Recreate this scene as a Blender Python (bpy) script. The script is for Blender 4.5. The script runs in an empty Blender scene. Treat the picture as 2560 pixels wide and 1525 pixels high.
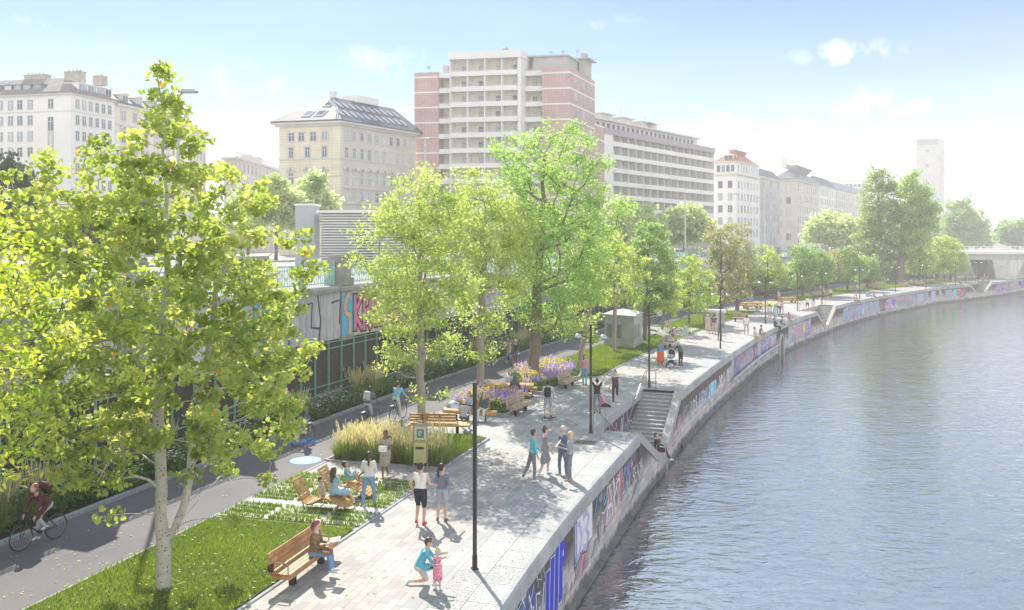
import bpy, bmesh, math, random
import numpy as np
from mathutils import Vector, Matrix

# ---------------------------------------------------------------- camera numbers (metres; quay surface is z = 0)
FPX, CXP, HZ, CH = 2100.0, 1280.0, 609.0, 8.0
STREET, WATER = 5.8, -3.1
def G(px, py, z=0.0):
    d = (CH - z) * FPX / (py - HZ)
    return ((px - CXP) / FPX * d, d)
def P(px, d):
    return ((px - CXP) / FPX * d, d)
def ZA(py, d):
    return CH + (HZ - py) * d / FPX

sc = bpy.context.scene
COL = sc.collection
R = math.radians

# ---------------------------------------------------------------- object helpers
def link(o, parent=None):
    COL.objects.link(o)
    if parent is not None:
        o.parent = parent
    return o
def tag(o, label=None, cat=None, group=None, kind=None):
    if label: o['label'] = label
    if cat: o['category'] = cat
    if group: o['group'] = group
    if kind: o['kind'] = kind
    return o
def empty(name, loc=(0, 0, 0), rz=0.0, label=None, cat=None, group=None):
    o = bpy.data.objects.new(name, None)
    o.location = loc; o.rotation_euler = (0, 0, rz); o.empty_display_size = 0.2
    link(o)
    return tag(o, label, cat, group)
def children(o):
    return [c for c in bpy.data.objects if c.parent == o]
_kids = {}
def reg(parent, o):
    _kids.setdefault(parent.name, []).append(o)
def copy_tree(o, parent=None):
    c = o.copy(); COL.objects.link(c); c.parent = parent
    for ch in [x for x in bpy.data.objects if x.parent == o]:
        k = copy_tree(ch, c)
        k.matrix_parent_inverse = ch.matrix_parent_inverse.copy()
    return c

class MB:
    """collects shapes into one mesh"""
    def __init__(s):
        s.v = []; s.f = []; s.m = []; s.uv = None
    def add(s, vs, fs, mi=0, M=None):
        b = len(s.v)
        if M is not None:
            vs = [tuple(M @ Vector(p)) for p in vs]
        s.v.extend([tuple(p) for p in vs])
        for f in fs:
            s.f.append(tuple(b + i for i in f)); s.m.append(mi)
        return s
    def box(s, x0, y0, z0, x1, y1, z1, mi=0, M=None):
        vs = [(x0,y0,z0),(x1,y0,z0),(x1,y1,z0),(x0,y1,z0),(x0,y0,z1),(x1,y0,z1),(x1,y1,z1),(x0,y1,z1)]
        fs = [(0,3,2,1),(4,5,6,7),(0,1,5,4),(1,2,6,5),(2,3,7,6),(3,0,4,7)]
        return s.add(vs, fs, mi, M)
    def cbox(s, c, e, mi=0, M=None):
        return s.box(c[0]-e[0]/2, c[1]-e[1]/2, c[2]-e[2]/2, c[0]+e[0]/2, c[1]+e[1]/2, c[2]+e[2]/2, mi, M)
    def bbox(s, c, e, b=0.01, mi=0, M=None):
        # box with chamfered vertical and horizontal edges
        x, y, z = e[0]/2, e[1]/2, e[2]/2
        rings = []
        for ins, zz in ((b, -z), (0, -z+b), (0, z-b), (b, z)):
            X, Y = x-ins, y-ins
            rings.append([(X, -Y+b, zz), (X, Y-b, zz), (X-b, Y, zz), (-X+b, Y, zz), (-X, Y-b, zz), (-X, -Y+b, zz), (-X+b, -Y, zz), (X-b, -Y, zz)])
        pts = [(p[0]+c[0], p[1]+c[1], p[2]+c[2]) for r in rings for p in r]
        fs = [tuple(reversed(range(8)))] + [tuple(24+i for i in range(8))]
        for k in range(3):
            for i in range(8):
                j = (i+1) % 8
                fs.append((k*8+i, k*8+j, (k+1)*8+j, (k+1)*8+i))
        return s.add(pts, fs, mi, M)
    def tube(s, pts, rad, n=8, mi=0, cap=True, M=None):
        pts = [Vector(p) for p in pts]
        if not hasattr(rad, '__len__'): rad = [rad]*len(pts)
        rings = []; prev = None
        for i, p in enumerate(pts):
            t = (pts[min(i+1, len(pts)-1)] - pts[max(i-1, 0)])
            if t.length < 1e-9: t = Vector((0,0,1))
            t.normalize()
            if prev is None:
                a = Vector((0,0,1)) if abs(t.z) < .9 else Vector((1,0,0))
                u = t.cross(a).normalized()
            else:
                u = (prev - t*prev.dot(t))
                if u.length < 1e-6: u = t.cross(Vector((0.3,1,0.2)))
                u.normalize()
            prev = u; w = t.cross(u)
            rings.append([p + (u*math.cos(2*math.pi*k/n) + w*math.sin(2*math.pi*k/n))*rad[i] for k in range(n)])
        vs = [q for r in rings for q in r]; fs = []
        for i in range(len(pts)-1):
            for k in range(n):
                k2 = (k+1) % n
                fs.append((i*n+k, i*n+k2, (i+1)*n+k2, (i+1)*n+k))
        if cap:
            fs.append(tuple(reversed(range(n)))); fs.append(tuple((len(pts)-1)*n+k for k in range(n)))
        return s.add(vs, fs, mi, M)
    def lathe(s, prof, n=16, mi=0, c=(0,0,0), M=None):
        vs = []; fs = []
        for r, z in prof:
            for k in range(n):
                a = 2*math.pi*k/n
                vs.append((c[0]+r*math.cos(a), c[1]+r*math.sin(a), c[2]+z))
        for i in range(len(prof)-1):
            for k in range(n):
                k2 = (k+1) % n
                fs.append((i*n+k, i*n+k2, (i+1)*n+k2, (i+1)*n+k))
        fs.append(tuple(reversed(range(n)))); fs.append(tuple((len(prof)-1)*n+k for k in range(n)))
        return s.add(vs, fs, mi, M)
    def prism(s, poly, z0, z1, mi=0, M=None):
        n = len(poly)
        a = sum(poly[i][0]*poly[(i+1)%n][1]-poly[(i+1)%n][0]*poly[i][1] for i in range(n))
        if a < 0: poly = list(reversed(poly))
        vs = [(p[0],p[1],z0) for p in poly] + [(p[0],p[1],z1) for p in poly]
        fs = [tuple(reversed(range(n))), tuple(range(n, 2*n))] + [(i,(i+1)%n,n+(i+1)%n,n+i) for i in range(n)]
        return s.add(vs, fs, mi, M)
    def slab(s, prof, y0, y1, mi=0, M=None):
        # closed profile in x,z extruded along y
        n = len(prof)
        vs = [(p[0],y0,p[1]) for p in prof] + [(p[0],y1,p[1]) for p in prof]
        fs = [tuple(range(n)), tuple(reversed(range(n, 2*n)))] + [(i,n+i,n+(i+1)%n,(i+1)%n) for i in range(n)]
        return s.add(vs, fs, mi, M)
    def build(s, name, mats, parent=None, smooth=False, loc=None, rz=None):
        me = bpy.data.meshes.new(name)
        me.from_pydata([tuple(v) for v in s.v], [], s.f)
        if not isinstance(mats, (list, tuple)): mats = [mats]
        for m in mats: me.materials.append(m)
        me.polygons.foreach_set('material_index', s.m)
        if smooth:
            me.polygons.foreach_set('use_smooth', [True]*len(s.f))
            if smooth == 'auto':
                try: me.set_sharp_from_angle(angle=R(35))
                except Exception: pass
        me.update()
        o = bpy.data.objects.new(name, me)
        if loc is not None: o.location = loc
        if rz is not None: o.rotation_euler = (0,0,rz)
        return link(o, parent)

def np_mesh(name, V, F4, mats, parent=None, attr=None, smooth=False, nper=None, matidx=None):
    """fast mesh from numpy: V (n,3), F4 (m,k) faces all with k corners (or list by nper)"""
    me = bpy.data.meshes.new(name)
    m, k = F4.shape
    me.vertices.add(len(V)); me.vertices.foreach_set('co', np.ascontiguousarray(V, dtype=np.float32).ravel())
    me.loops.add(m*k); me.loops.foreach_set('vertex_index', np.ascontiguousarray(F4, dtype=np.int32).ravel())
    me.polygons.add(m)
    me.polygons.foreach_set('loop_start', np.arange(0, m*k, k, dtype=np.int32))
    me.polygons.foreach_set('loop_total', np.full(m, k, dtype=np.int32))
    if not isinstance(mats, (list, tuple)): mats = [mats]
    for mm in mats: me.materials.append(mm)
    if matidx is not None: me.polygons.foreach_set('material_index', np.ascontiguousarray(matidx, dtype=np.int32))
    if smooth: me.polygons.foreach_set('use_smooth', np.ones(m, dtype=bool))
    me.update(calc_edges=True)
    if attr is not None:
        a = me.attributes.new('v', 'FLOAT', 'POINT'); a.data.foreach_set('value', np.ascontiguousarray(attr, dtype=np.float32))
    o = bpy.data.objects.new(name, me)
    return link(o, parent)

# ---------------------------------------------------------------- materials
def newmat(name):
    m = bpy.data.materials.new(name); m.use_nodes = True
    nt = m.node_tree; nt.nodes.clear()
    out = nt.nodes.new('ShaderNodeOutputMaterial')
    return m, nt, out
class NB:
    """small node builder"""
    def __init__(s, nt): s.nt = nt
    def n(s, t, **kw):
        nd = s.nt.nodes.new(t)
        for k, v in kw.items():
            if k.startswith('i_'):
                key = k[2:]
                nd.inputs[int(key) if key.isdigit() else key.replace('_', ' ')].default_value = v
            else: setattr(nd, k, v)
        return nd
    def l(s, a, b): s.nt.links.new(a, b)
    def ramp(s, fac, stops, interp='LINEAR'):
        r = s.nt.nodes.new('ShaderNodeValToRGB'); r.color_ramp.interpolation = interp
        e = r.color_ramp.elements
        while len(e) > 1: e.remove(e[-1])
        e[0].position = stops[0][0]; e[0].color = (*stops[0][1], 1)
        for p, c in stops[1:]:
            q = e.new(p); q.color = (*c, 1)
        if fac is not None: s.l(fac, r.inputs[0])
        return r
    def mix(s, fac, a, b, mode='MIX'):
        m = s.nt.nodes.new('ShaderNodeMix'); m.data_type = 'RGBA'; m.blend_type = mode
        for val, i in ((fac, 0), (a, 6), (b, 7)):
            if hasattr(val, 'links') or hasattr(val, 'is_linked'): s.l(val, m.inputs[i])
            elif i == 0: m.inputs[0].default_value = val
            else: m.inputs[i].default_value = (*val, 1)
        return m.outputs[2]
    def math(s, op, a, b=None, c=None):
        m = s.nt.nodes.new('ShaderNodeMath'); m.operation = op
        for i, val in enumerate((a, b, c)):
            if val is None: continue
            if hasattr(val, 'is_linked'): s.l(val, m.inputs[i])
            else: m.inputs[i].default_value = val
        return m.outputs[0]
def vary(c, k):
    return tuple(min(1.0, max(0.0, x*k)) for x in c)
_mc = {}
def mat(name, c, rough=0.7, var=0.12, scale=3.0, metal=0.0, bump=0.0, bscale=None, spec=0.5, c2=None, coords='Object', detail=4):
    """plain procedural surface: base colour wandering between two near tones, optional fine bump"""
    if name in _mc: return _mc[name]
    m, nt, out = newmat(name); b = NB(nt)
    tc = b.n('ShaderNodeTexCoord'); co = tc.outputs[coords]
    nz = b.n('ShaderNodeTexNoise', i_Scale=scale, i_Detail=detail, i_Roughness=0.6); b.l(co, nz.inputs['Vector'])
    lo = vary(c, 1-var); hi = c2 if c2 else vary(c, 1+var)
    r = b.ramp(nz.outputs['Fac'], [(0.3, lo), (0.7, hi)])
    p = b.n('ShaderNodeBsdfPrincipled', i_Roughness=rough, i_Metallic=metal)
    p.inputs['Specular IOR Level'].default_value = spec
    b.l(r.outputs[0], p.inputs['Base Color'])
    if bump > 0:
        n2 = b.n('ShaderNodeTexNoise', i_Scale=bscale or scale*8, i_Detail=3.0); b.l(co, n2.inputs['Vector'])
        bp = b.n('ShaderNodeBump', i_Strength=min(1.0, bump), i_Distance=0.02); b.l(n2.outputs['Fac'], bp.inputs['Height'])
        b.l(bp.outputs[0], p.inputs['Normal'])
    b.l(p.outputs[0], out.inputs[0])
    _mc[name] = m
    return m
# ---------------------------------------------------------------- specific materials
def paver_mat(name, bw, bh, cols, mortar, off=0.5, speck=0.0, rough=0.75, bump=0.35, ms=0.006, wear=0.25, bias=0.0):
    m, nt, out = newmat(name); b = NB(nt)
    uv = b.n('ShaderNodeUVMap', uv_map='UVMap').outputs[0]
    br = b.n('ShaderNodeTexBrick'); br.offset = off; br.inputs['Scale'].default_value = 1.0
    br.inputs['Brick Width'].default_value = bw; br.inputs['Row Height'].default_value = bh
    br.inputs['Mortar Size'].default_value = ms; br.inputs['Mortar Smooth'].default_value = 0.3
    br.inputs['Bias'].default_value = bias
    br.inputs['Color1'].default_value = (0,0,0,1); br.inputs['Color2'].default_value = (1,1,1,1); br.inputs['Mortar'].default_value = (.5,.5,.5,1)
    b.l(uv, br.inputs['Vector'])
    r = b.ramp(br.outputs['Color'], [(i/(len(cols)-1), c) for i, c in enumerate(cols)])
    col = r.outputs[0]
    nz = b.n('ShaderNodeTexNoise', i_Scale=0.7, i_Detail=6.0, i_Roughness=0.65); b.l(uv, nz.inputs['Vector'])
    st = b.ramp(nz.outputs['Fac'], [(0.3, (1-wear,)*3), (0.65, (1.06,)*3)])
    col = b.mix(1.0, col, st.outputs[0], 'MULTIPLY')
    n3 = b.n('ShaderNodeTexNoise', i_Scale=55.0, i_Detail=3.0, i_Roughness=0.7); b.l(uv, n3.inputs['Vector'])
    if speck > 0:
        sp = b.ramp(n3.outputs['Fac'], [(0.36, (0.22,0.24,0.27)), (0.42, (1,1,1)), (0.7, (1.1,1.1,1.1))])
        col = b.mix(speck, col, sp.outputs[0], 'MULTIPLY')
        v = b.n('ShaderNodeTexNoise', i_Scale=14.0, i_Detail=5.0, i_Roughness=0.75); b.l(uv, v.inputs['Vector'])
        vs = b.ramp(v.outputs['Fac'], [(0.40, (0.28,0.30,0.34)), (0.455, (1,1,1))])
        col = b.mix(speck, col, vs.outputs[0], 'MULTIPLY')
    else:
        sp = b.ramp(n3.outputs['Fac'], [(0.3, (0.9,)*3), (0.7, (1.05,)*3)])
        col = b.mix(1.0, col, sp.outputs[0], 'MULTIPLY')
    mo = b.mix(br.outputs['Fac'], col, mortar)
    p = b.n('ShaderNodeBsdfPrincipled', i_Roughness=rough); b.l(mo, p.inputs['Base Color'])
    h = b.math('SUBTRACT', 1.0, br.outputs['Fac'])
    h = b.math('MULTIPLY_ADD', n3.outputs['Fac'], 0.35, h)
    bp = b.n('ShaderNodeBump', i_Strength=bump, i_Distance=0.01); b.l(h, bp.inputs['Height']); b.l(bp.outputs[0], p.inputs['Normal'])
    b.l(p.outputs[0], out.inputs[0])
    return m

M_PAVE = paver_mat('light_pavers', 0.42, 0.21, [(.29,.28,.28),(.335,.325,.315),(.37,.355,.335),(.41,.39,.365)], (.17,.165,.16), off=.37)
M_SLAB = paver_mat('grey_slabs', 0.62, 0.36, [(.27,.285,.30),(.32,.335,.34),(.36,.37,.37)], (.12,.13,.14), off=.43, wear=.2)
M_GRAN = paver_mat('speckled_granite', 1.08, 0.76, [(.33,.345,.35),(.37,.38,.38),(.41,.415,.405)], (.09,.10,.11), speck=1.0, ms=.012, wear=.25)
M_SETT = paver_mat('granite_setts', 0.13, 0.11, [(.22,.225,.24),(.42,.42,.42),(.52,.51,.50)], (.20,.20,.20), ms=.02, bump=.7, wear=.2)
M_CAPV = paver_mat('capstone_granite', 1.08, 9.0, [(.36,.38,.39),(.41,.42,.425),(.45,.455,.45)], (.12,.13,.14), off=0.0, speck=.55, ms=.008)
M_STEP = mat('step_granite', (.34,.345,.35), .8, .3, 22, bump=.4, c2=(.50,.50,.49), detail=6)
M_KERB = mat('kerb_granite', (.27,.30,.33), .8, .2, 9, bump=.3, c2=(.36,.39,.42))
M_CONC = mat('concrete', (.40,.40,.39), .85, .2, 1.3, bump=.25, c2=(.52,.51,.49))
M_CONCL = mat('pale_concrete', (.60,.59,.57), .85, .2, .8, bump=.25, c2=(.74,.73,.71))

def asphalt_mat():
    m, nt, out = newmat('asphalt'); b = NB(nt)
    co = b.n('ShaderNodeTexCoord').outputs['Object']
    a = b.n('ShaderNodeTexNoise', i_Scale=0.35, i_Detail=5.0); b.l(co, a.inputs['Vector'])
    f = b.n('ShaderNodeTexNoise', i_Scale=60.0, i_Detail=4.0, i_Roughness=0.8); b.l(co, f.inputs['Vector'])
    r = b.ramp(a.outputs['Fac'], [(.3, (.105,.105,.12)), (.7, (.15,.148,.16))])
    g = b.ramp(f.outputs['Fac'], [(.35, (.6,.6,.62)), (.6, (1.15,1.13,1.1)), (.72, (1.6,1.55,1.5))])
    c = b.mix(1.0, r.outputs[0], g.outputs[0], 'MULTIPLY')
    p = b.n('ShaderNodeBsdfPrincipled', i_Roughness=.85); b.l(c, p.inputs['Base Color'])
    bp = b.n('ShaderNodeBump', i_Strength=.3, i_Distance=.01); b.l(f.outputs['Fac'], bp.inputs['Height']); b.l(bp.outputs[0], p.inputs['Normal'])
    b.l(p.outputs[0], out.inputs[0]); return m
M_ASPH = asphalt_mat()
M_SOIL = mat('dark_soil', (.035,.027,.02), .95, .4, 14, bump=.8, c2=(.09,.07,.05))
M_TURF = mat('turf', (.06,.10,.018), .95, .3, 6, bump=.5, c2=(.13,.17,.04))
M_STREET = mat('street_ground', (.22,.22,.22), .9, .2, .15, c2=(.36,.35,.34))

def wall_block_mat():
    """river wall masonry: dark sooty course at top, pale blocks below, green-black waterline"""
    m, nt, out = newmat('quay_masonry'); b = NB(nt)
    uv = b.n('ShaderNodeUVMap', uv_map='UVMap').outputs[0]
    br = b.n('ShaderNodeTexBrick'); br.offset = .5; br.inputs['Scale'].default_value = 1
    br.inputs['Brick Width'].default_value = .85; br.inputs['Row Height'].default_value = .30
    br.inputs['Mortar Size'].default_value = .008; br.inputs['Color1'].default_value=(0,0,0,1); br.inputs['Color2'].default_value=(1,1,1,1); br.inputs['Mortar'].default_value=(.5,.5,.5,1)
    b.l(uv, br.inputs['Vector'])
    base = b.ramp(br.outputs['Color'], [(0, (.34,.34,.36)), (.5, (.46,.45,.45)), (1, (.56,.53,.51))])
    sx = b.n('ShaderNodeSeparateXYZ'); b.l(uv, sx.inputs[0])
    st = b.n('ShaderNodeTexNoise', i_Scale=1.0, i_Detail=6.0, i_Roughness=.7)
    mp = b.n('ShaderNodeMapping'); mp.inputs['Scale'].default_value = (1.1, .55, 1); b.l(uv, mp.inputs[0]); b.l(mp.outputs[0], st.inputs['Vector'])
    h = b.math('MULTIPLY_ADD', st.outputs['Fac'], 1.2, sx.outputs['Y'])   # v = z
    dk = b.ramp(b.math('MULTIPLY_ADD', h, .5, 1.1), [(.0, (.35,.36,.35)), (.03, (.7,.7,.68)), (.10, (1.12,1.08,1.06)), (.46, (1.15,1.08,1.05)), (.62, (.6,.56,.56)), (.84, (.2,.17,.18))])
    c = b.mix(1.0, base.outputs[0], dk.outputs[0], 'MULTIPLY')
    n2 = b.n('ShaderNodeTexNoise', i_Scale=9.0, i_Detail=5.0, i_Roughness=.8); b.l(uv, n2.inputs['Vector'])
    c = b.mix(1.0, c, b.ramp(n2.outputs['Fac'], [(.3, (.7,.7,.72)), (.6, (1.08,1.06,1.04))]).outputs[0], 'MULTIPLY')
    c = b.mix(br.outputs['Fac'], c, (.12,.12,.13))
    p = b.n('ShaderNodeBsdfPrincipled', i_Roughness=.85); b.l(c, p.inputs['Base Color'])
    bp = b.n('ShaderNodeBump', i_Strength=.5, i_Distance=.02); b.l(b.math('MULTIPLY_ADD', n2.outputs['Fac'], .5, b.math('SUBTRACT', 1.0, br.outputs['Fac'])), bp.inputs['Height']); b.l(bp.outputs[0], p.inputs['Normal'])
    b.l(p.outputs[0], out.inputs[0]); return m
M_WALL = wall_block_mat()

def water_mat():
    m, nt, out = newmat('river_water'); b = NB(nt)
    co = b.n('ShaderNodeTexCoord').outputs['Object']
    mp = b.n('ShaderNodeMapping'); mp.inputs['Rotation'].default_value = (0,0,R(12)); mp.inputs['Scale'].default_value = (.8, 1.5, 1); b.l(co, mp.inputs[0])
    a = b.n('ShaderNodeTexNoise', i_Scale=1.5, i_Detail=3.0, i_Roughness=.55, i_Distortion=.6); b.l(mp.outputs[0], a.inputs['Vector'])
    c = b.n('ShaderNodeTexNoise', i_Scale=0.32, i_Detail=2.0); b.l(mp.outputs[0], c.inputs['Vector'])
    h = b.math('MULTIPLY_ADD', c.outputs['Fac'], .9, a.outputs['Fac'])
    bp = b.n('ShaderNodeBump', i_Strength=.75, i_Distance=.075); b.l(h, bp.inputs['Height'])
    p = b.n('ShaderNodeBsdfPrincipled', i_Roughness=.05, i_IOR=1.33)
    p.inputs['Base Color'].default_value = (.022,.030,.032,1)
    b.l(bp.outputs[0], p.inputs['Normal'])
    g = b.n('ShaderNodeBsdfGlossy', i_Roughness=.03); g.inputs['Color'].default_value = (1,.99,.945,1); b.l(bp.outputs[0], g.inputs['Normal'])
    fr = b.n('ShaderNodeFresnel', i_IOR=4.2); b.l(bp.outputs[0], fr.inputs['Normal'])
    mx = b.n('ShaderNodeMixShader'); b.l(fr.outputs[0], mx.inputs[0]); b.l(p.outputs[0], mx.inputs[1]); b.l(g.outputs[0], mx.inputs[2])
    b.l(mx.outputs[0], out.inputs[0]); return m
M_WATER = water_mat()

def leaf_mat(name, stops, trans=.45, rough=.5):
    m, nt, out = newmat(name); b = NB(nt)
    at = b.n('ShaderNodeAttribute', attribute_name='v')
    r = b.ramp(at.outputs['Fac'], stops)
    p = b.n('ShaderNodeBsdfPrincipled', i_Roughness=rough); p.inputs['Specular IOR Level'].default_value = .35
    b.l(r.outputs[0], p.inputs['Base Color'])
    t = b.n('ShaderNodeBsdfTranslucent')
    hs = b.n('ShaderNodeHueSaturation', i_Saturation=1.15, i_Value=1.6); b.l(r.outputs[0], hs.inputs['Color']); b.l(hs.outputs[0], t.inputs['Color'])
    mx = b.n('ShaderNodeMixShader', i_0=trans); b.l(p.outputs[0], mx.inputs[1]); b.l(t.outputs[0], mx.inputs[2])
    b.l(mx.outputs[0], out.inputs[0]); return m

# ---------------------------------------------------------------- plan curves (x as a function of depth y)
def curve(pts):
    pts = sorted((p[1], p[0]) for p in pts)
    ys = np.array([p[0] for p in pts]); xs = np.array([p[1] for p in pts])
    sy = np.linspace(ys[0], ys[-1], 240); sx = np.interp(sy, ys, xs)
    k = np.ones(9)/9; pad = 4
    ex = np.concatenate([sx[0]+(sx[1]-sx[0])*np.arange(-pad, 0), sx, sx[-1]+(sx[-1]-sx[-2])*np.arange(1, pad+1)])
    sm = np.convolve(ex, k, 'valid')
    def f(y):
        y = np.asarray(y, float)
        r = np.interp(y, sy, sm)
        r = np.where(y < sy[0], sm[0]+(y-sy[0])*(sm[1]-sm[0])/(sy[1]-sy[0]), r)
        r = np.where(y > sy[-1], sm[-1]+(y-sy[-1])*(sm[-1]-sm[-2])/(sy[-1]-sy[-2]), r)
        return float(r) if r.ndim == 0 else r
    return f
XE = curve([(-3.0,8),(.2,20.1),(1.18,23.5),(2.23,26.5),(4.05,31.6),(5.38,35.4),(9.04,45.3),(14.35,57.7),(22.0,74.2),(26.9,83.6),(30.9,90.8),(35.9,98.8),(41.7,108.4),(48.8,118.3),(54.5,126.3),(61.6,134.7),(78.3,154.6),(89.8,164.7),(96.1,170.4),(117.7,193.1),(150,222),(230,285)])
XA = curve([(-9.1,8),(-5.94,18.34),(-.85,34.4),(5.34,50.5),(8.5,58.5),(15.8,74.2),(21.8,85.7),(29.5,99.4),(40.1,116.7),(53.2,134.4),(69.2,151.4),(77.8,160),(104,188),(136,222),(216,285)])
XB = curve([(-14.0,8),(-10.7,18.34),(-10.2,19.5),(-9.4,22.46),(-8.69,25.07),(-6.88,30.9),(2.26,55.1),(3.28,57.3),(4.67,61.3),(7.36,67.2),(13.85,80.8),(19.2,91.3),(25.8,102.4),(45.9,132),(55.3,146),(64.8,159),(93,188),(125,222),(205,285)])
XC = curve([(-17.6,8),(-13.5,22.2),(-12.99,24.35),(-11.9,27.9),(-8.77,37),(-7.26,41.1),(-6.4,44.1),(-1.94,55.3),(1.29,62.8),(4.84,70.6),(14.4,90),(25.8,110),(47,140),(64.5,165),(88,188),(120,222),(200,285)])
def XD(y): return XC(y) - 2.45

_S = {}
def arc(f, y):
    """arc length along curve f from y = 0"""
    if f not in _S:
        yy = np.linspace(5, 290, 1500); xx = f(yy)
        s = np.concatenate([[0], np.cumsum(np.hypot(np.diff(xx), np.diff(yy)))]); _S[f] = (yy, s)
    yy, s = _S[f]
    return float(np.interp(y, yy, s))
def y_at(f, s):
    arc(f, 10); yy, ss = _S[f]
    return float(np.interp(s, ss, yy))
def frame(f, y):
    """point, unit tangent (away from camera) and unit normal to the right"""
    d = .5; t = Vector((f(y+d)-f(y-d), 2*d, 0)).normalized()
    return Vector((f(y), y, 0)), t, Vector((t.y, -t.x, 0))
def off(f, y, o, z=0.0):
    p, t, n = frame(f, y); q = p + n*o
    return Vector((q.x, q.y, z))

def ribbon(name, sec, ys, mats, f=XE, parent=None, mi=None, smooth=False, closed=False, uvv=None, caps=False):
    """sweep the cross-section sec = [(offset, z), ...] along curve f; UV = (arc length, running width)"""
    n = len(sec); V = []; UV = []
    for y in ys:
        p, t, nn = frame(f, y); s = arc(f, y)
        for (o, z) in sec: V.append(tuple(p + nn*o + Vector((0,0,z))))
        UV.append(s)
    run = [0.0]
    for i in range(1, n + (1 if closed else 0)):
        a, c = sec[i-1], sec[i % n]; run.append(run[-1] + math.hypot(a[0]-c[0], a[1]-c[1]))
    if uvv is not None: run = uvv
    F = []; U = []; MI = []
    m = n if closed else n-1
    for i in range(len(ys)-1):
        for k in range(m):
            k2 = (k+1) % n
            F.append((i*n+k, (i+1)*n+k, (i+1)*n+k2, i*n+k2))
            U += [(UV[i], run[k]), (UV[i+1], run[k]), (UV[i+1], run[k+1]), (UV[i], run[k+1])]
            MI.append(mi[k] if mi else 0)
    me = bpy.data.meshes.new(name)
    if caps:
        F.append(tuple(range(n))); F.append(tuple(reversed(range((len(ys)-1)*n, len(ys)*n)))); MI += [MI[0]]*2
        U += [(sec[k][0], sec[k][1]) for k in range(n)] + [(sec[k][0], sec[k][1]) for k in reversed(range(n))]
    me.from_pydata(V, [], F)
    uvl = me.uv_layers.new(name='UVMap')
    uvl.data.foreach_set('uv', [c for u in U for c in u])
    for mm in (mats if isinstance(mats, (list, tuple)) else [mats]): me.materials.append(mm)
    me.polygons.foreach_set('material_index', MI)
    if smooth: me.polygons.foreach_set('use_smooth', [True]*len(F))
    me.update()
    o = bpy.data.objects.new(name, me)
    return link(o, parent)
def sheet2(name, fl, fr, ys, z, m, kind='structure', parent=None, ol=0.0, orr=0.0, top_normal=True):
    """flat sheet between two curves; UV u = arc of the quay edge, v = distance from the quay edge"""
    V = []; U = []; F = []; FU = []
    for y in ys:
        pe = XE(y); s = arc(XE, y)
        _, t, nn = frame(XE, y)
        a = fl(y)+ol; c = fr(y)+orr
        k = 5
        for i in range(k+1):
            x = a + (c-a)*i/k
            V.append((x, y, z)); U.append((s + (x-pe)*t.x, (x-pe)*nn.x))
    for i in range(len(ys)-1):
        for j in range(k):
            q = (i*(k+1)+j, i*(k+1)+j+1, (i+1)*(k+1)+j+1, (i+1)*(k+1)+j)
            F.append(q); FU += [U[w] for w in q]
    me = bpy.data.meshes.new(name); me.from_pydata(V, [], F)
    uvl = me.uv_layers.new(name='UVMap'); uvl.data.foreach_set('uv', [c for u in FU for c in u])
    me.materials.append(m); me.update()
    o = bpy.data.objects.new(name, me); link(o, parent)
    if kind: o['kind'] = kind
    return o
def poly_sheet(name, poly, z, m, kind='structure', parent=None):
    V = [(p[0], p[1], z) for p in poly]
    a = sum(poly[i][0]*poly[(i+1)%len(poly)][1]-poly[(i+1)%len(poly)][0]*poly[i][1] for i in range(len(poly)))
    if a < 0: V.reverse()
    me = bpy.data.meshes.new(name); me.from_pydata(V, [], [tuple(range(len(V)))])
    uvl = me.uv_layers.new(name='UVMap')
    us = []
    for v in V:
        _, t, nn = frame(XE, v[1]); x = v[0]-XE(v[1]); us += [arc(XE, v[1])+x*t.x, x*nn.x]
    uvl.data.foreach_set('uv', us)
    me.materials.append(m); me.update()
    o = bpy.data.objects.new(name, me); link(o, parent)
    if kind: o['kind'] = kind
    return o
def YS(a, b, step=None):
    r = [a]; y = a
    while y < b-1e-6:
        y += step or max(.8, y*.02)
        r.append(min(y, b))
    return r

# ---------------------------------------------------------------- the setting
NOTCH = [(35.4, 45.6), (98.8, 108.6), (164.7, 174.0)]                # river stairs: depths of both upper ends on the quay edge
NW = 2.15                                                            # width of the notch, inwards from the edge
RISE, RUN, NST = .143, .325, 14
def in_notch(y): return any(a < y < b for a, b in NOTCH)

big = 1180.0
poly_sheet('water', [(-60,-8),(big,-8),(big,big),(-60,big)], WATER, M_WATER)
poly_sheet('river_bed', [(-big,-40),(big,-40),(big,big),(-big,big)], WATER-1.2, M_SOIL)
ys = YS(6, 260, 4)
poly_sheet('street_ground', [(XD(6)-.6,-12)] + [(XD(y)-.6, y) for y in ys] + [(330, 360), (700, 620), (big, 800), (big, big), (-big, big), (-big,-12)], STREET, M_STREET)

ysall = YS(8, 250, 2)
_o = {}
def offcurve(o):
    yy = np.linspace(4, 262, 900)
    q = [off(XE, y, o) for y in yy]
    qx = np.array([v.x for v in q]); qy = np.array([v.y for v in q])
    def f(y): 
        r = np.interp(y, qy, qx); return float(r) if np.ndim(y) == 0 else r
    return f
EN = offcurve(-NW)
sheet2('quay_paving', XB, EN, [y for y in ysall if y < 33] + [33], 0.0, M_PAVE)
sheet2('quay_slab_paving', XB, EN, [33] + [y for y in ysall if 33 < y < 52] + [52], 0.0, M_SLAB)
sheet2('quay_paving', XB, EN, [52] + [y for y in ysall if y > 52], 0.0, M_PAVE)
sheet2('bicycle_path', XC, XB, ysall, .012, M_ASPH, ol=.12, orr=-.0)
sheet2('planting_bed_soil', XD, XC, ysall, 0.05, M_SOIL, ol=-.1)
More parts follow.
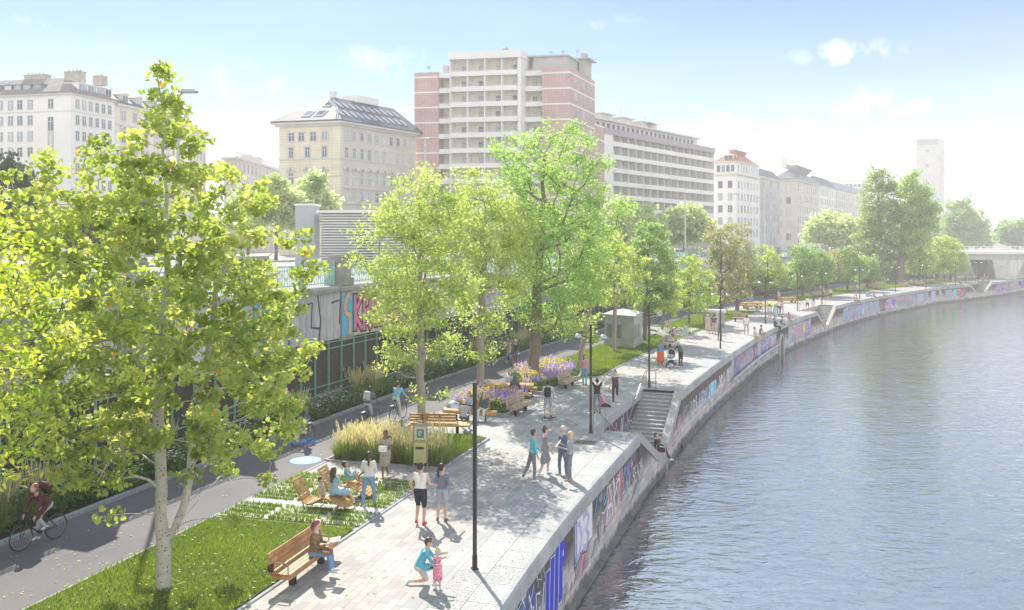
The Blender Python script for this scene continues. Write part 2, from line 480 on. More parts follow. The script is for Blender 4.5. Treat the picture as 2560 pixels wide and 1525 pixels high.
# strips beside the river edge, interrupted at the stairs
runs = []; y0 = 8.0
for a, c in NOTCH: runs.append((y0, a)); y0 = c
runs.append((y0, 250.0))
quay = empty('quay_wall', (0, 0, 0), 0, 'long granite river wall with graffiti and three flights of steps beside the water', 'quay wall')
for a, c in runs:
    yy = YS(a, c)
    tag(ribbon('quay_paving', [(-NW, .0), (-1.62, .0)], yy, M_SLAB if c < 50 else M_PAVE), kind='structure')
    ribbon('capstone', [(-1.62, 0), (-.13, 0), (-.04, -.03), (0, -.11), (0, -.5), (-.12, -.5)], yy, [M_GRAN, M_CAPV], parent=quay, mi=[0, 1, 1, 1, 1], smooth=False)
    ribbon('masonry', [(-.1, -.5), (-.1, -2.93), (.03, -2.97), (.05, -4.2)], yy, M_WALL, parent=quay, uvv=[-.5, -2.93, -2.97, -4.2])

def notch_frame(i):
    a, c = NOTCH[i]
    p0 = Vector((XE(a), a, 0)); p1 = Vector((XE(c), c, 0)); t = (p1-p0); L = t.length; t.normalize()
    n = Vector((t.y, -t.x, 0))
    M = Matrix(((t.x, n.x, 0, p0.x), (t.y, n.y, 0, p0.y), (0, 0, 1, 0), (0, 0, 0, 1)))   # local x along the wall, y towards the water
    return M, L
def uvbox(o, M):
    """UV = (along wall, z) for stair masonry"""
    me = o.data; uvl = me.uv_layers.new(name='UVMap'); Mi = M.inverted(); d = uvl.data
    for p in me.polygons:
        for li in p.loop_indices:
            w = Mi @ me.vertices[me.loops[li].vertex_index].co
            if abs(p.normal.z) > .7: d[li].uv = (w.x, w.y)
            else: d[li].uv = (w.x + w.y, w.z)
LABS = ['nearest flight of grey granite steps down to the water where a man in black sits',
        'second flight of granite steps down to the water with a couple at its foot',
        'small far flight of steps down to the water before the bridge']
M_DECK = mat('deck_wood', (.50,.36,.22), .6, .25, 7, c2=(.66,.5,.34))
STAIRF = []
for i in range(3):
    M, L = notch_frame(i); STAIRF.append((M, L))
    st = empty('river_stairs', (0,0,0), 0, LABS[i], 'stairs', 'flights of steps down to the river')
    nf = NST; run = RUN*nf; drop = RISE*nf
    for side in (0, 1):
        for k in range(nf):
            s0 = k*RUN; z = -(k+1)*RISE
            if k == nf-1: continue
            mb = MB()
            prof = [(s0+.02, z-.25), (s0+RUN+.06, z-.25), (s0+RUN+.06, z-.045), (s0+RUN+.035, z), (s0, z), (s0, z-.02)]
            prof = [(s0, z-.3), (s0+RUN+.0, z-.3), (s0+RUN+.0, z-.06), (s0+RUN+.04, z-.05), (s0+RUN+.04, z-.012), (s0+RUN+.025, z), (s0, z)]
            if side: prof = [(L-a, b) for a, b in prof]
            mb.slab(prof, -NW, -.36, 0, M)
            mb.build('step', M_STEP, st)
    # landing with timber deck
    mb = MB(); mb.box(run-RUN, -NW, -4.2, L-run+RUN, -.02, -drop-.05, 0, M)
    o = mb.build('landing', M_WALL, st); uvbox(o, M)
    mb = MB()
    for q in range(10):
        x = run+.1+(L-2*run-.2)*q/10
        mb.box(x, -1.5, -drop-.05, x+(L-2*run-.2)/10-.012, .04, -drop, 0, M)
    mb.build('timber_deck', M_DECK, st)
    # cheek walls on the river side
    for side in (0, 1):
        mb = MB(); prof = [(0, -4.2), (run+.15, -4.2), (run+.15, -drop-.34), (0, -.36)]
        if side: prof = [(L-a, b) for a, b in prof]
        mb.slab(prof, -.35, -.07, 0, M); o = mb.build('cheek_wall', M_WALL, st); uvbox(o, M)
        mb = MB(); nblk = 6
        for q in range(nblk):
            a0 = (run+.2)*q/nblk+.006; a1 = (run+.2)*(q+1)/nblk-.006; k = -drop/run
            pr = [(a0, a0*k-.36), (a1, a1*k-.36), (a1, a1*k+.06), (a0, a0*k+.06)]
            if side: pr = [(L-a, b) for a, b in pr]
            mb.slab(pr, -.40, .0, 0, M)
        mb.build('sloping_coping', M_STEP, st)
    # inner side of the notch
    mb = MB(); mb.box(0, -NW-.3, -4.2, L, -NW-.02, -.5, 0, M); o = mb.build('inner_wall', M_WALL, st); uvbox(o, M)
    mb = MB(); nb = int(L/1.05)
    for q in range(nb):
        mb.bbox(((q+.5)*L/nb, -NW-.36, -.245), (L/nb-.012, .78, .51), .03, 0, M)
    mb.build('inner_coping', M_STEP, st)
    for (a0, a1) in ((-.25, 0), (L, L+.25)):
        mb = MB(); mb.box(a0, -NW-.3, -4.2, a1, -.1, -.012, 0, M); o = mb.build('end_wall', M_WALL, st); uvbox(o, M)

# kerbs
def kerb(f, o, w, z0, z1, a, c, name='kerb', lab=None, m=M_KERB):
    k = ribbon(name, [(o-w/2, z0), (o-w/2, z1-.012), (o-w/2+.012, z1), (o+w/2-.012, z1), (o+w/2, z1-.012), (o+w/2, z0)], YS(a, c), m, f=f, closed=False, caps=True)
    return tag(k, kind='structure')
kerb(XC, 0, .16, -.02, .13, 8, 250)
kerb(XA, 0, .10, -.02, .035, 8, 29.4); kerb(XA, 0, .10, -.02, .05, 51, 99); kerb(XA, 0, .1, -.02, .05, 117, 185)
kerb(XB, 0.02, .10, -.02, .022, 8, 250)
# ---------------------------------------------------------------- world, sun, camera, air
SUN_EL, SUN_AZ = 42.0, 0.0
sun_dir = Vector((-.33, 1.0, 0)).normalized()                         # horizontal direction towards the sun
world = bpy.data.worlds.new('World'); sc.world = world; world.use_nodes = True
nt = world.node_tree; nt.nodes.clear(); b = NB(nt)
wo = nt.nodes.new('ShaderNodeOutputWorld'); bg = nt.nodes.new('ShaderNodeBackground'); bg.inputs[1].default_value = .13
sky = nt.nodes.new('ShaderNodeTexSky'); sky.sky_type = 'NISHITA'; sky.sun_disc = False
sky.sun_elevation = R(SUN_EL); sky.sun_rotation = math.atan2(sun_dir.x, sun_dir.y)
sky.air_density = 1.0; sky.dust_density = .4; sky.ozone_density = 1.6
co = nt.nodes.new('ShaderNodeTexCoord')
gen = co.outputs['Generated']
sx = b.n('ShaderNodeSeparateXYZ'); b.l(gen, sx.inputs[0])
tint = b.ramp(sx.outputs['Z'], [(0, (.46,.52,.60)), (.07, (.36,.46,.58)), (.16, (.25,.385,.54)), (.28, (.168,.315,.495)), (.36, (1.15,1.06,.98)), (.6, (1.3,1.2,1.1))])  # sky above the view is brightened to lighten the river reflection
front = b.ramp(sx.outputs['Y'], [(0, (0,)*3), (.3, (1,)*3)])
skyc = b.mix(front.outputs[0], sky.outputs[0], b.mix(1.0, sky.outputs[0], tint.outputs[0], 'MULTIPLY'))
# thin veils low in the sky
wisp = b.n('ShaderNodeTexNoise', i_Scale=1.6, i_Detail=8.0, i_Roughness=.62)
mp2 = b.n('ShaderNodeMapping'); mp2.inputs['Scale'].default_value = (1, 1, 6.5); b.l(gen, mp2.inputs[0]); b.l(mp2.outputs[0], wisp.inputs['Vector'])
wr = b.ramp(wisp.outputs['Fac'], [(.46, (0,)*3), (.78, (.45,)*3)])
lo = b.ramp(sx.outputs['Z'], [(.0, (.55,)*3), (.1, (.55,)*3), (.2, (.40,)*3), (.32, (.25,)*3), (.5, (.1,)*3)])
# small cumulus clouds, each at its own bearing
puff = b.n('ShaderNodeTexNoise', i_Scale=24.0, i_Detail=9.0, i_Roughness=.62, i_Distortion=.5); b.l(gen, puff.inputs['Vector'])
tot = None
for px, py, rx, rz, k in ((2115,132,.075,.020,.8),(2195,262,.075,.026,1.0),(2055,345,.09,.026,.9),(1850,318,.10,.022,.85),(1740,335,.05,.015,.7),(605,205,.055,.030,.7),(2240,372,.06,.018,.8),(980,150,.10,.025,.5),(150,60,.12,.02,.35),(2420,300,.07,.014,.45),(1500,60,.16,.02,.3)):
    v = Vector(((px-CXP)/FPX, 1, (HZ-py)/FPX)).normalized()
    m1 = b.n('ShaderNodeVectorMath', operation='SUBTRACT'); b.l(gen, m1.inputs[0]); m1.inputs[1].default_value = v
    m2 = b.n('ShaderNodeVectorMath', operation='DIVIDE'); b.l(m1.outputs[0], m2.inputs[0]); m2.inputs[1].default_value = (rx, rx*1.6, rz)
    m3 = b.n('ShaderNodeVectorMath', operation='LENGTH'); b.l(m2.outputs[0], m3.inputs[0])
    d = b.math('SUBTRACT', 1.15, m3.outputs['Value']); d = b.math('MULTIPLY', b.math('MAXIMUM', d, 0.0), k)
    tot = d if tot is None else b.math('MAXIMUM', tot, d)
cu = b.math('MULTIPLY', tot, b.math('MULTIPLY_ADD', puff.outputs['Fac'], 3.6, -1.3))
cur = b.ramp(cu, [(.16, (0,)*3), (.75, (.85,)*3)])
# unseen bright cloud bank, added behind the viewer to light the building fronts
fill_bank = b.n('ShaderNodeTexNoise', i_Scale=2.0, i_Detail=5.0); b.l(gen, fill_bank.inputs['Vector'])
back = b.math('MULTIPLY', b.ramp(b.math('MULTIPLY', sx.outputs['Y'], -1.0), [(.05, (0,)*3), (.35, (1,)*3)]).outputs[0], b.ramp(fill_bank.outputs['Fac'], [(.3, (.35,)*3), (.6, (1,)*3)]).outputs[0])
f = b.math('MAXIMUM', cur.outputs[0], b.math('MULTIPLY', wr.outputs[0], lo.outputs[0]))
cl = b.mix(f, skyc, (5.2, 5.15, 5.2))
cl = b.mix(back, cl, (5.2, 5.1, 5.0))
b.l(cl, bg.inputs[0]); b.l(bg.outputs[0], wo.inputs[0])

sd = bpy.data.lights.new('sun', 'SUN'); sd.energy = 4.4; sd.angle = R(.5); sd.color = (1.0, .92, .79)
so = bpy.data.objects.new('sun', sd); COL.objects.link(so)
tv = Vector((sun_dir.x*math.cos(R(SUN_EL)), sun_dir.y*math.cos(R(SUN_EL)), math.sin(R(SUN_EL))))
so.rotation_euler = tv.to_track_quat('Z', 'Y').to_euler()

cam = bpy.data.cameras.new('camera'); cam.sensor_width = 36; cam.lens = 36*FPX/2560; cam.shift_y = -(762.5-HZ)/2560; cam.shift_x = 0
cam.clip_end = 6000; cam.clip_start = .1
coj = bpy.data.objects.new('camera', cam); coj.location = (0, 0, CH); coj.rotation_euler = (R(90), 0, 0); COL.objects.link(coj); sc.camera = coj
sc.view_settings.view_transform = 'Standard'; sc.view_settings.look = 'None'; sc.view_settings.exposure = 1.06; sc.view_settings.gamma = 1
sc.cycles.use_denoising = True
try: sc.cycles.denoiser = 'OPENIMAGEDENOISE'
except Exception: pass
sc.cycles.max_bounces = 6; sc.cycles.diffuse_bounces = 3; sc.cycles.glossy_bounces = 3; sc.cycles.transmission_bounces = 3
sc.cycles.volume_bounces = 1; sc.cycles.transparent_max_bounces = 6
sc.cycles.sample_clamp_indirect = 8

HAZE_D = .0010
m, nt, out = newmat('air'); b = NB(nt)
pv = b.n('ShaderNodeVolumePrincipled'); pv.inputs['Color'].default_value = (1,.99,.97,1); pv.inputs['Density'].default_value = HAZE_D; pv.inputs['Anisotropy'].default_value = 0.0
b.l(pv.outputs[0], out.inputs['Volume'])
mb = MB(); mb.box(-1200, -60, -6.5, 1200, 1200, 99.5)
tag(mb.build('haze', m), kind='stuff')
# ---------------------------------------------------------------- buildings
rnd = random.Random(7)
B_WHITE = mat('white_render', (.78,.77,.74), .85, .05, .12, c2=(.84,.83,.80))
B_CREAM = mat('cream_render', (.72,.68,.58), .85, .08, .2, c2=(.78,.74,.64))
B_BEIGE = mat('beige_render', (.60,.56,.50), .85, .08, .2, c2=(.67,.63,.57))
B_STONE = mat('stone_trim', (.58,.56,.52), .85, .08, .5, c2=(.68,.66,.62))
B_GREY = mat('grey_render', (.42,.41,.40), .85, .08, .2, c2=(.50,.49,.48))
B_SLATE = mat('slate_roof', (.05,.075,.11), .75, .25, 1.2, c2=(.09,.12,.17))
B_GTILE = mat('grey_tile_roof', (.20,.18,.17), .8, .25, 1.2, c2=(.30,.27,.25))
B_SHEET = mat('sheet_roof', (.20,.205,.215), .5, .15, .6, c2=(.27,.28,.29))
B_RED = mat('red_tile_roof', (.42,.17,.11), .8, .2, 1.5, c2=(.52,.24,.16))
B_FRAME = mat('window_frame_paint', (.72,.72,.70), .5, .05, 3)
B_DARKF = mat('dark_grey_recess_shade', (.30,.29,.28), .7, .1, 3)  # dark grey; on window frames it paints the shade of a recess
B_METAL = mat('galvanised_metal', (.42,.43,.44), .35, .1, 4, metal=.6)
B_CHIM = mat('chimney_render', (.42,.37,.31), .9, .2, 2, c2=(.55,.50,.43))
def tile_wall(name, c, c2, w, h, mo):
    m, nt, out = newmat(name); b = NB(nt)
    co = b.n('ShaderNodeTexCoord').outputs['Object']
    sp = b.n('ShaderNodeSeparateXYZ'); b.l(co, sp.inputs[0])
    cb = b.n('ShaderNodeCombineXYZ'); b.l(b.math('ADD', sp.outputs[0], sp.outputs[1]), cb.inputs[0]); b.l(sp.outputs[2], cb.inputs[1])
    br = b.n('ShaderNodeTexBrick'); br.offset = 0; br.inputs['Scale'].default_value = 1; br.inputs['Brick Width'].default_value = w; br.inputs['Row Height'].default_value = h
    br.inputs['Mortar Size'].default_value = .02; br.inputs['Color1'].default_value = (*c,1); br.inputs['Color2'].default_value = (*c2,1); br.inputs['Mortar'].default_value = (*mo,1)
    b.l(cb.outputs[0], br.inputs['Vector'])
    nz = b.n('ShaderNodeTexNoise', i_Scale=.25, i_Detail=5.0); b.l(co, nz.inputs['Vector'])
    cc = b.mix(1.0, br.outputs['Color'], b.ramp(nz.outputs['Fac'], [(.3, (.85,)*3), (.7, (1.06,)*3)]).outputs[0], 'MULTIPLY')
    p = b.n('ShaderNodeBsdfPrincipled', i_Roughness=.7); b.l(cc, p.inputs['Base Color']); b.l(p.outputs[0], out.inputs[0]); return m
B_BRICK = tile_wall('brown_pink_cladding', (.52,.34,.31), (.58,.40,.36), .6, .6, (.38,.25,.22))
B_YEL = tile_wall('yellow_banded_masonry', (.76,.68,.50), (.80,.73,.56), 1.6, .55, (.50,.43,.32))
def glass_mat():
    m, nt, out = newmat('window_glass'); b = NB(nt)
    co = b.n('ShaderNodeObjectInfo').outputs['Random']
    r = b.ramp(co, [(0, (.06,.075,.10)), (.35, (.12,.15,.19)), (.55, (.26,.32,.38)), (.8, (.42,.47,.52)), (1, (.60,.58,.54))])
    p = b.n('ShaderNodeBsdfPrincipled', i_Roughness=.08); b.l(r.outputs[0], p.inputs['Base Color']); b.l(p.outputs[0], out.inputs[0]); return m
B_GLASS = glass_mat()
WMATS = [B_FRAME, B_GLASS, B_STONE, B_DARKF]
_wm = {}
def window_mesh(w, h, style):
    key = (round(w, 2), round(h, 2), style)
    if key in _wm: return _wm[key]
    mb = MB(); f = .07
    dark = 3 if style in ('dark', 'far') else 0
    # frame ring and pane
    mb.box(-w/2, -.05, 0, w/2, .02, f, dark); mb.box(-w/2, -.05, h-f, w/2, .02, h, dark)
    mb.box(-w/2, -.05, f, -w/2+f, .02, h-f, dark); mb.box(w/2-f, -.05, f, w/2, .02, h-f, dark)
    mb.box(-w/2+f, -.02, f, w/2-f, .01, h-f, 1)
    if style != 'far':
        mb.box(-.04, -.045, f, .04, -.015, h-f, 0)
        if h > 1.3: mb.box(-w/2+f, -.043, h*.66, w/2-f, -.017, h*.66+.06, 0)
        mb.box(-w/2-.08, -.16, -.09, w/2+.08, .02, -.01, 2)
    if style in ('stone', 'pediment', 'lintel'):
        s = .16
        mb.box(-w/2-s, -.12, 0, -w/2-.01, .02, h+.0, 2); mb.box(w/2+.01, -.12, 0, w/2+s, .02, h, 2)
        mb.box(-w/2-s-.05, -.14, h+.01, w/2+s+.05, .02, h+.2, 2)
    if style == 'lintel': mb.box(-w/2-s-.2, -.3, h+.42, w/2+s+.2, .02, h+.58, 2)
    if style == 'pediment':
        n = 10; pr = [(-w/2-.45, h+.35)]
        pr += [((w/2+.3)*math.cos(math.pi-math.pi*k/n), h+.45+.62*math.sin(math.pi*k/n)) for k in range(n+1)] + [(w/2+.45, h+.35)]
        mb.slab(pr, -.32, .02, 2)
        pr2 = [(.28*math.cos(2*math.pi*k/10), h+.62+.24*math.sin(2*math.pi*k/10)) for k in range(10)]
        mb.slab(pr2, -.38, -.33, 3)
    me = bpy.data.meshes.new('window')
    me.from_pydata(mb.v, [], mb.f)
    for mm in WMATS: me.materials.append(mm)
    me.polygons.foreach_set('material_index', mb.m); me.update()
    _wm[key] = me
    return me

class Bld:
    def __init__(s, P0, P1, P2, label, cat='building', name='apartment_building', group=None):
        s.P = [Vector((*p, 0)) for p in (P0, P1, P2)]
        s.t = (s.P[1]-s.P[0]); s.W = s.t.length; s.t.normalize()
        s.d = (s.P[2]-s.P[1]); s.D = s.d.length; s.d.normalize()
        s.root = empty(name, (P0[0], P0[1], STREET), 0, label, cat, group)
        s.root_inv = Matrix.Translation(-Vector((P0[0], P0[1], STREET)))
        s.nw = 0; s.extra = MB()
        s.MF = s.mk(s.P[0], s.t, s.d); s.MS = s.mk(s.P[1], s.d, -s.t)
    def mk(s, o, x, y):
        o = o - Vector((s.P[0].x, s.P[0].y, 0))
        return Matrix(((x.x, y.x, 0, o.x), (x.y, y.y, 0, o.y), (0, 0, 1, 0), (0, 0, 0, 1)))      # local z = height above the street
    def win(s, side, us, zs, w, h, style='plain', name='window', y=0.0):
        M = s.MS if side else s.MF
        me = window_mesh(w, h, style)
        xa = M.to_3x3() @ Vector((1, 0, 0)); ang = math.atan2(xa.y, xa.x)
        for z in zs:
            for u in us:
                p = M @ Vector((u, y-.012, z))
                if s.nw < 98:
                    o = bpy.data.objects.new(name, me); o.location = p; o.rotation_euler = (0, 0, ang); link(o, s.root); s.nw += 1
                else:
                    MM = Matrix.Translation(p) @ Matrix.Rotation(ang, 4, 'Z')
                    b0 = len(s.extra.v)
                    s.extra.v += [tuple(MM @ v.co) for v in me.vertices]
                    for q in me.polygons:
                        s.extra.f.append(tuple(b0+i for i in q.vertices)); s.extra.m.append(q.material_index)
    def part(s, name, mb, m, smooth=False):
        return mb.build(name, m, s.root, smooth)
    def finish(s):
        if s.extra.v: tag(s.extra.build('window', WMATS, s.root), kind='stuff')
    def body(s, h, m, z0=-.5):
        mb = MB(); mb.box(0, 0, z0, s.W, s.D, h, 0, s.MF); return s.part('wall', mb, m)
    def cornice(s, z, h, o, m=None, name='cornice', back=False):
        mb = MB()
        mb.box(-o, -o, z, s.W+o, -.0, z+h, 0, s.MF); mb.box(0.0, -o, z, s.D, -.0, z+h-.003, 0, s.MS)
        return s.part(name, mb, m or B_STONE)
    def hip(s, z, rh, inset, m, over=.6, name='roof', back=True, hips=(1, 1)):
        """hipped roof; flat > 0 leaves a plateau"""
        W, D = s.W, s.D; i = inset; mb = MB(); o = over
        il = i if hips[0] else -over; ir = i if hips[1] else -over
        base = [(-o,-o,z),(W+o,-o,z),(W+o,D+o,z),(-o,D+o,z)]
        ii = min(inset, D/2-.05)
        top = [(il,ii,z+rh),(W-ir,ii,z+rh),(W-ir,D-ii if back else D+o,z+rh),(il,D-ii if back else D+o,z+rh)]
        base2 = [(a,b,z-.25) for a,b,_ in base]
        vs = base2 + base + top
        fs = [(3,2,1,0),(8,9,10,11)] + [(k,(k+1)%4,4+(k+1)%4,4+k) for k in range(4)] + [(4+k,4+(k+1)%4,8+(k+1)%4,8+k) for k in range(4)]
        mb.add(vs, fs, 0, s.MF); return mb.build(name, m, s.root)
def spread(a, b, n): return [a+(b-a)*(i+.5)/n for i in range(n)]
S0 = STREET
def hz(py, d): return ZA(py, d) - S0

# --- white corner block, far left
b1 = Bld(P(-230,157), P(178,150), P(287,159), 'plain white corner apartment block with grey dormers at the left edge', name='apartment_building')
h1 = hz(231,150); b1.body(h1, B_WHITE); b1.cornice(h1-.35, .35, .5); b1.cornice(h1-3.35, .14, .06)
rf = b1.hip(h1+.2, 3.4, 4.2, B_GTILE, over=.7)
fl = [h1-2.7-2.85*k for k in range(9)]
uu = [b1.W-(178-px)/(178+230)*b1.W for px in (-210,-185,-160,-110,-85,-60,-20,6,31,54,79)]
b1.win(0, uu, fl[:8], 1.05, 1.65, 'dark')
b1.win(0, [b1.W-(178-129)/408*b1.W], [fl[0]], 1.05, 1.65, 'dark'); b1.win(0, [b1.W-(178-129)/408*b1.W], [f-1.2 for f in fl[1:7]], 1.15, 2.5, 'dark')
b1.win(1, spread(.6, b1.D-.5, 6), fl[:8], .75, 1.65, 'dark')
def dormer(bd, side, u, z, w, h, dep, y0, wall=B_SHEET, arch=False, par=None):
    M = bd.MS if side else bd.MF
    mb = MB(); mb.box(u-w/2, y0, z, u+w/2, y0+dep, z+h, 0, M)
    if arch:
        pr = [(u+(w/2+.15)*math.cos(math.pi-math.pi*k/8), z+h+.03+.45*math.sin(math.pi*k/8)) for k in range(9)]
        mb.slab(pr, y0-.15, y0+dep, 0, M)
    else: mb.box(u-w/2-.12, y0-.15, z+h+.005, u+w/2+.12, y0+dep, z+h+.12, 0, M)
    mb.box(u-w/2+.15, y0-.03, z+.25, u+w/2-.15, y0-.004, z+h-.12, 1, M)
    mb.box(u-.04, y0-.05, z+.25, u+.04, y0-.032, z+h-.12, 2, M)
    return mb.build('dormer', [wall, B_GLASS, B_FRAME], par or bd.root)
for px in (-40,-10,18,42,64,90): dormer(b1, 0, b1.W-(178-px)/408*b1.W, h1+.35, 1.7, 1.5, 3, .5, par=rf)
for u in spread(1.6, b1.D-.2, 4): dormer(b1, 1, u, h1+.35, 1.5, 1.7, 3, .3, wall=B_WHITE, par=rf)
def chimney(bd, u, y, z, w, d, h, m=None, par=None):
    mb = MB(); mb.box(u, y, z, u+w, y+d, z+h, 0, bd.MF); mb.box(u-.1, y-.1, z+h+.003, u+w+.1, y+d+.1, z+h+.15, 0, bd.MF)
    for k in range(max(1, int(w/.8))): mb.lathe([(.14,0),(.12,.45)], 8, 0, tuple(bd.MF @ Vector((u+.4+.8*k, y+d/2, z+h+.15))))
    return mb.build('chimney', m or B_CHIM, par or bd.root)
chimney(b1, b1.W-4.6, 3.2, h1+1.2, 3.2, 1.4, 3.2, par=rf); chimney(b1, b1.W-14.5, 4.5, h1+2.6, 4.6, 1.2, 1.8, par=rf); chimney(b1, b1.W-2.2, 7.0, h1+2.5, 2.0, 1.2, 1.7, par=rf)
b1.finish()
# --- cream block with pediments
b2 = Bld(P(287,159.3), P(287.5,159.3), P(430,175), 'cream nineteenth century block with arched roof dormers behind the tall plane tree')
h2 = hz(256,159); b2.W = 12; b2.t = Vector((-.98,.17,0)).normalized(); 
b2.MF = b2.mk(b2.P[1], -b2.t, b2.d); b2.MS = b2.mk(b2.P[1], b2.d, b2.t)
mb = MB(); mb.box(0, 0, -.5, b2.D, 12, h2, 0, b2.MS); b2.part('wall', mb, B_CREAM)
mb = MB(); mb.box(0, -.6, h2-.5, b2.D, -.0, h2, 0, b2.MS); mb.box(0, -.2, h2-4.1, b2.D, -.0, h2-3.9, 0, b2.MS); mb.box(0, -.15, h2-8.3, b2.D, 0, h2-8.1, 0, b2.MS); b2.part('cornice', mb, B_STONE)
mb = MB(); mb.slab([(0,h2),(b2.D,h2),(b2.D,h2+.3),(0,h2+.3)], -.7, 6, 0, b2.MS)
mb.add([(0,-.7,h2+.3),(b2.D,-.7,h2+.3),(b2.D,4,h2+3.4),(0,4,h2+3.4),(b2.D,9,h2+3.4),(0,9,h2+3.4)], [(0,1,2,3),(3,2,4,5)], 0, b2.MS); rf = b2.part('roof', mb, B_SLATE)
n2 = int(b2.D/3.1)
for u in spread(.6, b2.D, n2-1): dormer(b2, 1, u, h2+.4, 1.6, 1.4, 3, -.1, wall=B_STONE, arch=True, par=rf)
b2.win(1, spread(.6, b2.D, n2), [h2-3.2], 1.1, 2.0, 'stone'); b2.win(1, spread(.6, b2.D, n2), [h2-7.4, h2-11.6, h2-15.8, h2-20], 1.15, 2.3, 'pediment'); b2.finish()
# --- red roofs behind the plane tree
b3 = Bld(P(395,186), P(470,184), P(515,200), 'pale block under a red tiled roof beyond the plane tree')
h3 = hz(318,185); b3.body(h3, B_CREAM); b3.cornice(h3-.4, .4, .4); rf = b3.hip(h3+.2, 3.2, 4, B_RED); chimney(b3, 2, 4, h3+1.5, 2.4, 1, 2.4, par=rf); chimney(b3, 4.8, 6, h3+1.5, 1, 1, 2.9, par=rf)
b3.win(0, spread(.4, b3.W-.4, 3), [h3-3-3.4*k for k in range(6)], 1.1, 1.9, 'stone'); b3.win(1, spread(.4, b3.D-.4, 5), [h3-3-3.4*k for k in range(6)], 1.1, 1.9, 'stone'); b3.finish()
# --- beige block in the street gap
b4 = Bld(P(560,202), P(592,200), P(715,240), 'long beige block with a balustraded roof terrace in the gap left of the yellow house')
h4 = hz(392,200); b4.body(h4, B_BEIGE); b4.cornice(h4-.5, .5, .7); b4.cornice(h4-4.4, .25, .2); b4.cornice(h4-8.6, .2, .15)
mb = MB(); 
for k in range(0, int(b4.D/.8)): mb.box(.2+k*.8, .1, h4+.05, .35+k*.8, .25, h4+1.1, 0, b4.MS)
mb.box(.2, .05, h4+1.103, b4.D, .3, h4+1.25, 0, b4.MS); b4.part('balustrade', mb, B_STONE)
chimney(b4, -2, 16, h4, 3, 2, 2.2); chimney(b4, -3, 26, h4, 3, 3, 2.6)
b4.win(1, spread(.5, b4.D-.5, 13), [h4-3.4-4.0*k for k in range(5)], 1.2, 2.2, 'stone'); b4.finish()
# --- yellow and beige corner house with slate roof
b5 = Bld(P(698,160), P(850,157), P(1039,174.2), 'yellow corner house with dark slate mansard roof and arched window hoods', name='corner_house')
h5 = hz(303,157)
mb = MB(); mb.box(0, 0, -.5, b5.W, .6, h5, 0, b5.MF); b5.part('front_wall', mb, B_YEL)
mb = MB(); mb.box(0, .603, -.5, b5.W+.0, b5.D, h5, 0, b5.MF); b5.part('wall', mb, B_BEIGE)
b5.cornice(h5-.35, .35, .95); b5.cornice(h5-.75, .4, .45, name='frieze')
for z, o, hh in ((h5-7.05,.12,.3),(h5-10.3,.12,.25),(h5-15.4,.35,.5),(h5-19.6,.2,.4),(h5-23.2,.3,.4)): b5.cornice(z, hh, o)
rf = b5.hip(h5+.25, 5.2, 5.6, B_SLATE, over=1.0, back=False)
# front hip in pale sheet metal, skylights
mb = MB(); o = 1.0
def onroof(bd, side, u, f0, f1, w, z, rh, inset, over, lift=.06):
    """quad on the hip slope between fractions f0..f1"""
    M = bd.MS if side else bd.MF
    q = []
    for uu, f in ((u-w/2, f0), (u+w/2, f0), (u+w/2, f1), (u-w/2, f1)):
        q.append(M @ Vector((uu, -over+(inset+over)*f - lift*.6, z+rh*f+lift)))
    return q
W5 = b5.W
sh = [(-1.0,-1.0,h5+.29),(W5+1.0,-1.0,h5+.29),(W5-5.6,5.6,h5+5.49),(5.6,5.6,h5+5.49)]
sh = [(a, bb-.05, c) for a, bb, c in sh]
mb.add(sh + [(a,bb+.02,c-.03) for a,bb,c in sh], [(0,1,2,3),(0,4,5,1),(1,5,6,2),(2,6,7,3),(3,7,4,0)], 0, b5.MF); mb.build('sheet_metal_slope', B_SHEET, rf)
mb0 = None
for (px, f0, f1, w) in ((762,.18,.42,1.9),(794,.18,.42,1.9),(787,.60,.82,1.7)):
    u = (px-698)/152*W5; q = onroof(b5, 0, u, f0, f1, w, h5+.25, 5.2, 5.6, 1.0, .12)
    mb = MB(); mb.add([tuple(v) for v in q] + [tuple(v-Vector((0,0,.12))) for v in q], [(0,1,2,3),(0,4,5,1),(1,5,6,2),(2,6,7,3),(3,7,4,0)], 0); mb.build('roof_window', [B_FRAME], rf)
    q = onroof(b5, 0, u, f0+.03, f1-.03, w-.4, h5+.25, 5.2, 5.6, 1.0, .15); mb = MB(); mb.add([tuple(v) for v in q], [(0,1,2,3)]); mb.build('roof_pane', [B_GLASS], rf)
for k in range(11):
    for (f0, f1) in ((.2,.42),(.58,.78)):
        u = 1.2 + k*1.75 + (1.0 if f0 > .5 else 0)
        if u > b5.D-.6: continue
        q = onroof(b5, 1, u, f0, f1, .8, h5+.25, 5.2, 5.6, 1.0, .12); mb = MB()
        mb.add([tuple(v) for v in q] + [tuple(v-Vector((0,0,.12))) for v in q], [(0,1,2,3),(0,4,5,1),(1,5,6,2),(2,6,7,3),(3,7,4,0)]); mb.build('roof_window', [B_METAL], rf)
b5.win(0, [W5*x for x in (.205,.37,.565,.755)], [h5-3.55], 1.25, 1.7, 'stone'); 
cx3 = [W5*x for x in (.20,.47,.75)]
b5.win(0, cx3, [h5-6.6-.1], 1.05, 2.1, 'stone'); b5.win(0, cx3, [h5-11.6], 1.05, 2.2, 'pediment'); b5.win(0, cx3, [h5-15.2, h5-19.4], 1.2, 2.4, 'lintel')
us = spread(.6, b5.D-.3, 10)
b5.win(1, us, [h5-3.3], .95, 1.7, 'stone'); b5.win(1, us, [h5-6.8], .85, 2.1, 'stone'); b5.win(1, us, [h5-11.6], .85, 2.2, 'pediment'); b5.win(1, us, [h5-15.2, h5-19.4], .9, 2.3, 'lintel')
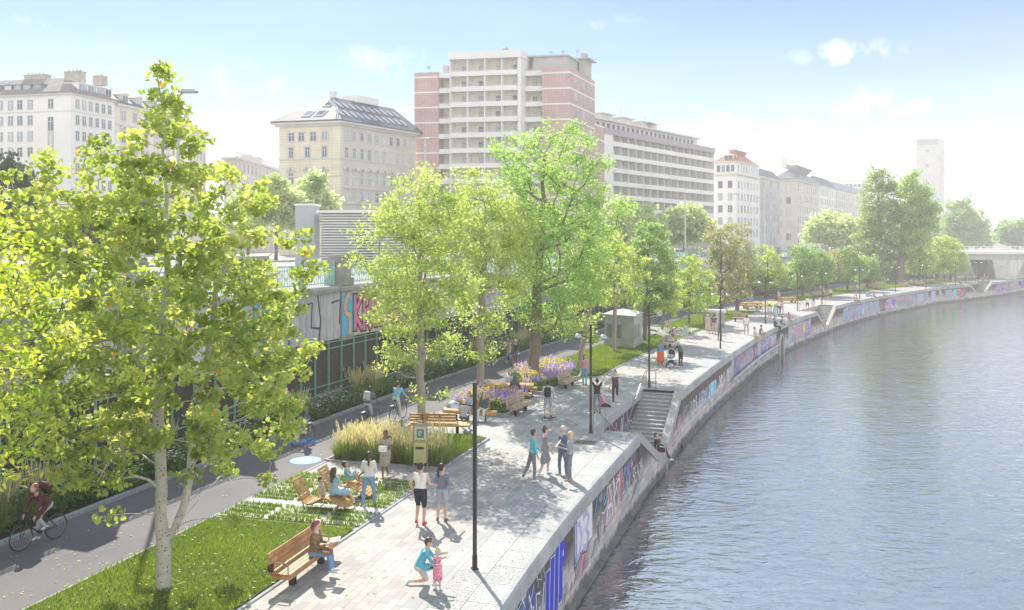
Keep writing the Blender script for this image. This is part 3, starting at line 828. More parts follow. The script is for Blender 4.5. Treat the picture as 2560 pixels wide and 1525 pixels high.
mb = MB(); mb.box(4, 11, h5+5.3, 7.5, 17, h5+6.7, 0, b5.MF); b5.part('roof_cabin', mb, B_WHITE)
chimney(b5, 5.0, 6.5, h5+5, 1.0, .8, 1.7, B_WHITE, par=rf)
b5.finish()
# --- the tall brown and white tower block
b6 = Bld(P(1036,175), P(1425,169.4), P(1487,184), 'tall pink brown and white tower block with rows of white balconies', name='tower_block')
W6 = b6.W; h6 = hz(168,169.4); ST = 3.15; U = lambda px: (px-1036)/389*W6
uL, uM0, uM1, uR = U(1098), U(1134), U(1306), U(1357)
mb = MB()
mb.box(0, 0, -.5, uL, b6.D, h6, 0, b6.MF); mb.box(uR, 0, -.5, W6, b6.D, h6, 0, b6.MF)
b6.part('brick_wall', mb, B_BRICK)
mb = MB(); mb.box(uL, 2.2, -.5, uM0, b6.D-.01, h6+.2, 0, b6.MF); mb.box(uM0, .9, -.5, uM1, b6.D-.02, h6+2.6, 0, b6.MF); mb.box(uM1, 3.0, -.5, uR, b6.D-.03, h6+.1, 0, b6.MF)
b6.part('wall', mb, B_CREAM)
mb = MB()   # white fins, roof slab
for k in range(5):
    u = uM0+(uM1-uM0)*k/4; w = .16 if k < 4 else .35
    mb.box(u-w, -1.0, 3, u, .9, h6+2.2, 0, b6.MF)
mb.box(uM1-.0, -1.0, -.5, uM1+.3, 3.0, h6+2.2, 0, b6.MF)
mb.box(uM0-.3, -1.3, h6+2.2, uM1+.45, 6, h6+3.7, 0, b6.MF); b6.part('white_fin_frame', mb, B_WHITE)
zt = 42.4 - S0
for k in range(11):
    z = zt - ST*k; mb = MB()
    mb.box(-.04, -.06, z, uL-.0, -.004, z+.32, 0, b6.MF); b6.part('white_floor_band', mb, B_WHITE); mb = MB(); mb.box(uR, -.06, z, W6+.06, -.004, z+.32, 0, b6.MF); mb.box(-.0, -.058, z+.001, b6.D, .0, z+.319, 0, b6.MS)
    b6.part('white_floor_band', mb, B_WHITE)
zb = 42.62 - S0
for k in range(13):
    z = zb - ST*k
    if z < 2: break
    for a, c, y in ((uM0+.02, uM1-.4, -.95), (uL+.02, uM0-.2, .25), (uM1+.32, uR-.02, 1.0)):
        mb = MB(); yb = .9 if a == uM0+.02 else 2.2 if a < uM0 else 3.0
        mb.box(a, y, z-.18, c, yb, z, 0, b6.MF); mb.box(a, y-.08, z-.28, c, y+.06, z+.72, 0, b6.MF)
        mb.tube([b6.MF @ Vector((a, y, z+.95)), b6.MF @ Vector((c, y, z+.95))], .03, 4)
        b6.part('balcony', mb, B_WHITE)
    bay = (uM1-uM0)/4
    if k < 10:
        b6.win(0, [uM0+bay*(i+.68) for i in range(4)], [z+.15], 2.0, 2.0, 'plain', name='balcony_door', y=.88)
    else: b6.win(0, [uM0+bay*(i+.68) for i in range(4)], [z+.15], 2.0, 2.0, 'plain', y=.88)
    b6.win(0, [(uL+uM0)/2+.3], [z+.15], 1.0, 2.0, 'plain', y=2.18)
    b6.win(0, [uM1+1.7, uM1+3.3], [z+.15], 1.0, 2.0, 'plain', y=2.98)
    if k: b6.win(1, [b6.D*x for x in (.22,.52,.82)], [z+1.0], 1.15, 1.55, 'plain')
mb = MB(); mb.box(uL-.6, 3, h6+.2, uM0+.0, 12, h6+2.0, 0, b6.MF); b6.part('penthouse', mb, B_GREY); mb = MB(); mb.box(uM1+1.5, 2.5, h6+.1, W6-1.5, 14, h6+2.8, 0, b6.MF); mb.box(uM1+.5, 2, h6+2.8, W6-1.0, 14.5, h6+3.1, 0, b6.MF); b6.part('penthouse', mb, B_GREY)
mb = MB(); mb.box(W6-1.2, 9, h6, W6+.2, 13, h6+3.4, 0, b6.MF); mb.box(W6-1.7, 8.4, h6+3.4, W6+1.2, 13.6, h6+3.7, 0, b6.MF); mb.box(W6-1.1, 10, h6+3.7, W6-.2, 12, h6+5, 0, b6.MF); b6.part('stair_tower', mb, B_GREY)
for (u, y, z) in ((2.2, 2, h6), (uM1+4, 6, h6+3.1), (uM1+6.5, 6, h6+3.1), (uM1+9.5, 6, h6+3.1)):
    mb = MB(); c = b6.MF @ Vector((u, y, z)); mb.tube([c, c+Vector((0,0,1.1))], .06, 6)
    mb.lathe([(.02,0),(.25,.04),(.4,.16)], 12, 0, M=Matrix.Translation(c+Vector((-.1,-.2,1.3))) @ Matrix.Rotation(R(70), 4, 'X')); b6.part('satellite_dish', mb, B_METAL)
mb = MB(); c = b6.MF @ Vector((U(1257), 2, h6+3.7)); mb.lathe([(.5,0),(.75,.5),(.7,1.0),(.3,1.3)], 10, 0, tuple(c)); b6.part('roof_tank', mb, B_DARKF)
# lower brick wing to the right
q0 = b6.MS @ Vector((b6.D-4, 0, 0)); 
mb = MB(); A = b6.mk(Vector((*P(1464,181),0)), (Vector((*P(1511,190.2),0))-Vector((*P(1464,181),0))).normalized(), Vector((-.95,.3,0)).normalized())
lw = (Vector((*P(1511,190.2),0))-Vector((*P(1464,181),0))).length; hw = hz(311,187)
mb.box(0, 0, -.5, lw, 8, hw, 0, A); 
b6.part('side_wing', mb, B_BRICK)
for k in range(9): mb = MB(); mb.box(0, -.05, hw-.4-ST*k, lw, -.004, hw-.1-ST*k, 0, A); b6.part('white_floor_band', mb, B_WHITE)
b6.finish()
# --- long balcony block
b7 = Bld(P(1500,191), P(1511,190.2), P(1786,232), 'long white block with six rows of open balconies beyond the tower', name='balcony_block')
h7 = hz(340,193); rise7 = 0
mb = MB(); mb.box(0, 1.7, -.5, b7.D, 14, h7+1.4, 0, b7.MS); b7.part('wall', mb, B_WHITE)
for a_, c_ in ((0, 3.6), (b7.D-.4, b7.D)):
    mb = MB(); mb.box(a_, 0, -.5, c_, 1.69, h7+.2, 0, b7.MS); b7.part('end_wall', mb, B_WHITE)
mb = MB(); mb.box(0, -.15, h7+.203, b7.D+.2, 3, h7+1.6, 0, b7.MS); b7.part('parapet_band', mb, mat('mauve_cladding', (.36,.32,.34), .7, .08, .4))
mb = MB(); mb.box(-2, 3.2, h7+1.6, b7.D-4, 12, h7+3.9, 0, b7.MS); mb.box(-2.4, 2.4, h7+3.9, b7.D-3.4, 12.5, h7+4.3, 0, b7.MS); b7.part('attic_storey', mb, B_STONE)
mb = MB(); 
for u in spread(1, b7.D-6, 22): mb.box(u-.5, 3.1, h7+2.2, u+.5, 3.19, h7+3.4, 0, b7.MS)
b7.part('attic_windows', mb, B_GLASS)
for k in range(7):
    z = h7-3.05*k-1.95
    if z < 1: break
    mb = MB(); mb.box(3.62, .05, z-.2, b7.D-.42, 1.68, z, 0, b7.MS); mb.box(3.62, -.06, z-.3, b7.D-.42, .045, z+.75, 0, b7.MS); b7.part('balcony', mb, B_WHITE)
nb = 15
for k in range(1, nb):
    u = 3.6+(b7.D-4)*k/nb
    mb = MB(); mb.box(u-.07, .06, 0, u+.07, 1.67, h7+.2, 0, b7.MS); b7.part('party_screen', mb, B_STONE)
b7.win(1, [3.6+(b7.D-4)*(k+.35)/nb for k in range(nb)], [h7-3.05*k-1.85 for k in range(6)], 1.3, 1.9, 'far', y=1.68)
for u in (6, 15, 24, 27):
    chimney(b7, 1, 1, h7+4.3, .3, .3, .3) if False else None
    mb = MB(); mb.box(u, 5, h7+4.3, u+5, 9, h7+6.0, 0, b7.MS); mb.box(u-.7, 4.4, h7+6.003, u+5.7, 9.6, h7+6.25, 0, b7.MS)
    mb.tube([b7.MS @ Vector((u+1, 6, h7+6.2)), b7.MS @ Vector((u+1, 6, h7+8.6))], .12, 6); mb.tube([b7.MS @ Vector((u+3, 6, h7+6.2)), b7.MS @ Vector((u+3, 6, h7+8))], .1, 6); b7.part('roof_cabin', mb, B_STONE)
b7.finish()
# --- further row
b8 = Bld(P(1787,243), P(1841,240), P(1897,256), 'white corner house with a red tiled hip roof beyond the balcony block', name='corner_house')
h8 = hz(403,240); b8.body(h8, B_WHITE); b8.cornice(h8-.3, .4, .5); b8.cornice(h8-3.9, .4, .8); rf = b8.hip(h8+.1, 3.8, 4.2, B_RED, over=.2)
b8.win(0, spread(.4, b8.W-.4, 4), [h8-2.9], 1.0, 1.9, 'far'); b8.win(1, spread(.4, b8.D-.4, 8), [h8-2.9], .9, 1.9, 'far')
b8.win(0, spread(.2, b8.W-.4, 2), [h8-7.6-3.5*k for k in range(5)], 1.3, 2.1, 'far'); b8.win(1, spread(.4, b8.D-.4, 7), [h8-7.6-3.5*k for k in range(5)], .95, 2.1, 'far')
dormer(b8, 0, b8.W*.6, h8+.4, 2.6, 1.5, 3, .6, wall=B_WHITE, arch=True, par=rf); b8.finish()
b9 = Bld(P(1895,257), P(1899,256), P(1951,277), 'narrow grey house with tall windows beside the white corner house')
h9 = hz(441,258); b9.D = b9.D; mb = MB(); mb.box(0, 0, -.5, b9.D, 10, h9, 0, b9.MS); b9.part('wall', mb, B_GREY); mb = MB(); mb.box(0, -.5, h9-.4, b9.D, 0, h9, 0, b9.MS); b9.part('cornice', mb, B_STONE)
mb = MB(); mb.add([(0,-.5,h9),(b9.D,-.5,h9),(b9.D,5,h9+3.4),(0,5,h9+3.4),(b9.D,10,h9),(0,10,h9)], [(0,1,2,3),(3,2,4,5),(0,3,5),(1,4,2)], 0, b9.MS); b9.part('roof', mb, B_SLATE)
b9.win(1, spread(.5, b9.D-.5, 5), [h9-3-3.6*k for k in range(6)], 1.2, 2.3, 'far'); b9.finish()
b10 = Bld(P(1938,292), P(1992,290), P(2047,322), 'large beige corner block with grey hipped roof further along the street', name='corner_house')
h10 = hz(447,290); b10.body(h10, B_BEIGE); b10.cornice(h10-.6, .6, .8); rf = b10.hip(h10+.1, 5.2, 6, B_SHEET, over=1); chimney(b10, 1, 5, h10+4, 1.6, 1.6, 3.4, B_WHITE, par=rf)
for k in range(4): chimney(b10, b10.W-6, 8+5*k, h10+4.6, 1.6, 1.2, 1.4, B_WHITE, par=rf)
b10.win(0, [b10.W*.2, b10.W*.62], [h10-4.4-4.2*k for k in range(5)], 1.6, 2.4, 'far'); b10.win(1, spread(.8, b10.D-.8, 10), [h10-4.0-3.7*k for k in range(6)], 1.2, 2.2, 'far'); b10.finish()
b11 = Bld(P(2044,323), P(2047,322), P(2088,347), 'white block with dark windows in the distant street row')
h11 = hz(463,323); mb = MB(); mb.box(0, 0, -.5, b11.D, 14, h11, 0, b11.MS); b11.part('wall', mb, B_WHITE); mb = MB(); mb.box(0,-.7,h11-.5,b11.D,0,h11,0,b11.MS); b11.part('cornice', mb, B_STONE)
mb = MB(); mb.add([(0,-.7,h11),(b11.D,-.7,h11),(b11.D,6,h11+4.2),(0,6,h11+4.2),(b11.D,13,h11),(0,13,h11)], [(0,1,2,3),(3,2,4,5),(0,3,5),(1,4,2)], 0, b11.MS); b11.part('roof', mb, B_SLATE)
b11.win(1, spread(.8, b11.D-.8, 9), [h11-3.6-3.6*k for k in range(6)], 1.5, 2.4, 'far'); b11.finish()
b12 = Bld(P(2086,348), P(2088,347), P(2175,410), 'pale row houses with low grey roofs where the street bends away')
h12 = hz(472,347); mb = MB(); mb.box(0, 0, -.5, b12.D, 14, h12, 0, b12.MS); b12.part('wall', mb, B_BEIGE)
mb = MB(); mb.add([(0,-.7,h12),(b12.D,-.7,h12),(b12.D,6,h12+3.6),(0,6,h12+3.6),(b12.D,13,h12),(0,13,h12)], [(0,1,2,3),(3,2,4,5),(0,3,5),(1,4,2)], 0, b12.MS); b12.part('roof', mb, B_SHEET)
b12.win(1, spread(.8, b12.D-.8, 20), [h12-3.6-3.6*k for k in range(6)], 1.4, 2.2, 'far'); b12.finish()
b13 = Bld(P(2090,470), P(2165,470), P(2185,490), 'flat roofed pale office block rising behind the street row', name='office_block')
h13 = hz(450,470); b13.body(h13, B_WHITE); b13.cornice(h13-.8, .8, .3); b13.win(0, spread(.5, b13.W-.5, 7), [h13-4-3.6*k for k in range(5)], 1.8, 1.8, 'far'); b13.finish()
# --- the slender tower with mast
b14 = Bld(P(2290,560), P(2347,556), P(2362,574), 'slender white office tower with a mast and glazed top floor far along the river', name='office_tower')
h14 = hz(347,557); 
mb = MB(); mb.box(0, 0, -.5, b14.W, b14.D, h14-4.2, 0, b14.MF); mb.box(.3, .3, h14-4.2, b14.W-.3, b14.D-.3, h14, 0, b14.MF); b14.part('wall', mb, B_GREY)
mb = MB(); mb.box(-.8, -.8, h14+.01, b14.W+.8, b14.D+.8, h14+.9, 0, b14.MF); mb.box(2.5, 3, h14+.9, b14.W-2.5, b14.D-3, h14+2.4, 0, b14.MF); rf = b14.part('roof', mb, B_WHITE)
mb = MB()
for k in range(14): mb.box(.5+k*(b14.W-1)/14, .12, h14-3.9, .5+(k+.8)*(b14.W-1)/14, .29, h14-.6, 0, b14.MF)
b14.part('glazed_gallery', mb, B_GLASS)
c = b14.MF @ Vector((b14.W*.52, 6, h14+2)); mb = MB(); mb.tube([c, c+Vector((0,0,15.5))], [.55, .3], 6); mb.build('mast', B_METAL, rf)
b14.win(0, [b14.W*.46, b14.W*.53], [h14-9-9.8*k for k in range(7)], .8, 2.2, 'far'); b14.win(1, spread(2, b14.D-2, 6), [h14-9-4.9*k for k in range(13)], 1.3, 2.6, 'far')
b14.finish()
# --- distant right bank
b15 = Bld(P(2366,500), P(2428,498), P(2440,515), 'hazy turreted building far away right of the slender tower', name='historic_building')
h15 = hz(520,500); b15.body(h15, B_GREY)
mb = MB()
for u, w, hh in ((1, 3.4, 6), (7.5, 3, 3.5), (11.5, 3.4, 6)):
    mb.box(u-w/2, 1, h15, u+w/2, 1+w, h15+hh-3, 0, b15.MF); mb.add([(u-w/2-.3,.7,h15+hh-3),(u+w/2+.3,.7,h15+hh-3),(u+w/2+.3,1.3+w,h15+hh-3),(u-w/2-.3,1.3+w,h15+hh-3),(u,1+w/2,h15+hh+1)], [(0,1,4),(1,2,4),(2,3,4),(3,0,4)], 0, b15.MF)
b15.part('turret', mb, B_GREY)
b15.win(0, spread(.5, b15.W-.5, 6), [h15-4-4*k for k in range(5)], 1.3, 2.4, 'far'); b15.finish()
b16 = Bld(P(2466,430), P(2504,429), P(2515,440), 'pale domed church tower in the haze beyond the bridge', name='church')
h16 = hz(575,430); b16.body(h16, B_WHITE)
mb = MB(); c = b16.MF @ Vector((b16.W*.5, 4, h16)); 
mb.cbox((c.x, c.y, c.z+2.6), (5.2, 5.2, 5.4)); mb.lathe([(3,0),(3,.4),(2.4,1.6),(1.6,2.8),(1.5,4.2),(1.1,5.4),(.2,7)], 12, 0, (c.x, c.y, c.z+5.3)); b16.part('bell_tower', mb, B_WHITE); b16.finish()
for k, (x0, x1, d, y, mm, lab) in enumerate(((2420,2452,430,582,B_BEIGE,'low hazy beige house left of the domed church'), (2508,2560,470,583,B_GREY,'low hazy grey house right of the domed church'), (2440,2470,520,575,B_WHITE,'small pale gabled house behind the domed church'), (2545,2640,400,590,B_CREAM,'cream house at the right edge beyond the bridge'))):
    bb = Bld(P(x0,d), P(x1,d-2), P(x1+8,d+10), lab, name='house'); hh = hz(y, d); bb.body(hh, mm); bb.hip(hh, 2.5, 3, B_GTILE if k % 2 else B_RED)
    bb.win(0, spread(.5, bb.W-.5, 4), [hh-3.2, hh-6.6], 1.2, 1.7, 'far'); bb.finish()
# hills
def hill(x0, x1, y, hgt, seed, wd=240):
    r = random.Random(seed); n = 60; ph = [r.uniform(0, 6.3) for _ in range(5)]
    V = []; F = []; m = 10
    for i in range(n+1):
        t = i/n; x = x0+(x1-x0)*t
        e = math.sin(math.pi*t)**.8*hgt*(.75+.14*math.sin(5*t+ph[0])+.07*math.sin(13*t+ph[1])+.03*math.sin(31*t+ph[2]))
        for j in range(m+1):
            q = j/m; V.append((x, y-wd/2+wd*q, STREET-1+e*math.sin(math.pi*q)*(1+.06*math.sin(9*q+7*t+ph[3]))))
    for i in range(n):
        for j in range(m): a = i*(m+1)+j; F.append((a, a+m+1, a+m+2, a+1))
    me = bpy.data.meshes.new('hill'); me.from_pydata(V, [], F); me.materials.append(mat('wooded_hill', (.05,.08,.04), .95, .4, .05, c2=(.11,.14,.08))); me.update()
    me.polygons.foreach_set('use_smooth', [True]*len(F))
    o = bpy.data.objects.new('hill', me); link(o); o['kind'] = 'structure'
hill(440, 1150, 1000, 62, 3); hill(-200, 560, 1080, 22, 5)
# ---------------------------------------------------------------- retaining wall towards the street, fence, parapet
M_BOARD = mat('grey_white_boards', (.47,.45,.48), .8, .12, 1.2, c2=(.56,.54,.57))
M_BOARDC = mat('cream_boards', (.52,.48,.36), .8, .12, 1.2, c2=(.62,.58,.45))
M_GREEN = mat('green_painted_steel', (.16,.36,.27), .5, .15, 5, c2=(.24,.46,.36))
M_TURQ = mat('turquoise_paint', (.30,.58,.50), .5, .12, 5, c2=(.40,.68,.60))
M_PIER = mat('stained_wall_stone', (.33,.32,.30), .9, .25, 1.1, bump=.3, c2=(.46,.45,.43))
M_BLACK = mat('black_paint', (.03,.03,.035), .5, .2, 6)
def mesh_mat():
    m, nt, out = newmat('dark_mesh_panel'); b = NB(nt)
    uv = b.n('ShaderNodeUVMap', uv_map='UVMap').outputs[0]
    mp = b.n('ShaderNodeMapping'); mp.inputs['Rotation'].default_value = (0,0,R(45)); mp.inputs['Scale'].default_value = (9,9,9); b.l(uv, mp.inputs[0])
    br = b.n('ShaderNodeTexBrick'); br.offset = 0; br.inputs['Scale'].default_value = 1; br.inputs['Brick Width'].default_value = 1; br.inputs['Row Height'].default_value = 1; br.inputs['Mortar Size'].default_value = .05
    br.inputs['Color1'].default_value = (.030,.022,.020,1); br.inputs['Color2'].default_value = (.045,.034,.030,1); br.inputs['Mortar'].default_value = (.16,.15,.14,1)  # dark cells paint the unlit recess behind the wires on a solid panel
    b.l(mp.outputs[0], br.inputs['Vector'])
    nz = b.n('ShaderNodeTexNoise', i_Scale=1.2, i_Detail=3.0); b.l(uv, nz.inputs['Vector'])
    c = b.mix(1.0, br.outputs['Color'], b.ramp(nz.outputs['Fac'], [(.3, (.7,)*3), (.7, (1.3,)*3)]).outputs[0], 'MULTIPLY')
    p = b.n('ShaderNodeBsdfPrincipled', i_Roughness=.8); b.l(c, p.inputs['Base Color']); b.l(p.outputs[0], out.inputs[0]); return m
M_MESH = mesh_mat()
def board_mat(name, c, c2):
    m, nt, out = newmat(name); b = NB(nt)
    uv = b.n('ShaderNodeUVMap', uv_map='UVMap').outputs[0]
    br = b.n('ShaderNodeTexBrick'); br.offset = 0; br.inputs['Scale'].default_value = 1; br.inputs['Brick Width'].default_value = .62; br.inputs['Row Height'].default_value = 9; br.inputs['Mortar Size'].default_value = .012
    br.inputs['Color1'].default_value = (*c,1); br.inputs['Color2'].default_value = (*c2,1); br.inputs['Mortar'].default_value = (*vary(c,.3),1); b.l(uv, br.inputs['Vector'])
    mp = b.n('ShaderNodeMapping'); mp.inputs['Scale'].default_value = (3,.5,1); b.l(uv, mp.inputs[0])
    nz = b.n('ShaderNodeTexNoise', i_Scale=1.5, i_Detail=6.0, i_Roughness=.7); b.l(mp.outputs[0], nz.inputs['Vector'])
    cc = b.mix(1.0, br.outputs['Color'], b.ramp(nz.outputs['Fac'], [(.3, (.72,)*3), (.6, (1.08,)*3)]).outputs[0], 'MULTIPLY')
    p = b.n('ShaderNodeBsdfPrincipled', i_Roughness=.8); b.l(cc, p.inputs['Base Color']); b.l(p.outputs[0], out.inputs[0]); return m
M_BRD = [board_mat('greyish_board_panel', (.56,.55,.58), (.64,.63,.66)), board_mat('cream_board_panel', (.62,.59,.47), (.70,.67,.54)), board_mat('lilac_board_panel', (.50,.48,.54), (.58,.56,.62))]

rw = empty('retaining_wall', (0,0,0), 0, 'high retaining wall with stone piers and boarded panels between bicycle path and street', 'retaining wall')
YW = YS(7, 255, 1.6)
ribbon('plinth', [(.3, 0), (.3, .42), (.0, .5), (0,.0)], YW, M_CONC, f=XD, parent=rw)
o = ribbon('dark_opening', [(-.75, .3), (-.75, 3.3)], YW, mat('dark_tunnel', (.02,.018,.017), .9, .3, 1), f=XD, parent=rw)  # near-black sheet, the darkness of the recess put into its colour
ribbon('lintel_soffit', [(-.75, 3.28), (-.02, 3.28)], YW, M_CONC, f=XD, parent=rw)
ribbon('coping', [(-.8, 5.52), (.22, 5.52), (.24, 5.70), (.15, 5.82), (-.8, 5.84)], YW, M_PIER, f=XD, parent=rw)
s44 = arc(XD, 44.0); BAY = 7.35
PY = [y_at(XD, s44 + BAY*k) for k in range(-5, 28)]
PY = [y for y in PY if 9 < y < 250]
def sbox(f, y, w, o0, o1, z0, z1, mb, mi=0):
    p, t, n = frame(f, y)
    M = Matrix(((t.x, n.x, 0, p.x), (t.y, n.y, 0, p.y), (0,0,1,0), (0,0,0,1)))
    mb.box(-w/2, o0, z0, w/2, o1, z1, mi, M); return M
for i, y in enumerate(PY):
    mb = MB(); M = sbox(XD, y, 1.05, -.8, .14, -.1, 5.5, mb); sbox(XD, y, 1.2, -.8, .2, 3.05, 3.25, mb)
    for q in range(8): mb.box(-.53, .141, .4+q*.62, .53, .15, .42+q*.62, 1, M)
    mb.build('pier', [M_PIER, M_BLACK], rw)
    mb = MB(); sbox(XD, y, .95, -.75, .12, 5.83, 7.3, mb); sbox(XD, y, 1.15, -.85, .2, 5.83, 6.2, mb); sbox(XD, y, 1.05, -.8, .17, 7.3, 7.45, mb)
    mb.build('parapet_pillar', M_PIER, rw)
for i in range(len(PY)-1):
    s0, s1 = arc(XD, PY[i])+.5, arc(XD, PY[i+1])-.5
    yy = [y_at(XD, s0+(s1-s0)*k/5) for k in range(6)]
    ribbon('board_panel', [(.02, 3.1), (.06, 3.1), (.06, 5.5)], yy, M_BRD[1 if abs(PY[i]-44) < 2 else (0, 2)[i % 3 == 0]], f=XD, parent=rw)
par = empty('parapet_railing', (0,0,0), 0, 'turquoise ornamental railing along the street above the retaining wall', 'railing')
for i in range(len(PY)-1):
    s0, s1 = arc(XD, PY[i])+.5, arc(XD, PY[i+1])-.5; mb = MB()
    pt = lambda s, z: tuple(off(XD, y_at(XD, s), -.3, z))
    q = [s0+(s1-s0)*k/6 for k in range(7)]
    for z, r in ((6.9,.035),(6.72,.02),(5.98,.025)): mb.tube([pt(s, z) for s in q], r, 5)
    near = PY[i] < 90
    n = int((s1-s0)/(.19 if near else .4))
    for k in range(n+1):
        s = s0+(s1-s0)*k/n
        mb.tube([pt(s, 5.86), pt(s, 6.9)], .018 if near else .03, 4)
    if near:
        for k in range(0, n-2, 3):
            s = s0+(s1-s0)*(k+1.5)/n; r = .22
            mb.tube([pt(s+r*math.cos(a*math.pi/6), 6.5+r*math.sin(a*math.pi/6)) for a in range(13)], .016, 4)
            mb.tube([pt(s-.2, 6.0), pt(s-.08, 6.2), pt(s, 6.42), pt(s+.08, 6.2), pt(s+.2, 6.0)], .018, 4)
    for s in (s0+.08, (s0+s1)/2, s1-.08): mb.tube([pt(s, 5.84), pt(s, 7.02)], .045, 6); mb.lathe([(.01,.0),(.06,.05),(.05,.1),(.01,.14)], 6, 0, pt(s, 7.0))
    mb.build('railing_panel', M_TURQ, par)
fen = empty('mesh_fence', (0,0,0), 0, 'dark mesh fence with green posts in front of the retaining wall', 'fence')
mesh_rest = MB(); np_ = 0
ribbon('mesh', [(.33, .55), (.33, 3.0)], [y for y in YW if y < 250], M_MESH, f=XD, parent=fen, uvv=[.55, 3.0])
s = arc(XD, 14); 
while True:
    y = y_at(XD, s)
    if y > 245: break
    mb = MB() if np_ < 96 else mesh_rest
    for o_ in (.37, .43): 
        p = off(XD, y, o_, .42); mb.tube([p, p+Vector((0,0,2.75))], .028, 5)
    for z in (.9, 1.7, 2.5): sbox(XD, y, .05, .36, .45, z, z+.05, mb)
    if np_ < 96: mb.build('post', M_GREEN, fen)
    np_ += 1; s += 1.22
tag(mesh_rest.build('post', M_GREEN, fen), kind='stuff')
for z in (.58, .98, 2.75, 3.05): ribbon('rail', [(.38, z), (.42, z), (.42, z+.05), (.38, z+.05)], YW, M_GREEN, f=XD, parent=fen, closed=True)

# ---------------------------------------------------------------- quay lamps
M_POST = mat('dark_bronze_post', (.035,.032,.03), .4, .2, 5, metal=.3, c2=(.06,.055,.05))
M_LAMPH = mat('lamp_aluminium', (.42,.45,.50), .3, .1, 6, metal=.7)
def lamp(px, py, heads, lab):
    x, y = G(px, py); r = empty('quay_lamp', (x, y, 0), 0, lab, 'street lamp', 'lamp posts along the quay')
    _, t, n = frame(XE, y)
    r.rotation_euler = (0, 0, math.atan2(n.y, n.x)+ (R(38) if heads == 1 else 0))
    mb = MB(); mb.bbox((0,0,.02), (.16,.16,.04), .008); mb.tube([(0,0,.0),(0,0,.35)], .065, 10); mb.tube([(0,0,.35),(0,0,4.56)], .052, 10); mb.lathe([(.054,4.56),(.04,4.59)], 10)
    mb.build('pole', M_POST, r)
    for sgn in ((-1, 1) if heads == 2 else (-1,)):
        mb = MB(); mb.tube([(sgn*.05,0,4.02),(sgn*.2,0,4.05),(sgn*.42,0,4.1)], .018, 6); mb.build('arm', M_POST, r)
        mb = MB(); c = (sgn*.55, 0, 4.03)
        mb.lathe([(.17,.0),(.168,.02),(.155,.06),(.125,.10),(.08,.13),(.03,.145)], 16, 0, c); mb.lathe([(.165,-.012),(.165,.0)], 16, 1, c)
        mb.build('lamp_head', [M_LAMPH, M_CONCL], r, smooth='auto')
    return r
LL = ['nearest tall dark lamp post beside the kneeling father', 'dark lamp post with two domes behind the old couple', 'lamp post at the top of the nearest river stairs', 'lamp post just in front of the man with a cane',
      'lamp post behind the first pair of friends sitting on the wall edge', 'lamp post left of the second river stairs', 'lamp post at the far top of the second river stairs', 'lamp post beyond the second stairs near the elderly man on a bench',
      'lamp post in front of the tall poplar', 'lamp post between poplar and bright maples', 'lamp post beneath the bright far maples', 'farthest lamp post standing before the bridge']
for (px, py, h), lab in zip([(1187,1423,1),(1477,1082,2),(1623,969,2),(1801,870.5,2),(1913.6,808.7,2),(1994,777,2),(2055,760.7,2),(2149,744.6,2),(2238.7,730.7,2),(2315,721,2),(2389,713,2),(2447,707,2)], LL): lamp(px, py, h, lab)
# street level lamps
def street_lamp(px, d, ytop, lab, two=False, arm=1.3):
    x, y = P(px, d); z1 = ZA(ytop, d); r = empty('street_lamp', (x, y, STREET), 0, lab, 'street lamp'); h = z1-STREET
    mb = MB(); mb.tube([(0,0,0),(0,0,1.2),(0,0,h)], [.11,.10,.05], 8); mb.build('pole', M_CONCL if d > 60 else B_METAL, r)
    for sgn in ((1,-1) if two else (1,)):
        mb = MB(); mb.tube([(0,0,h-.15),(sgn*arm*.4,0,h+.05),(sgn*arm*.75,0,h+.1)], .035, 6); mb.build('arm', B_METAL, r)
        mb = MB(); mb.bbox((sgn*arm,0,h+.12), (.75,.3,.14), .04); mb.build('lamp_head', B_METAL, r)
street_lamp(445, 34, 236, 'tall grey street lamp rising behind the plane tree crown', arm=.42)
street_lamp(1063, 65, 350, 'pale street lamp against the brown tower block', arm=.6)
street_lamp(1713, 121, 470, 'white street lamp in front of the balcony block', arm=1.0); street_lamp(1825, 140, 487, 'white street lamp in front of the white corner house', arm=1.0)
street_lamp(1912, 150, 497, 'white double armed street lamp before the narrow grey house', True); street_lamp(2003, 165, 505, 'white double armed street lamp before the beige corner block', True)
street_lamp(1973, 172, 575, 'short white mast between the double armed street lamps', arm=.2)
street_lamp(2333, 260, 535, 'thin far street lamp below the slender tower', arm=1)
# ---------------------------------------------------------------- louvred pavilion at street level
pv_ = empty('louvred_pavilion', (*P(800,82), STREET), 0, 'pale pavilion clad in horizontal white louvres beyond the street railing', 'pavilion')
wP = 9.0
mb = MB(); mb.box(.1, .12, 0, wP, 7, 5.2); mb.build('wall', mat('pavilion_wall', (.40,.42,.43), .6, .1, .5), pv_)
mb = MB(); mb.box(-.3, -.4, 5.2, wP+.4, 7.4, 5.45); mb.build('roof', B_WHITE, pv_)
mb = MB()
for k in range(19): mb.box(-.02, -.12, .25+k*.26, wP, .05, .35+k*.26)
mb.build('louvres', B_WHITE, pv_)
mb = MB(); mb.box(3.4, .06, .1, 5.2, .115, 3.2); mb.build('door', B_GLASS, pv_)
kb = empty('lift_shaft', (*P(738,84), STREET), 0, 'tall pale glazed lift tower left of the louvred pavilion', 'lift tower')
mb = MB(); mb.box(0,0,0,1.9,2.4,6.0); mb.build('shaft', mat('frosted_glass', (.42,.46,.48), .2, .05, 1), kb); mb = MB(); mb.box(-.1,-.1,6.0,2.0,2.5,6.2); mb.build('roof', B_WHITE, kb)
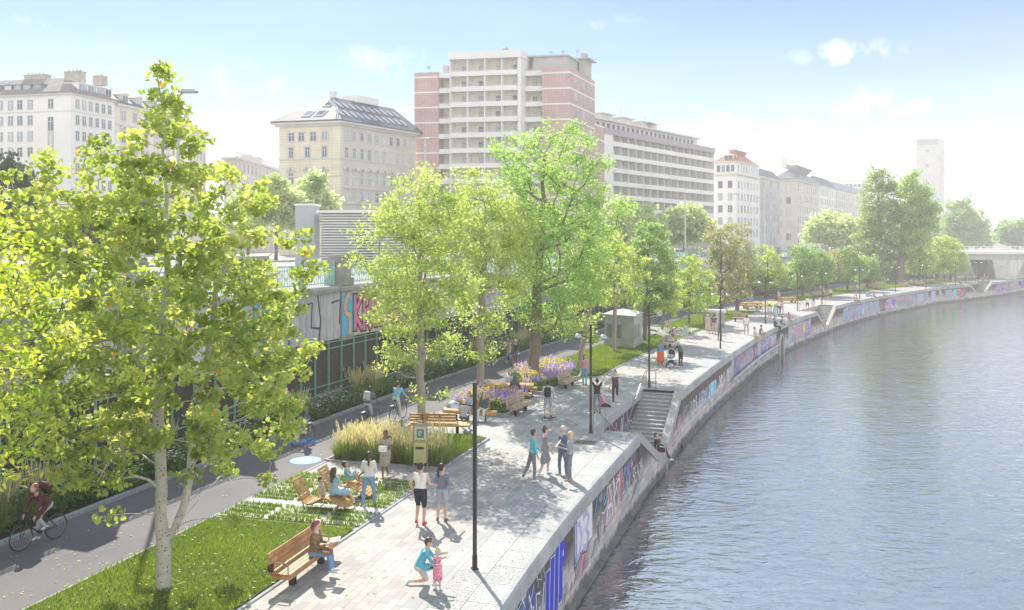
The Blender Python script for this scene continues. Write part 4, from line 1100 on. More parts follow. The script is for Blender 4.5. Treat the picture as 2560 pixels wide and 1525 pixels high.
# ---------------------------------------------------------------- bridge
br = empty('road_bridge', (150, 196, 0), 0, 'pale concrete road bridge crossing the river at the right edge', 'bridge')
def W2(mb): 
    mb.v = [(v[0]-150, v[1]-196, v[2]) for v in mb.v]; return mb
mb = MB(); mb.box(92, 190, 5.62, 330, 205, 6.3); W2(mb).build('deck', B_WHITE, br)
mb = MB(); mb.box(97, 191.2, 4.35, 330, 203.8, 5.6); W2(mb).build('girder', M_CONCL, br)
mb = MB()
for x in np.arange(92, 260, 1.9): mb.tube([(x,190.2,6.3),(x,190.2,7.28)], .04, 4)
for z in (6.75, 7.3): mb.tube([(92,190.2,z),(330,190.2,z)], .045 if z < 7 else .08, 4)
W2(mb).build('railing', B_WHITE, br)
mb = MB(); b0 = [(110.0,190.8),(113.4,189.5),(115.2,191.5),(115.0,200.5),(113,202),(110.2,200)]; t0 = [(109.0,190.6),(113.6,189.3),(116.6,191.3),(116.4,201),(113.4,202.6),(109.2,200.6)]
mb.add([(a,c,0.0) for a,c in b0]+[(a,c,4.34) for a,c in t0], [tuple(reversed(range(6))), tuple(range(6,12))]+[(k,(k+1)%6,6+(k+1)%6,6+k) for k in range(6)]); W2(mb).build('bridge_pier', M_CONCL, br)
mb = MB(); mb.box(105, 208, -.1, 136, 211, 4.34); W2(mb).build('abutment', M_CONCL, br)
# barrier by the bridge
bf = empty('bar_fence', (0,0,0), 0, 'low dark bar fence on the quay in front of the bridge abutment', 'fence')
x0, y0 = G(2417, 700); x1, y1 = G(2476, 697); mb = MB()
for k in range(18):
    t = k/17; mb.tube([(x0+(x1-x0)*t, y0+(y1-y0)*t, 0), (x0+(x1-x0)*t, y0+(y1-y0)*t, 1.15)], .03, 4)
mb.build('bars', M_POST, bf); mb = MB(); mb.tube([(x0,y0,1.15),(x1,y1,1.15)], .035, 4); mb.build('rail', M_POST, bf)

# ---------------------------------------------------------------- stair handrails, ladder
M_STEEL = mat('galvanised_rail', (.34,.35,.36), .35, .1, 8, metal=.75)
for i in range(3):
    M, L = STAIRF[i]; run = RUN*NST; drop = RISE*NST
    for side in (0, 1):
        h = empty('handrail', tuple(M @ Vector((0 if not side else L, -NW+.2, 0))), 0, ['galvanised handrail at the near top of the first river stairs', 'galvanised handrail at the far top of the first river stairs', 'handrail at the near top of the second river stairs', 'handrail at the far top of the second river stairs', 'handrail at the near top of the farthest river stairs', 'handrail at the far top of the farthest river stairs'][i*2+side], 'handrail', 'handrails of the river stairs')
        o0 = h.location
        sg = -1 if side == 0 else 1; b0 = 0 if side == 0 else L
        W = lambda a, y, z: tuple((M @ Vector((a, y, z))) - o0)
        mb = MB(); r = .022
        mb.tube([W(b0+sg*.15,-NW+.15,0), W(b0+sg*.15,-NW+.15,.9), W(b0+sg*.15,-NW+.22,.98), W(b0+sg*.15,-NW+.62,.98), W(b0+sg*.15,-NW+.69,.9), W(b0+sg*.15,-NW+.69,0)], r, 7)
        mb.build('hoop', M_STEEL, h)
        e = b0-sg*run; mb = MB(); mb.tube([W(b0+sg*.15,-NW+.17,.96), W(b0,-NW+.12,.95), W(e,-NW+.12,-drop+.9), W(e-sg*.3,-NW+.12,-drop+.9), W(e-sg*.3,-NW+.12,-drop)], r, 7); mb.build('sloping_rail', M_STEEL, h)
M, L = STAIRF[0]
ld = empty('ladder', tuple(M @ Vector((5.1, .1, WATER))), 0, 'slim galvanised ladder from the timber landing down into the water', 'ladder')
mb = MB(); o0 = ld.location
for a in (4.9, 5.3): mb.tube([tuple((M @ Vector((a, q, z)))-o0) for q, z in ((-.25,-2.0),(-.25,-1.62),(-.1,-1.5),(.16,-1.6),(.2,-2.0),(.2,-3.6))], .022, 6)
mb.build('side_rails', M_STEEL, ld); mb = MB()
for z in (-2.1,-2.4,-2.7,-3.0,-3.3): mb.tube([tuple((M @ Vector((a, .2, z)))-o0) for a in (4.9,5.3)], .016, 5)
mb.build('rungs', M_STEEL, ld)
# outfall pipe with arch mouth
yO = 83.0; pO, tO, nO = frame(XE, yO)
of = empty('outfall_arch', (pO.x, pO.y, 0), 0, 'round dark outfall opening with a pipe running along the river wall', 'outfall')
Mo = Matrix(((tO.x, nO.x, 0, 0), (tO.y, nO.y, 0, 0), (0,0,1,0), (0,0,0,1)))
mb = MB(); pr = [(-.85,-3.3)] + [(-.85*math.cos(math.pi*k/12), -2.0+.85*math.sin(math.pi*k/12)) for k in range(13)] + [(.85,-3.3)]
mb.slab(pr, -.09, -.03, 0, Mo); mb.build('dark_mouth', M_BLACK, of)
mb = MB(); pts = [tuple(Mo @ Vector((-1.0*math.cos(math.pi*k/12), .0, -2.0+1.0*math.sin(math.pi*k/12)))) for k in range(13)]
mb.tube([tuple(Mo @ Vector((-1.0,0,-3.3)))]+pts+[tuple(Mo @ Vector((1.0,0,-3.3)))], .13, 6); mb.build('stone_ring', M_CONC, of)
mb = MB(); pts = [off(XE, 83-k*1.2, .12, -1.75-.012*k) - Vector((pO.x,pO.y,0)) for k in range(1, 19)]; mb.tube(pts, .11, 8); mb.build('pipe', M_CONC, of)
# manholes, drain, bicycle symbols
def manhole(px, py, lab, r=.33):
    x, y = G(px, py); e = empty('manhole_cover', (x,y,.003), 0, lab, 'manhole cover'); mb = MB(); mb.lathe([(r,0),(r,.006),(r-.05,.006)], 28); mb.build('ring', M_POST, e)
    mb = MB(); mb.lathe([(r-.045,.002),(r-.045,.008)], 28); mb.build('lid', M_CONC, e)
manhole(1210, 1160, 'round manhole cover in the paving beside the nearest lamp post'); manhole(1585, 920, 'round manhole cover left of the stairs lamp post', .36)
x, y = G(1464, 1106); dr = empty('drain_grate', (x,y,.003), R(-16), 'rectangular dark metal drain grate in the granite setts', 'drain grate')
mb = MB(); mb.box(-.42,-.33,0,.42,.33,.006); mb.build('plate', mat('drain_steel', (.13,.12,.11), .6, .2, 8), dr); mb = MB()
for k in range(9): mb.box(-.38+k*.088,-.29,.0065,-.34+k*.088,.29,.012)
mb.build('bars', M_POST, dr)
M_BLUE = mat('blue_road_paint', (.01,.22,.58), .6, .1, 6); M_WP = mat('white_road_paint', (.78,.78,.76), .6, .06, 8)
def bikesign(px, py, lab, rz=0, r=.57):
    x, y = G(px, py); e = empty('bicycle_marking', (x,y,.016), rz, lab, 'road marking', 'blue bicycle signs on the path')
    mb = MB(); mb.lathe([(r,0),(r,.003)], 36); mb.build('blue_disc', M_BLUE, e)
    mb = MB(); Z = .006
    def band(pts, w=.05):
        for a, c in zip(pts[:-1], pts[1:]):
            a = Vector(a); c = Vector(c); d = (c-a); nn = Vector((-d.y, d.x)).normalized()*w/2; e2 = d.normalized()*w*.3
            q = [a-nn-e2, c-nn+e2, c+nn+e2, a+nn-e2]; mb.add([(v.x, v.y, Z) for v in q], [(0,1,2,3)])
    S_=.58
    band0 = band; band = lambda p, w=.035: band0([(a*S_, c*S_) for a, c in p], w)
    for cx in (-.42, .42): band([(cx+.26*math.cos(2*math.pi*k/18), -.18+.26*math.sin(2*math.pi*k/18)) for k in range(19)])
    band([(-.42,-.18),(-.22,.22),(.22,.22),(.0,-.18),(-.42,-.18)]); band([(-.0,-.18),(-.28,.32)]); band([(-.4,.34),(-.18,.34)]); band([(.42,-.18),(.18,.36),(.32,.36)])
    mb.build('bicycle_symbol', M_WP, e)
bikesign(764, 1152, 'blue disc with white bicycle painted on the path beside the tall grasses', R(18)); bikesign(757, 1103.5, 'blue bicycle disc painted under the red bicycle', R(18)); bikesign(1302, 921, 'small far blue bicycle disc beside the big tree', R(18), .45)
# utility cabinet
def cabinet(px0, px1, px2, yb, ytop, lab):
    x1, y1 = G(px1, yb); x0, y0 = G(px0, yb-8); x2, y2 = G(px2, yb-14)
    t = Vector((x1-x0, y1-y0, 0)); w = t.length; t.normalize(); d = Vector((x2-x1, y2-y1, 0)); dp = d.length; d.normalize()
    h = ZA(ytop, y1)
    e = empty('utility_cabinet', (x0, y0, 0), 0, lab, 'utility cabinet'); M = Matrix(((t.x, d.x, 0, 0), (t.y, d.y, 0, 0), (0,0,1,0), (0,0,0,1)))
    mg = mat('grey_green_steel', (.40,.43,.38), .55, .08, 2, c2=(.46,.49,.44)); mgd = mat('louvre_steel', (.22,.24,.22), .6, .1, 3)
    mb = MB(); mb.box(0,0,.0,w,dp,.42,0,M); mb.build('base', M_CONC, e)
    mb = MB(); mb.box(.04,.04,.42,w-.04,dp-.04,h-.35,0,M); mb.build('body', mg, e)
    mb = MB(); mb.box(-.04,-.04,h-.35,w+.04,dp+.04,h-.12,0,M); mb.add([(-.12,-.12,h-.12),(w+.12,-.12,h-.12),(w+.12,dp+.12,h-.12),(-.12,dp+.12,h-.12),(w/2,dp/2,h+.22)], [(0,1,4),(1,2,4),(2,3,4),(3,0,4),(3,2,1,0)], 0, M); mb.build('roof', M_CONC, e)
    Ms = M @ Matrix.Translation(Vector((w,0,0))) @ Matrix(((0,-1,0,0),(1,0,0,0),(0,0,1,0),(0,0,0,1)))
    for MM, ww in ((M, w), (Ms, dp)):
        nd = 3
        for k in range(nd):
            u0 = .1+(ww-.2)*k/nd; u1 = .1+(ww-.2)*(k+1)/nd-.03
            mb = MB(); mb.box(u0, .012, .5, u1, .039, h-.45, 0, MM)
            if k != 2 or ww < w-.01:
                for q in range(26): z = .75+q*(h-1.6)/26; mb.box(u0+.16, .002, z, u1-.16, .011, z+.035, 1, MM)
            else: mb.box(u0+.12, -.0, .9, u1-.12, .011, h-1.0, 0, MM)
            mb.build('door', [mg, mgd], e)
cabinet(1510, 1585, 1607, 873.5, 786, 'large grey green utility cabinet on the lawn behind slim trees')
xk, yk = G(1785, 812); ks = empty('litter_compactor', (xk,yk,0), R(-20), 'small grey kiosk with a white top beside the lawn beyond the loungers', 'kiosk')
mb = MB(); mb.bbox((0,0,.62),(2.0,1.1,1.2),.03); mb.build('body', B_METAL, ks); mb = MB(); mb.slab([(-1.1,1.25),(1.1,1.25),(1.05,1.5),(-1.05,1.5)],-.62,.62); mb.build('lid', B_WHITE, ks)
# a few parked vans and cars on the far street
def car(px, d, rz, col, lab, van=False):
    x, y = P(px, d); e = empty('parked_van' if van else 'parked_car', (x,y,STREET), rz, lab, 'van' if van else 'car', 'vehicles on the far street')
    L_, Wd = (5.2, 2.0) if van else (4.3, 1.75); H1 = 1.1 if van else .85; H2 = 2.2 if van else 1.45
    pr = [(-L_/2,.35),(L_/2,.35),(L_/2,H1*.85),(L_/2-.15,H1),(L_/2-(.7 if van else 1.1),H1+.05),(L_/2-(1.3 if van else 1.7),H2),(-L_/2+(.1 if van else .9),H2),(-L_/2+(.05 if van else .25),H1+.05),(-L_/2,H1)]
    mb = MB(); mb.slab(pr, -Wd/2, Wd/2); mb.build('body', mat('car_paint_'+lab.split()[0], col, .25, .03, 1), e)
    mb = MB(); 
    for sg in (-1,1): mb.slab([(L_/2-1.0,H1+.08),(L_/2-1.6,H2-.12),(-L_/2+1.1,H2-.12),(-L_/2+.5,H1+.08)] if not van else [(L_/2-.9,H1+.1),(L_/2-1.4,H2-.15),(L_/2-2.4,H2-.15),(L_/2-2.4,H1+.1)], sg*(Wd/2+.006)-.005, sg*(Wd/2+.006)+.005)
    mb.build('side_window', B_GLASS, e)
    for a in (-L_/2+.85, L_/2-.85):
        for sg in (-1, 1):
            mb = MB(); MW = Matrix.Translation(Vector((a, sg*(Wd/2-.1), .33))) @ Matrix.Rotation(R(90), 4, 'X'); mb.lathe([(.33,-.1),(.33,.1)], 14, 0, M=MW); mb.lathe([(.2,-.105),(.2,.105)], 10, 1, M=MW); mb.build('wheel', [M_BLACK, B_METAL], e)
car(2040, 172, R(40), (.75,.75,.75), 'white van on the street below the beige corner block', True); car(2075, 180, R(40), (.6,.62,.65), 'silver car on the far street left of the poplar')
car(1690, 125, R(38), (.72,.72,.72), 'pale car on the street below the balcony block'); car(1760, 138, R(38), (.1,.12,.2), 'dark blue car on the street below the white corner house')
# ---------------------------------------------------------------- trees
def tmpl_plane():
    a = [(0,-.5),(.18,-.38),(.46,-.30),(.36,-.08),(.52,.12),(.26,.18),(.24,.36),(0,.55),(-.24,.36),(-.26,.18),(-.52,.12),(-.36,-.08),(-.46,-.30),(-.18,-.38)]
    V = [(0,0,0)] + [(x, y, .16*abs(x)-.10*y*y) for x, y in a]
    F = [(0, i+1, (i+1) % len(a) + 1) for i in range(len(a))]
    return np.array(V, float), np.array(F)
def tmpl_oval():
    a = [(0,-.5),(.2,-.2),(.22,.1),(.08,.38),(0,.52),(-.08,.38),(-.22,.1),(-.2,-.2)]
    V = [(0,0,0)] + [(x, y, .25*abs(x)-.15*y*y) for x, y in a]
    return np.array(V, float), np.array([(0, i+1, (i+1) % 8 + 1) for i in range(8)])
def tmpl_small():
    V = [(0,-.5,0),(.33,0,.1),(0,.5,-.05),(-.33,0,.1)]
    return np.array(V, float), np.array([(0,1,2),(0,2,3)])
def tmpl_spray(seed=1, n=5):
    r = np.random.RandomState(seed); V = []; F = []
    for k in range(n):
        c = r.uniform(-.42, .42, 3)*np.array([1,1,.5]); a = r.uniform(0, 6.28); s = .42
        for x, y, z in ((0,-.5,0),(.36,0,.1),(0,.5,-.05),(-.36,0,.1)):
            V.append((c[0]+s*(x*math.cos(a)-y*math.sin(a)), c[1]+s*(x*math.sin(a)+y*math.cos(a)), c[2]+s*z+r.uniform(-.05,.05)))
        b_ = 4*k; F += [(b_,b_+1,b_+2),(b_,b_+2,b_+3)]
    return np.array(V), np.array(F)
TM = {'plane': tmpl_plane(), 'oval': tmpl_oval(), 'small': tmpl_small(), 'spray': tmpl_spray()}
def rot_frames(n, rs, up=.5):
    nz = rs.normal(size=(n, 3)); nz[:, 2] += up*1.5; nz /= np.linalg.norm(nz, axis=1)[:, None]
    a = rs.normal(size=(n, 3)); a[:, 2] -= .8
    x = np.cross(a, nz); x /= np.linalg.norm(x, axis=1)[:, None]+1e-9
    y = np.cross(nz, x)
    return x, y, nz
def leaves_mesh(name, C, size, kind, m, parent, rs, hue, up=.5):
    tv, tf = TM[kind]; n = len(C)
    x, y, z = rot_frames(n, rs, up)
    s = size*rs.uniform(.65, 1.25, n)
    V = (C[:, None, :] + s[:, None, None]*(tv[None, :, 0, None]*x[:, None, :] + tv[None, :, 1, None]*y[:, None, :] + tv[None, :, 2, None]*z[:, None, :])).reshape(-1, 3)
    F = (tf[None] + (np.arange(n)*len(tv))[:, None, None]).reshape(-1, 3)
    return np_mesh(name, V, F, m, parent, attr=np.repeat(hue, len(tv)))

def bark(name, c, c2, spots=False, sc_=8):
    m, nt, out = newmat(name); b = NB(nt)
    co = b.n('ShaderNodeTexCoord').outputs['Object']
    mp = b.n('ShaderNodeMapping'); mp.inputs['Scale'].default_value = (1,1,.35 if not spots else .8); b.l(co, mp.inputs[0])
    nz = b.n('ShaderNodeTexNoise', i_Scale=float(sc_), i_Detail=6.0, i_Roughness=.7); b.l(mp.outputs[0], nz.inputs['Vector'])
    r = b.ramp(nz.outputs['Fac'], [(.3, c), (.7, c2)]); cc = r.outputs[0]
    if spots:
        v = b.n('ShaderNodeTexVoronoi', i_Scale=13.0, i_Randomness=.9); b.l(mp.outputs[0], v.inputs['Vector'])
        n2 = b.n('ShaderNodeTexNoise', i_Scale=6.0, i_Detail=2.0); b.l(co, n2.inputs['Vector'])
        d = b.math('MULTIPLY_ADD', n2.outputs['Fac'], -.35, b.math('ADD', v.outputs['Distance'], .18))
        cc = b.mix(1.0, cc, b.ramp(d, [(.17, (.13,.10,.08)), (.23, (1,1,1))]).outputs[0], 'MULTIPLY')
    p = b.n('ShaderNodeBsdfPrincipled', i_Roughness=.9); b.l(cc, p.inputs['Base Color'])
    bp = b.n('ShaderNodeBump', i_Strength=.6, i_Distance=.02); b.l(nz.outputs['Fac'], bp.inputs['Height']); b.l(bp.outputs[0], p.inputs['Normal'])
    b.l(p.outputs[0], out.inputs[0]); return m
BK_PLANE = bark('pale_speckled_bark', (.42,.39,.34), (.62,.58,.52), True)
BK_MAPLE = bark('pinkish_grey_bark', (.27,.22,.19), (.42,.36,.32))
BK_BROWN = bark('furrowed_brown_bark', (.14,.11,.085), (.30,.25,.20), sc_=12)
BK_DARK = bark('dark_bark', (.09,.075,.07), (.18,.15,.14))
LV = {
 'poplar': leaf_mat('poplar_leaves', [(0,(.20,.28,.09)),(.5,(.31,.39,.14)),(1,(.46,.50,.22))], .5),
 'plane': leaf_mat('plane_leaves', [(0,(.15,.21,.05)),(.35,(.30,.38,.09)),(.7,(.47,.52,.15)),(.94,(.66,.64,.27)),(.97,(.62,.34,.10)),(1,(.62,.32,.1))], .48),
 'oval': leaf_mat('oval_yellow_leaves', [(0,(0.18,0.3,0.055)),(.4,(0.36,0.46,0.0837)),(.8,(0.56,0.56,0.125)),(1,(0.7,0.68,0.329))], .5),
 'maple': leaf_mat('maple_leaves', [(0,(.22,.31,.07)),(.4,(.38,.47,.13)),(.8,(.54,.60,.22)),(1,(.70,.72,.38))], .5),
 'bright': leaf_mat('bright_green_leaves', [(0,(.20,.33,.10)),(.5,(.35,.50,.15)),(1,(.53,.62,.24))], .5),
 'green': leaf_mat('mid_green_leaves', [(0,(.15,.26,.08)),(.5,(.27,.40,.13)),(1,(.42,.52,.20))], .5),
 'olive': leaf_mat('brownish_olive_leaves', [(0,(.22,.24,.10)),(.5,(.34,.35,.15)),(1,(.48,.46,.23))], .45),
 'yellow': leaf_mat('yellow_green_leaves', [(0,(.26,.37,.09)),(.5,(.42,.52,.14)),(1,(.58,.62,.22))], .5),
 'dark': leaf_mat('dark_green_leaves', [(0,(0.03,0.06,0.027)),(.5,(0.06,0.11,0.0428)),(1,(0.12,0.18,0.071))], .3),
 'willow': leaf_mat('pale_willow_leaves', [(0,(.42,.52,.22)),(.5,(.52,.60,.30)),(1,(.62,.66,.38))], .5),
}
def tree(name, base, prof, kind, lv, size, nclump, nleaf, bk, R0, label, z0=0.0, seed=1, force=None, rc=.5, fork=.35, group=None, cat='tree', up=.5, vase=False, side=5, bare=0.0, stems=None, wz=None, flat=1.0):
    """prof = [(z, offset_x, radius), ...] top to bottom or any order; base = (x, y)"""
    rs = np.random.RandomState(seed)
    root = empty(name, (base[0], base[1], z0), 0, label, cat, group)
    prof = sorted(prof); Z = np.array([p[0] for p in prof])-z0; OX = np.array([p[1] for p in prof]); RR = np.array([p[2] for p in prof])
    zz = np.linspace(Z[0], Z[-1], 80); w = np.interp(zz, Z, RR)**1.7
    if wz is not None: w = w*np.interp(zz, [q[0]-z0 for q in wz], [q[1] for q in wz])
    cdf = np.cumsum(w)/w.sum()
    cz = np.interp(rs.rand(nclump), cdf, zz); cr = np.interp(cz, Z, RR); ox = np.interp(cz, Z, OX)
    # knobbly outline: radius multiplier by direction
    th = rs.uniform(0, 2*math.pi, nclump)
    kn = 1 + .16*np.sin(3*th+rs.uniform(0,6)+cz*1.1) + .12*np.sin(5*th-cz*2.0+rs.uniform(0,6))
    rad = np.clip(rs.rand(nclump)**.42, .12, 1)*cr*kn
    if bare > 0:
        low = cz < (Z[0] + (Z[-1]-Z[0])*bare); rad = np.where(low, cr*(.55+.45*rs.rand(nclump)), rad)
    C = np.stack([ox+rad*np.cos(th), rad*np.sin(th)*flat, cz], 1)
    if force:
        for q_, (fx, fz) in enumerate(force): C[q_] = (fx+rs.normal(0,.12), rs.normal(0,.2), fz-z0+rs.normal(0,.1))
    # trunk nodes
    ztop = Z[-1]*.86; zf = Z[0]+(Z[-1]-Z[0])*fork
    nodes = []; par_ = []
    nt_ = 12
    wob = rs.normal(0, .035*R0/.15, (nt_+1, 2)).cumsum(0)*.6
    stems = stems or [[(0,0,0),(float(np.interp(ztop, Z, OX)), 0, ztop)]]
    for si, stp in enumerate(stems):
        P_ = np.array(stp, float); L = np.linalg.norm(np.diff(P_, axis=0), axis=1); cs = np.concatenate([[0], np.cumsum(L)])
        prev = -1
        if si > 0:
            d = np.linalg.norm(np.array(nodes)-P_[0], axis=1); prev = int(d.argmin())
        n_ = max(3, int(cs[-1]/.55))
        for k in range(n_+1):
            s = cs[-1]*k/n_; q = np.array([np.interp(s, cs, P_[:, j]) for j in range(3)])
            if si > 0 and k == 0: continue
            if k > 1: q[:2] += rs.normal(0, .03, 2)*(1+q[2]*.1)
            nodes.append(q); par_.append(prev); prev = len(nodes)-1
    ntr = len(nodes)
    order = np.argsort(np.hypot(C[:, 0]-ox, C[:, 1]) + .15*np.abs(C[:, 2]-Z.mean()))
    NP = np.array(nodes); 
    tips = []
    for ci in order:
        c = C[ci]; d = NP-c; hd = np.hypot(d[:, 0], d[:, 1])
        cost = np.sqrt((d**2).sum(1)) + np.where(d[:, 2] > -.25*hd, (d[:, 2]+.25*hd)*1.1, 0) + np.where(NP[:, 2] < Z[0]*.75, 4, 0)
        if vase: cost += np.where(NP[:, 2] > c[2]-.8*hd, 1.0, 0)
        j = int(cost.argmin()); p0 = NP[j]; ln = np.linalg.norm(c-p0); k_ = max(2, int(ln/.45)); prev = j; new = []
        bend = rs.normal(0, .05*ln, 3); bend[2] += -.07*ln if rs.rand() < .5 else .05*ln
        for k in range(1, k_+1):
            t = k/k_; q = p0+(c-p0)*t + bend*math.sin(math.pi*t)
            nodes.append(q); par_.append(prev); prev = len(nodes)-1; new.append(q)
        NP = np.vstack([NP, np.array(new)]); tips.append(prev)
    n = len(nodes); cnt = np.zeros(n)
    for t in tips: cnt[t] += 1
    for i in range(n-1, -1, -1):
        if par_[i] >= 0: cnt[par_[i]] += cnt[i]
    cnt = np.maximum(cnt, .6); tot = cnt[0]
    rad_ = np.maximum(R0*(cnt/tot)**.55, .010 if R0 < .2 else .014)
    for i in range(ntr):
        rad_[i] = max(rad_[i], R0*(1-.9*min(1, NP[i][2]/max(.1, Z[-1])))*(.72 if len(stems) > 1 and NP[i][2] > stems[1][0][2] else 1.0))
    rad_[0] = R0*1.18
    kids = {}
    for i in range(n):
        if par_[i] >= 0: kids.setdefault(par_[i], []).append(i)
    mb = MB(); stack = [(0, None)]
    while stack:
        s_, pr_ = stack.pop(); chain = ([pr_] if pr_ is not None else []) + [s_]; cur = s_
        while kids.get(cur):
            ks = sorted(kids[cur], key=lambda q: -cnt[q])
            for o_ in ks[1:]: stack.append((o_, cur))
            cur = ks[0]; chain.append(cur)
        if len(chain) < 2: continue
        r_ = [rad_[q] for q in chain]
        if pr_ is not None: r_[0] = min(r_[0], r_[1]*1.4)
        mb.tube([NP[q] for q in chain], r_, side+3 if pr_ is None and len(mb.v) == 0 else side, 0, cap=False)
    mb.build('trunk', bk, root, smooth=True)
    # foliage
    per = rs.poisson(nleaf, nclump)+2
    own = np.repeat(np.arange(nclump), per)
    rcl = rc*rs.uniform(.7, 1.35, nclump)
    dv = rs.normal(size=(len(own), 3)); dv /= np.linalg.norm(dv, axis=1)[:, None]
    pos = C[own] + dv*(rcl[own]*rs.rand(len(own))**.5)[:, None]*np.array([1,1,.62])
    tone = rs.rand(nclump)*.5
    hue = np.clip(tone[own] + rs.rand(len(own))*.5, 0, 1)
    if kind == 'plane': hue = np.where(rs.rand(len(own)) < .005, .99, hue*.93)
    leaves_mesh('crown', pos, size, kind, lv, root, rs, hue, up)
    return root
def TR(name, px, py, rows, kind, lv, size, nc, nl, bk, R0, label, z0=0.0, d=None, **kw):
    """rows = [(image y, left x, right x)] read off the photograph, turned into metres at the tree's own distance"""
    x, y = G(px, py, z0) if d is None else P(px, d)
    s = y/FPX
    prof = [(CH+(HZ-yy)*s, ((a+c)/2-px)*s, (c-a)/2*s) for yy, a, c in rows]
    return tree(name, (x, y), prof, kind, LV[lv], size, nc, nl, bk, R0, label, z0=z0, **kw)
s0_ = 19.5/FPX
TR('plane_tree', 410, 1473, [(165,405,425),(300,350,470),(345,320,520),(400,190,600),(450,110,620),(520,75,665),(700,45,755),(860,55,785),(1000,80,785),(1100,70,745),(1190,215,705),(1275,240,690)], 'plane', 'plane', .125, 700, 42, BK_PLANE, .165,
   'large plane tree with white speckled forked trunk on the front lawn', seed=11, rc=.33, force=[(-.1,12.1),(-.2,11.8),(.1,11.9),(-.3,11.4),(.2,11.5),(-.45,11.1),(.3,11.2),(0,11.6),(-.2,10.8),(.2,10.7)], fork=.2, side=6, bare=.26, wz=[(1.5,.08),(3.0,.2),(3.9,.7),(5,1),(9,1),(9.8,.8),(10.5,1.3),(12.3,1.3)],
   stems=[[(0,0,0),(-.04,0,1.7),(-.12,.05,3.2),(-.15,0,4.8),(.05,0,7),(.0,0,9.2),(-.05,0,10.8),(-.1,0,11.9)], [(0,0,.9),(.38,.05,1.7),(.55,.1,2.7),(.62,.1,3.9),(.95,.3,5.6),(1.3,.4,7.6)]])
tree('lime_tree', (-9.3, 13.5), [(9.2,-.2,.7),(8.4,0,1.5),(7.4,0,2.3),(6.5,.1,2.95),(5.5,.1,2.7),(4.6,0,2.1),(4.1,-.5,1.2)], 'oval', LV['oval'], .12, 250, 46, BK_DARK, .13, 'yellow green tree with oval leaves cut off by the left edge', seed=5, rc=.42, wz=[(3,.8),(9,.5)])
TR('maple_tree', 1055, 1078, [(388,1050,1085),(430,1000,1125),(500,935,1155),(600,905,1195),(700,902,1195),(780,915,1180),(860,940,1165),(940,950,1145),(995,975,1110)], 'small', 'maple', .15, 300, 56, BK_MAPLE, .17, 'pale green maple tree behind the waste bin', seed=21, rc=.55, fork=.2, bare=.3, wz=[(1,.15),(3.2,.3),(5,1),(12,1.1)])
TR('maple_tree', 1200, 981, [(425,1150,1200),(480,1120,1290),(560,1115,1340),(650,1125,1345),(720,1135,1330),(800,1145,1270),(880,1160,1250),(915,1170,1240)], 'small', 'maple', .16, 280, 54, BK_MAPLE, .2, 'pale green maple tree behind the bench with two women', seed=22, rc=.6, fork=.25, bare=.25, wz=[(1,.2),(4,.5),(6,1),(12,1)])
TR('elm_tree', 1333, 948, [(292,1395,1425),(325,1310,1455),(370,1230,1490),(450,1225,1515),(520,1225,1555),(600,1245,1545),(700,1255,1510),(780,1270,1490),(830,1300,1450)], 'small', 'bright', .18, 420, 62, BK_BROWN, .33, 'tallest bright green tree with a thick furrowed trunk in the flower bed', seed=23, rc=.72, fork=.12, wz=[(2,.3),(5,1),(16,1)])
TR('maple_tree', 1447, 919, [(585,1450,1520),(640,1425,1575),(710,1405,1560),(780,1390,1500),(850,1400,1490)], 'small', 'maple', .21, 110, 42, BK_MAPLE, .16, 'slim maple tree on the lawn behind the woman in the pink shirt', seed=24, rc=.55, bare=.3)
TR('maple_tree', 1537, 880, [(590,1500,1560),(645,1470,1610),(700,1465,1620),(765,1490,1600)], 'small', 'maple', .22, 110, 40, BK_MAPLE, .14, 'slim maple tree in front of the utility cabinet', seed=25, rc=.6, bare=.3)
TR('hornbeam_tree', 1611, 853, [(555,1600,1640),(600,1572,1672),(680,1560,1692),(750,1590,1685),(785,1605,1660)], 'small', 'green', .24, 150, 48, BK_DARK, .16, 'dense mid green tree right of the utility cabinet', seed=26, rc=.62)
TR('young_tree', 1655.5, 829, [(680,1640,1680),(715,1625,1705),(760,1628,1700),(788,1640,1690)], 'small', 'yellow', .24, 50, 40, BK_BROWN, .09, 'young slim tree rising behind the far lounger', seed=27, rc=.5, group=None)
TR('young_tree', 1722, 812.5, [(642,1705,1745),(690,1685,1785),(745,1682,1790),(778,1700,1770)], 'small', 'yellow', .25, 100, 40, BK_BROWN, .1, 'young tree with some orange leaves left of the two branching trees', seed=28, rc=.58)
TR('vase_tree', 1802, 786, [(557,1770,1830),(620,1748,1862),(700,1755,1860),(750,1775,1830)], 'small', 'olive', .26, 150, 38, BK_DARK, .24, 'brownish branching tree behind the grey kiosk', seed=29, rc=.65, vase=True, fork=.0)
TR('vase_tree', 1843, 775, [(560,1810,1870),(620,1800,1892),(700,1800,1902),(745,1820,1880)], 'small', 'olive', .27, 130, 36, BK_DARK, .22, 'brownish branching tree beside the picnic tables', seed=30, rc=.68, vase=True, fork=.0)
TR('young_tree', 1920, 742, [(612,1895,1930),(660,1885,1968),(700,1885,1965),(722,1895,1950)], 'small', 'yellow', .34, 90, 36, BK_DARK, .16, 'yellow green tree behind the lamp post left of the second stairs', seed=31, rc=.85)
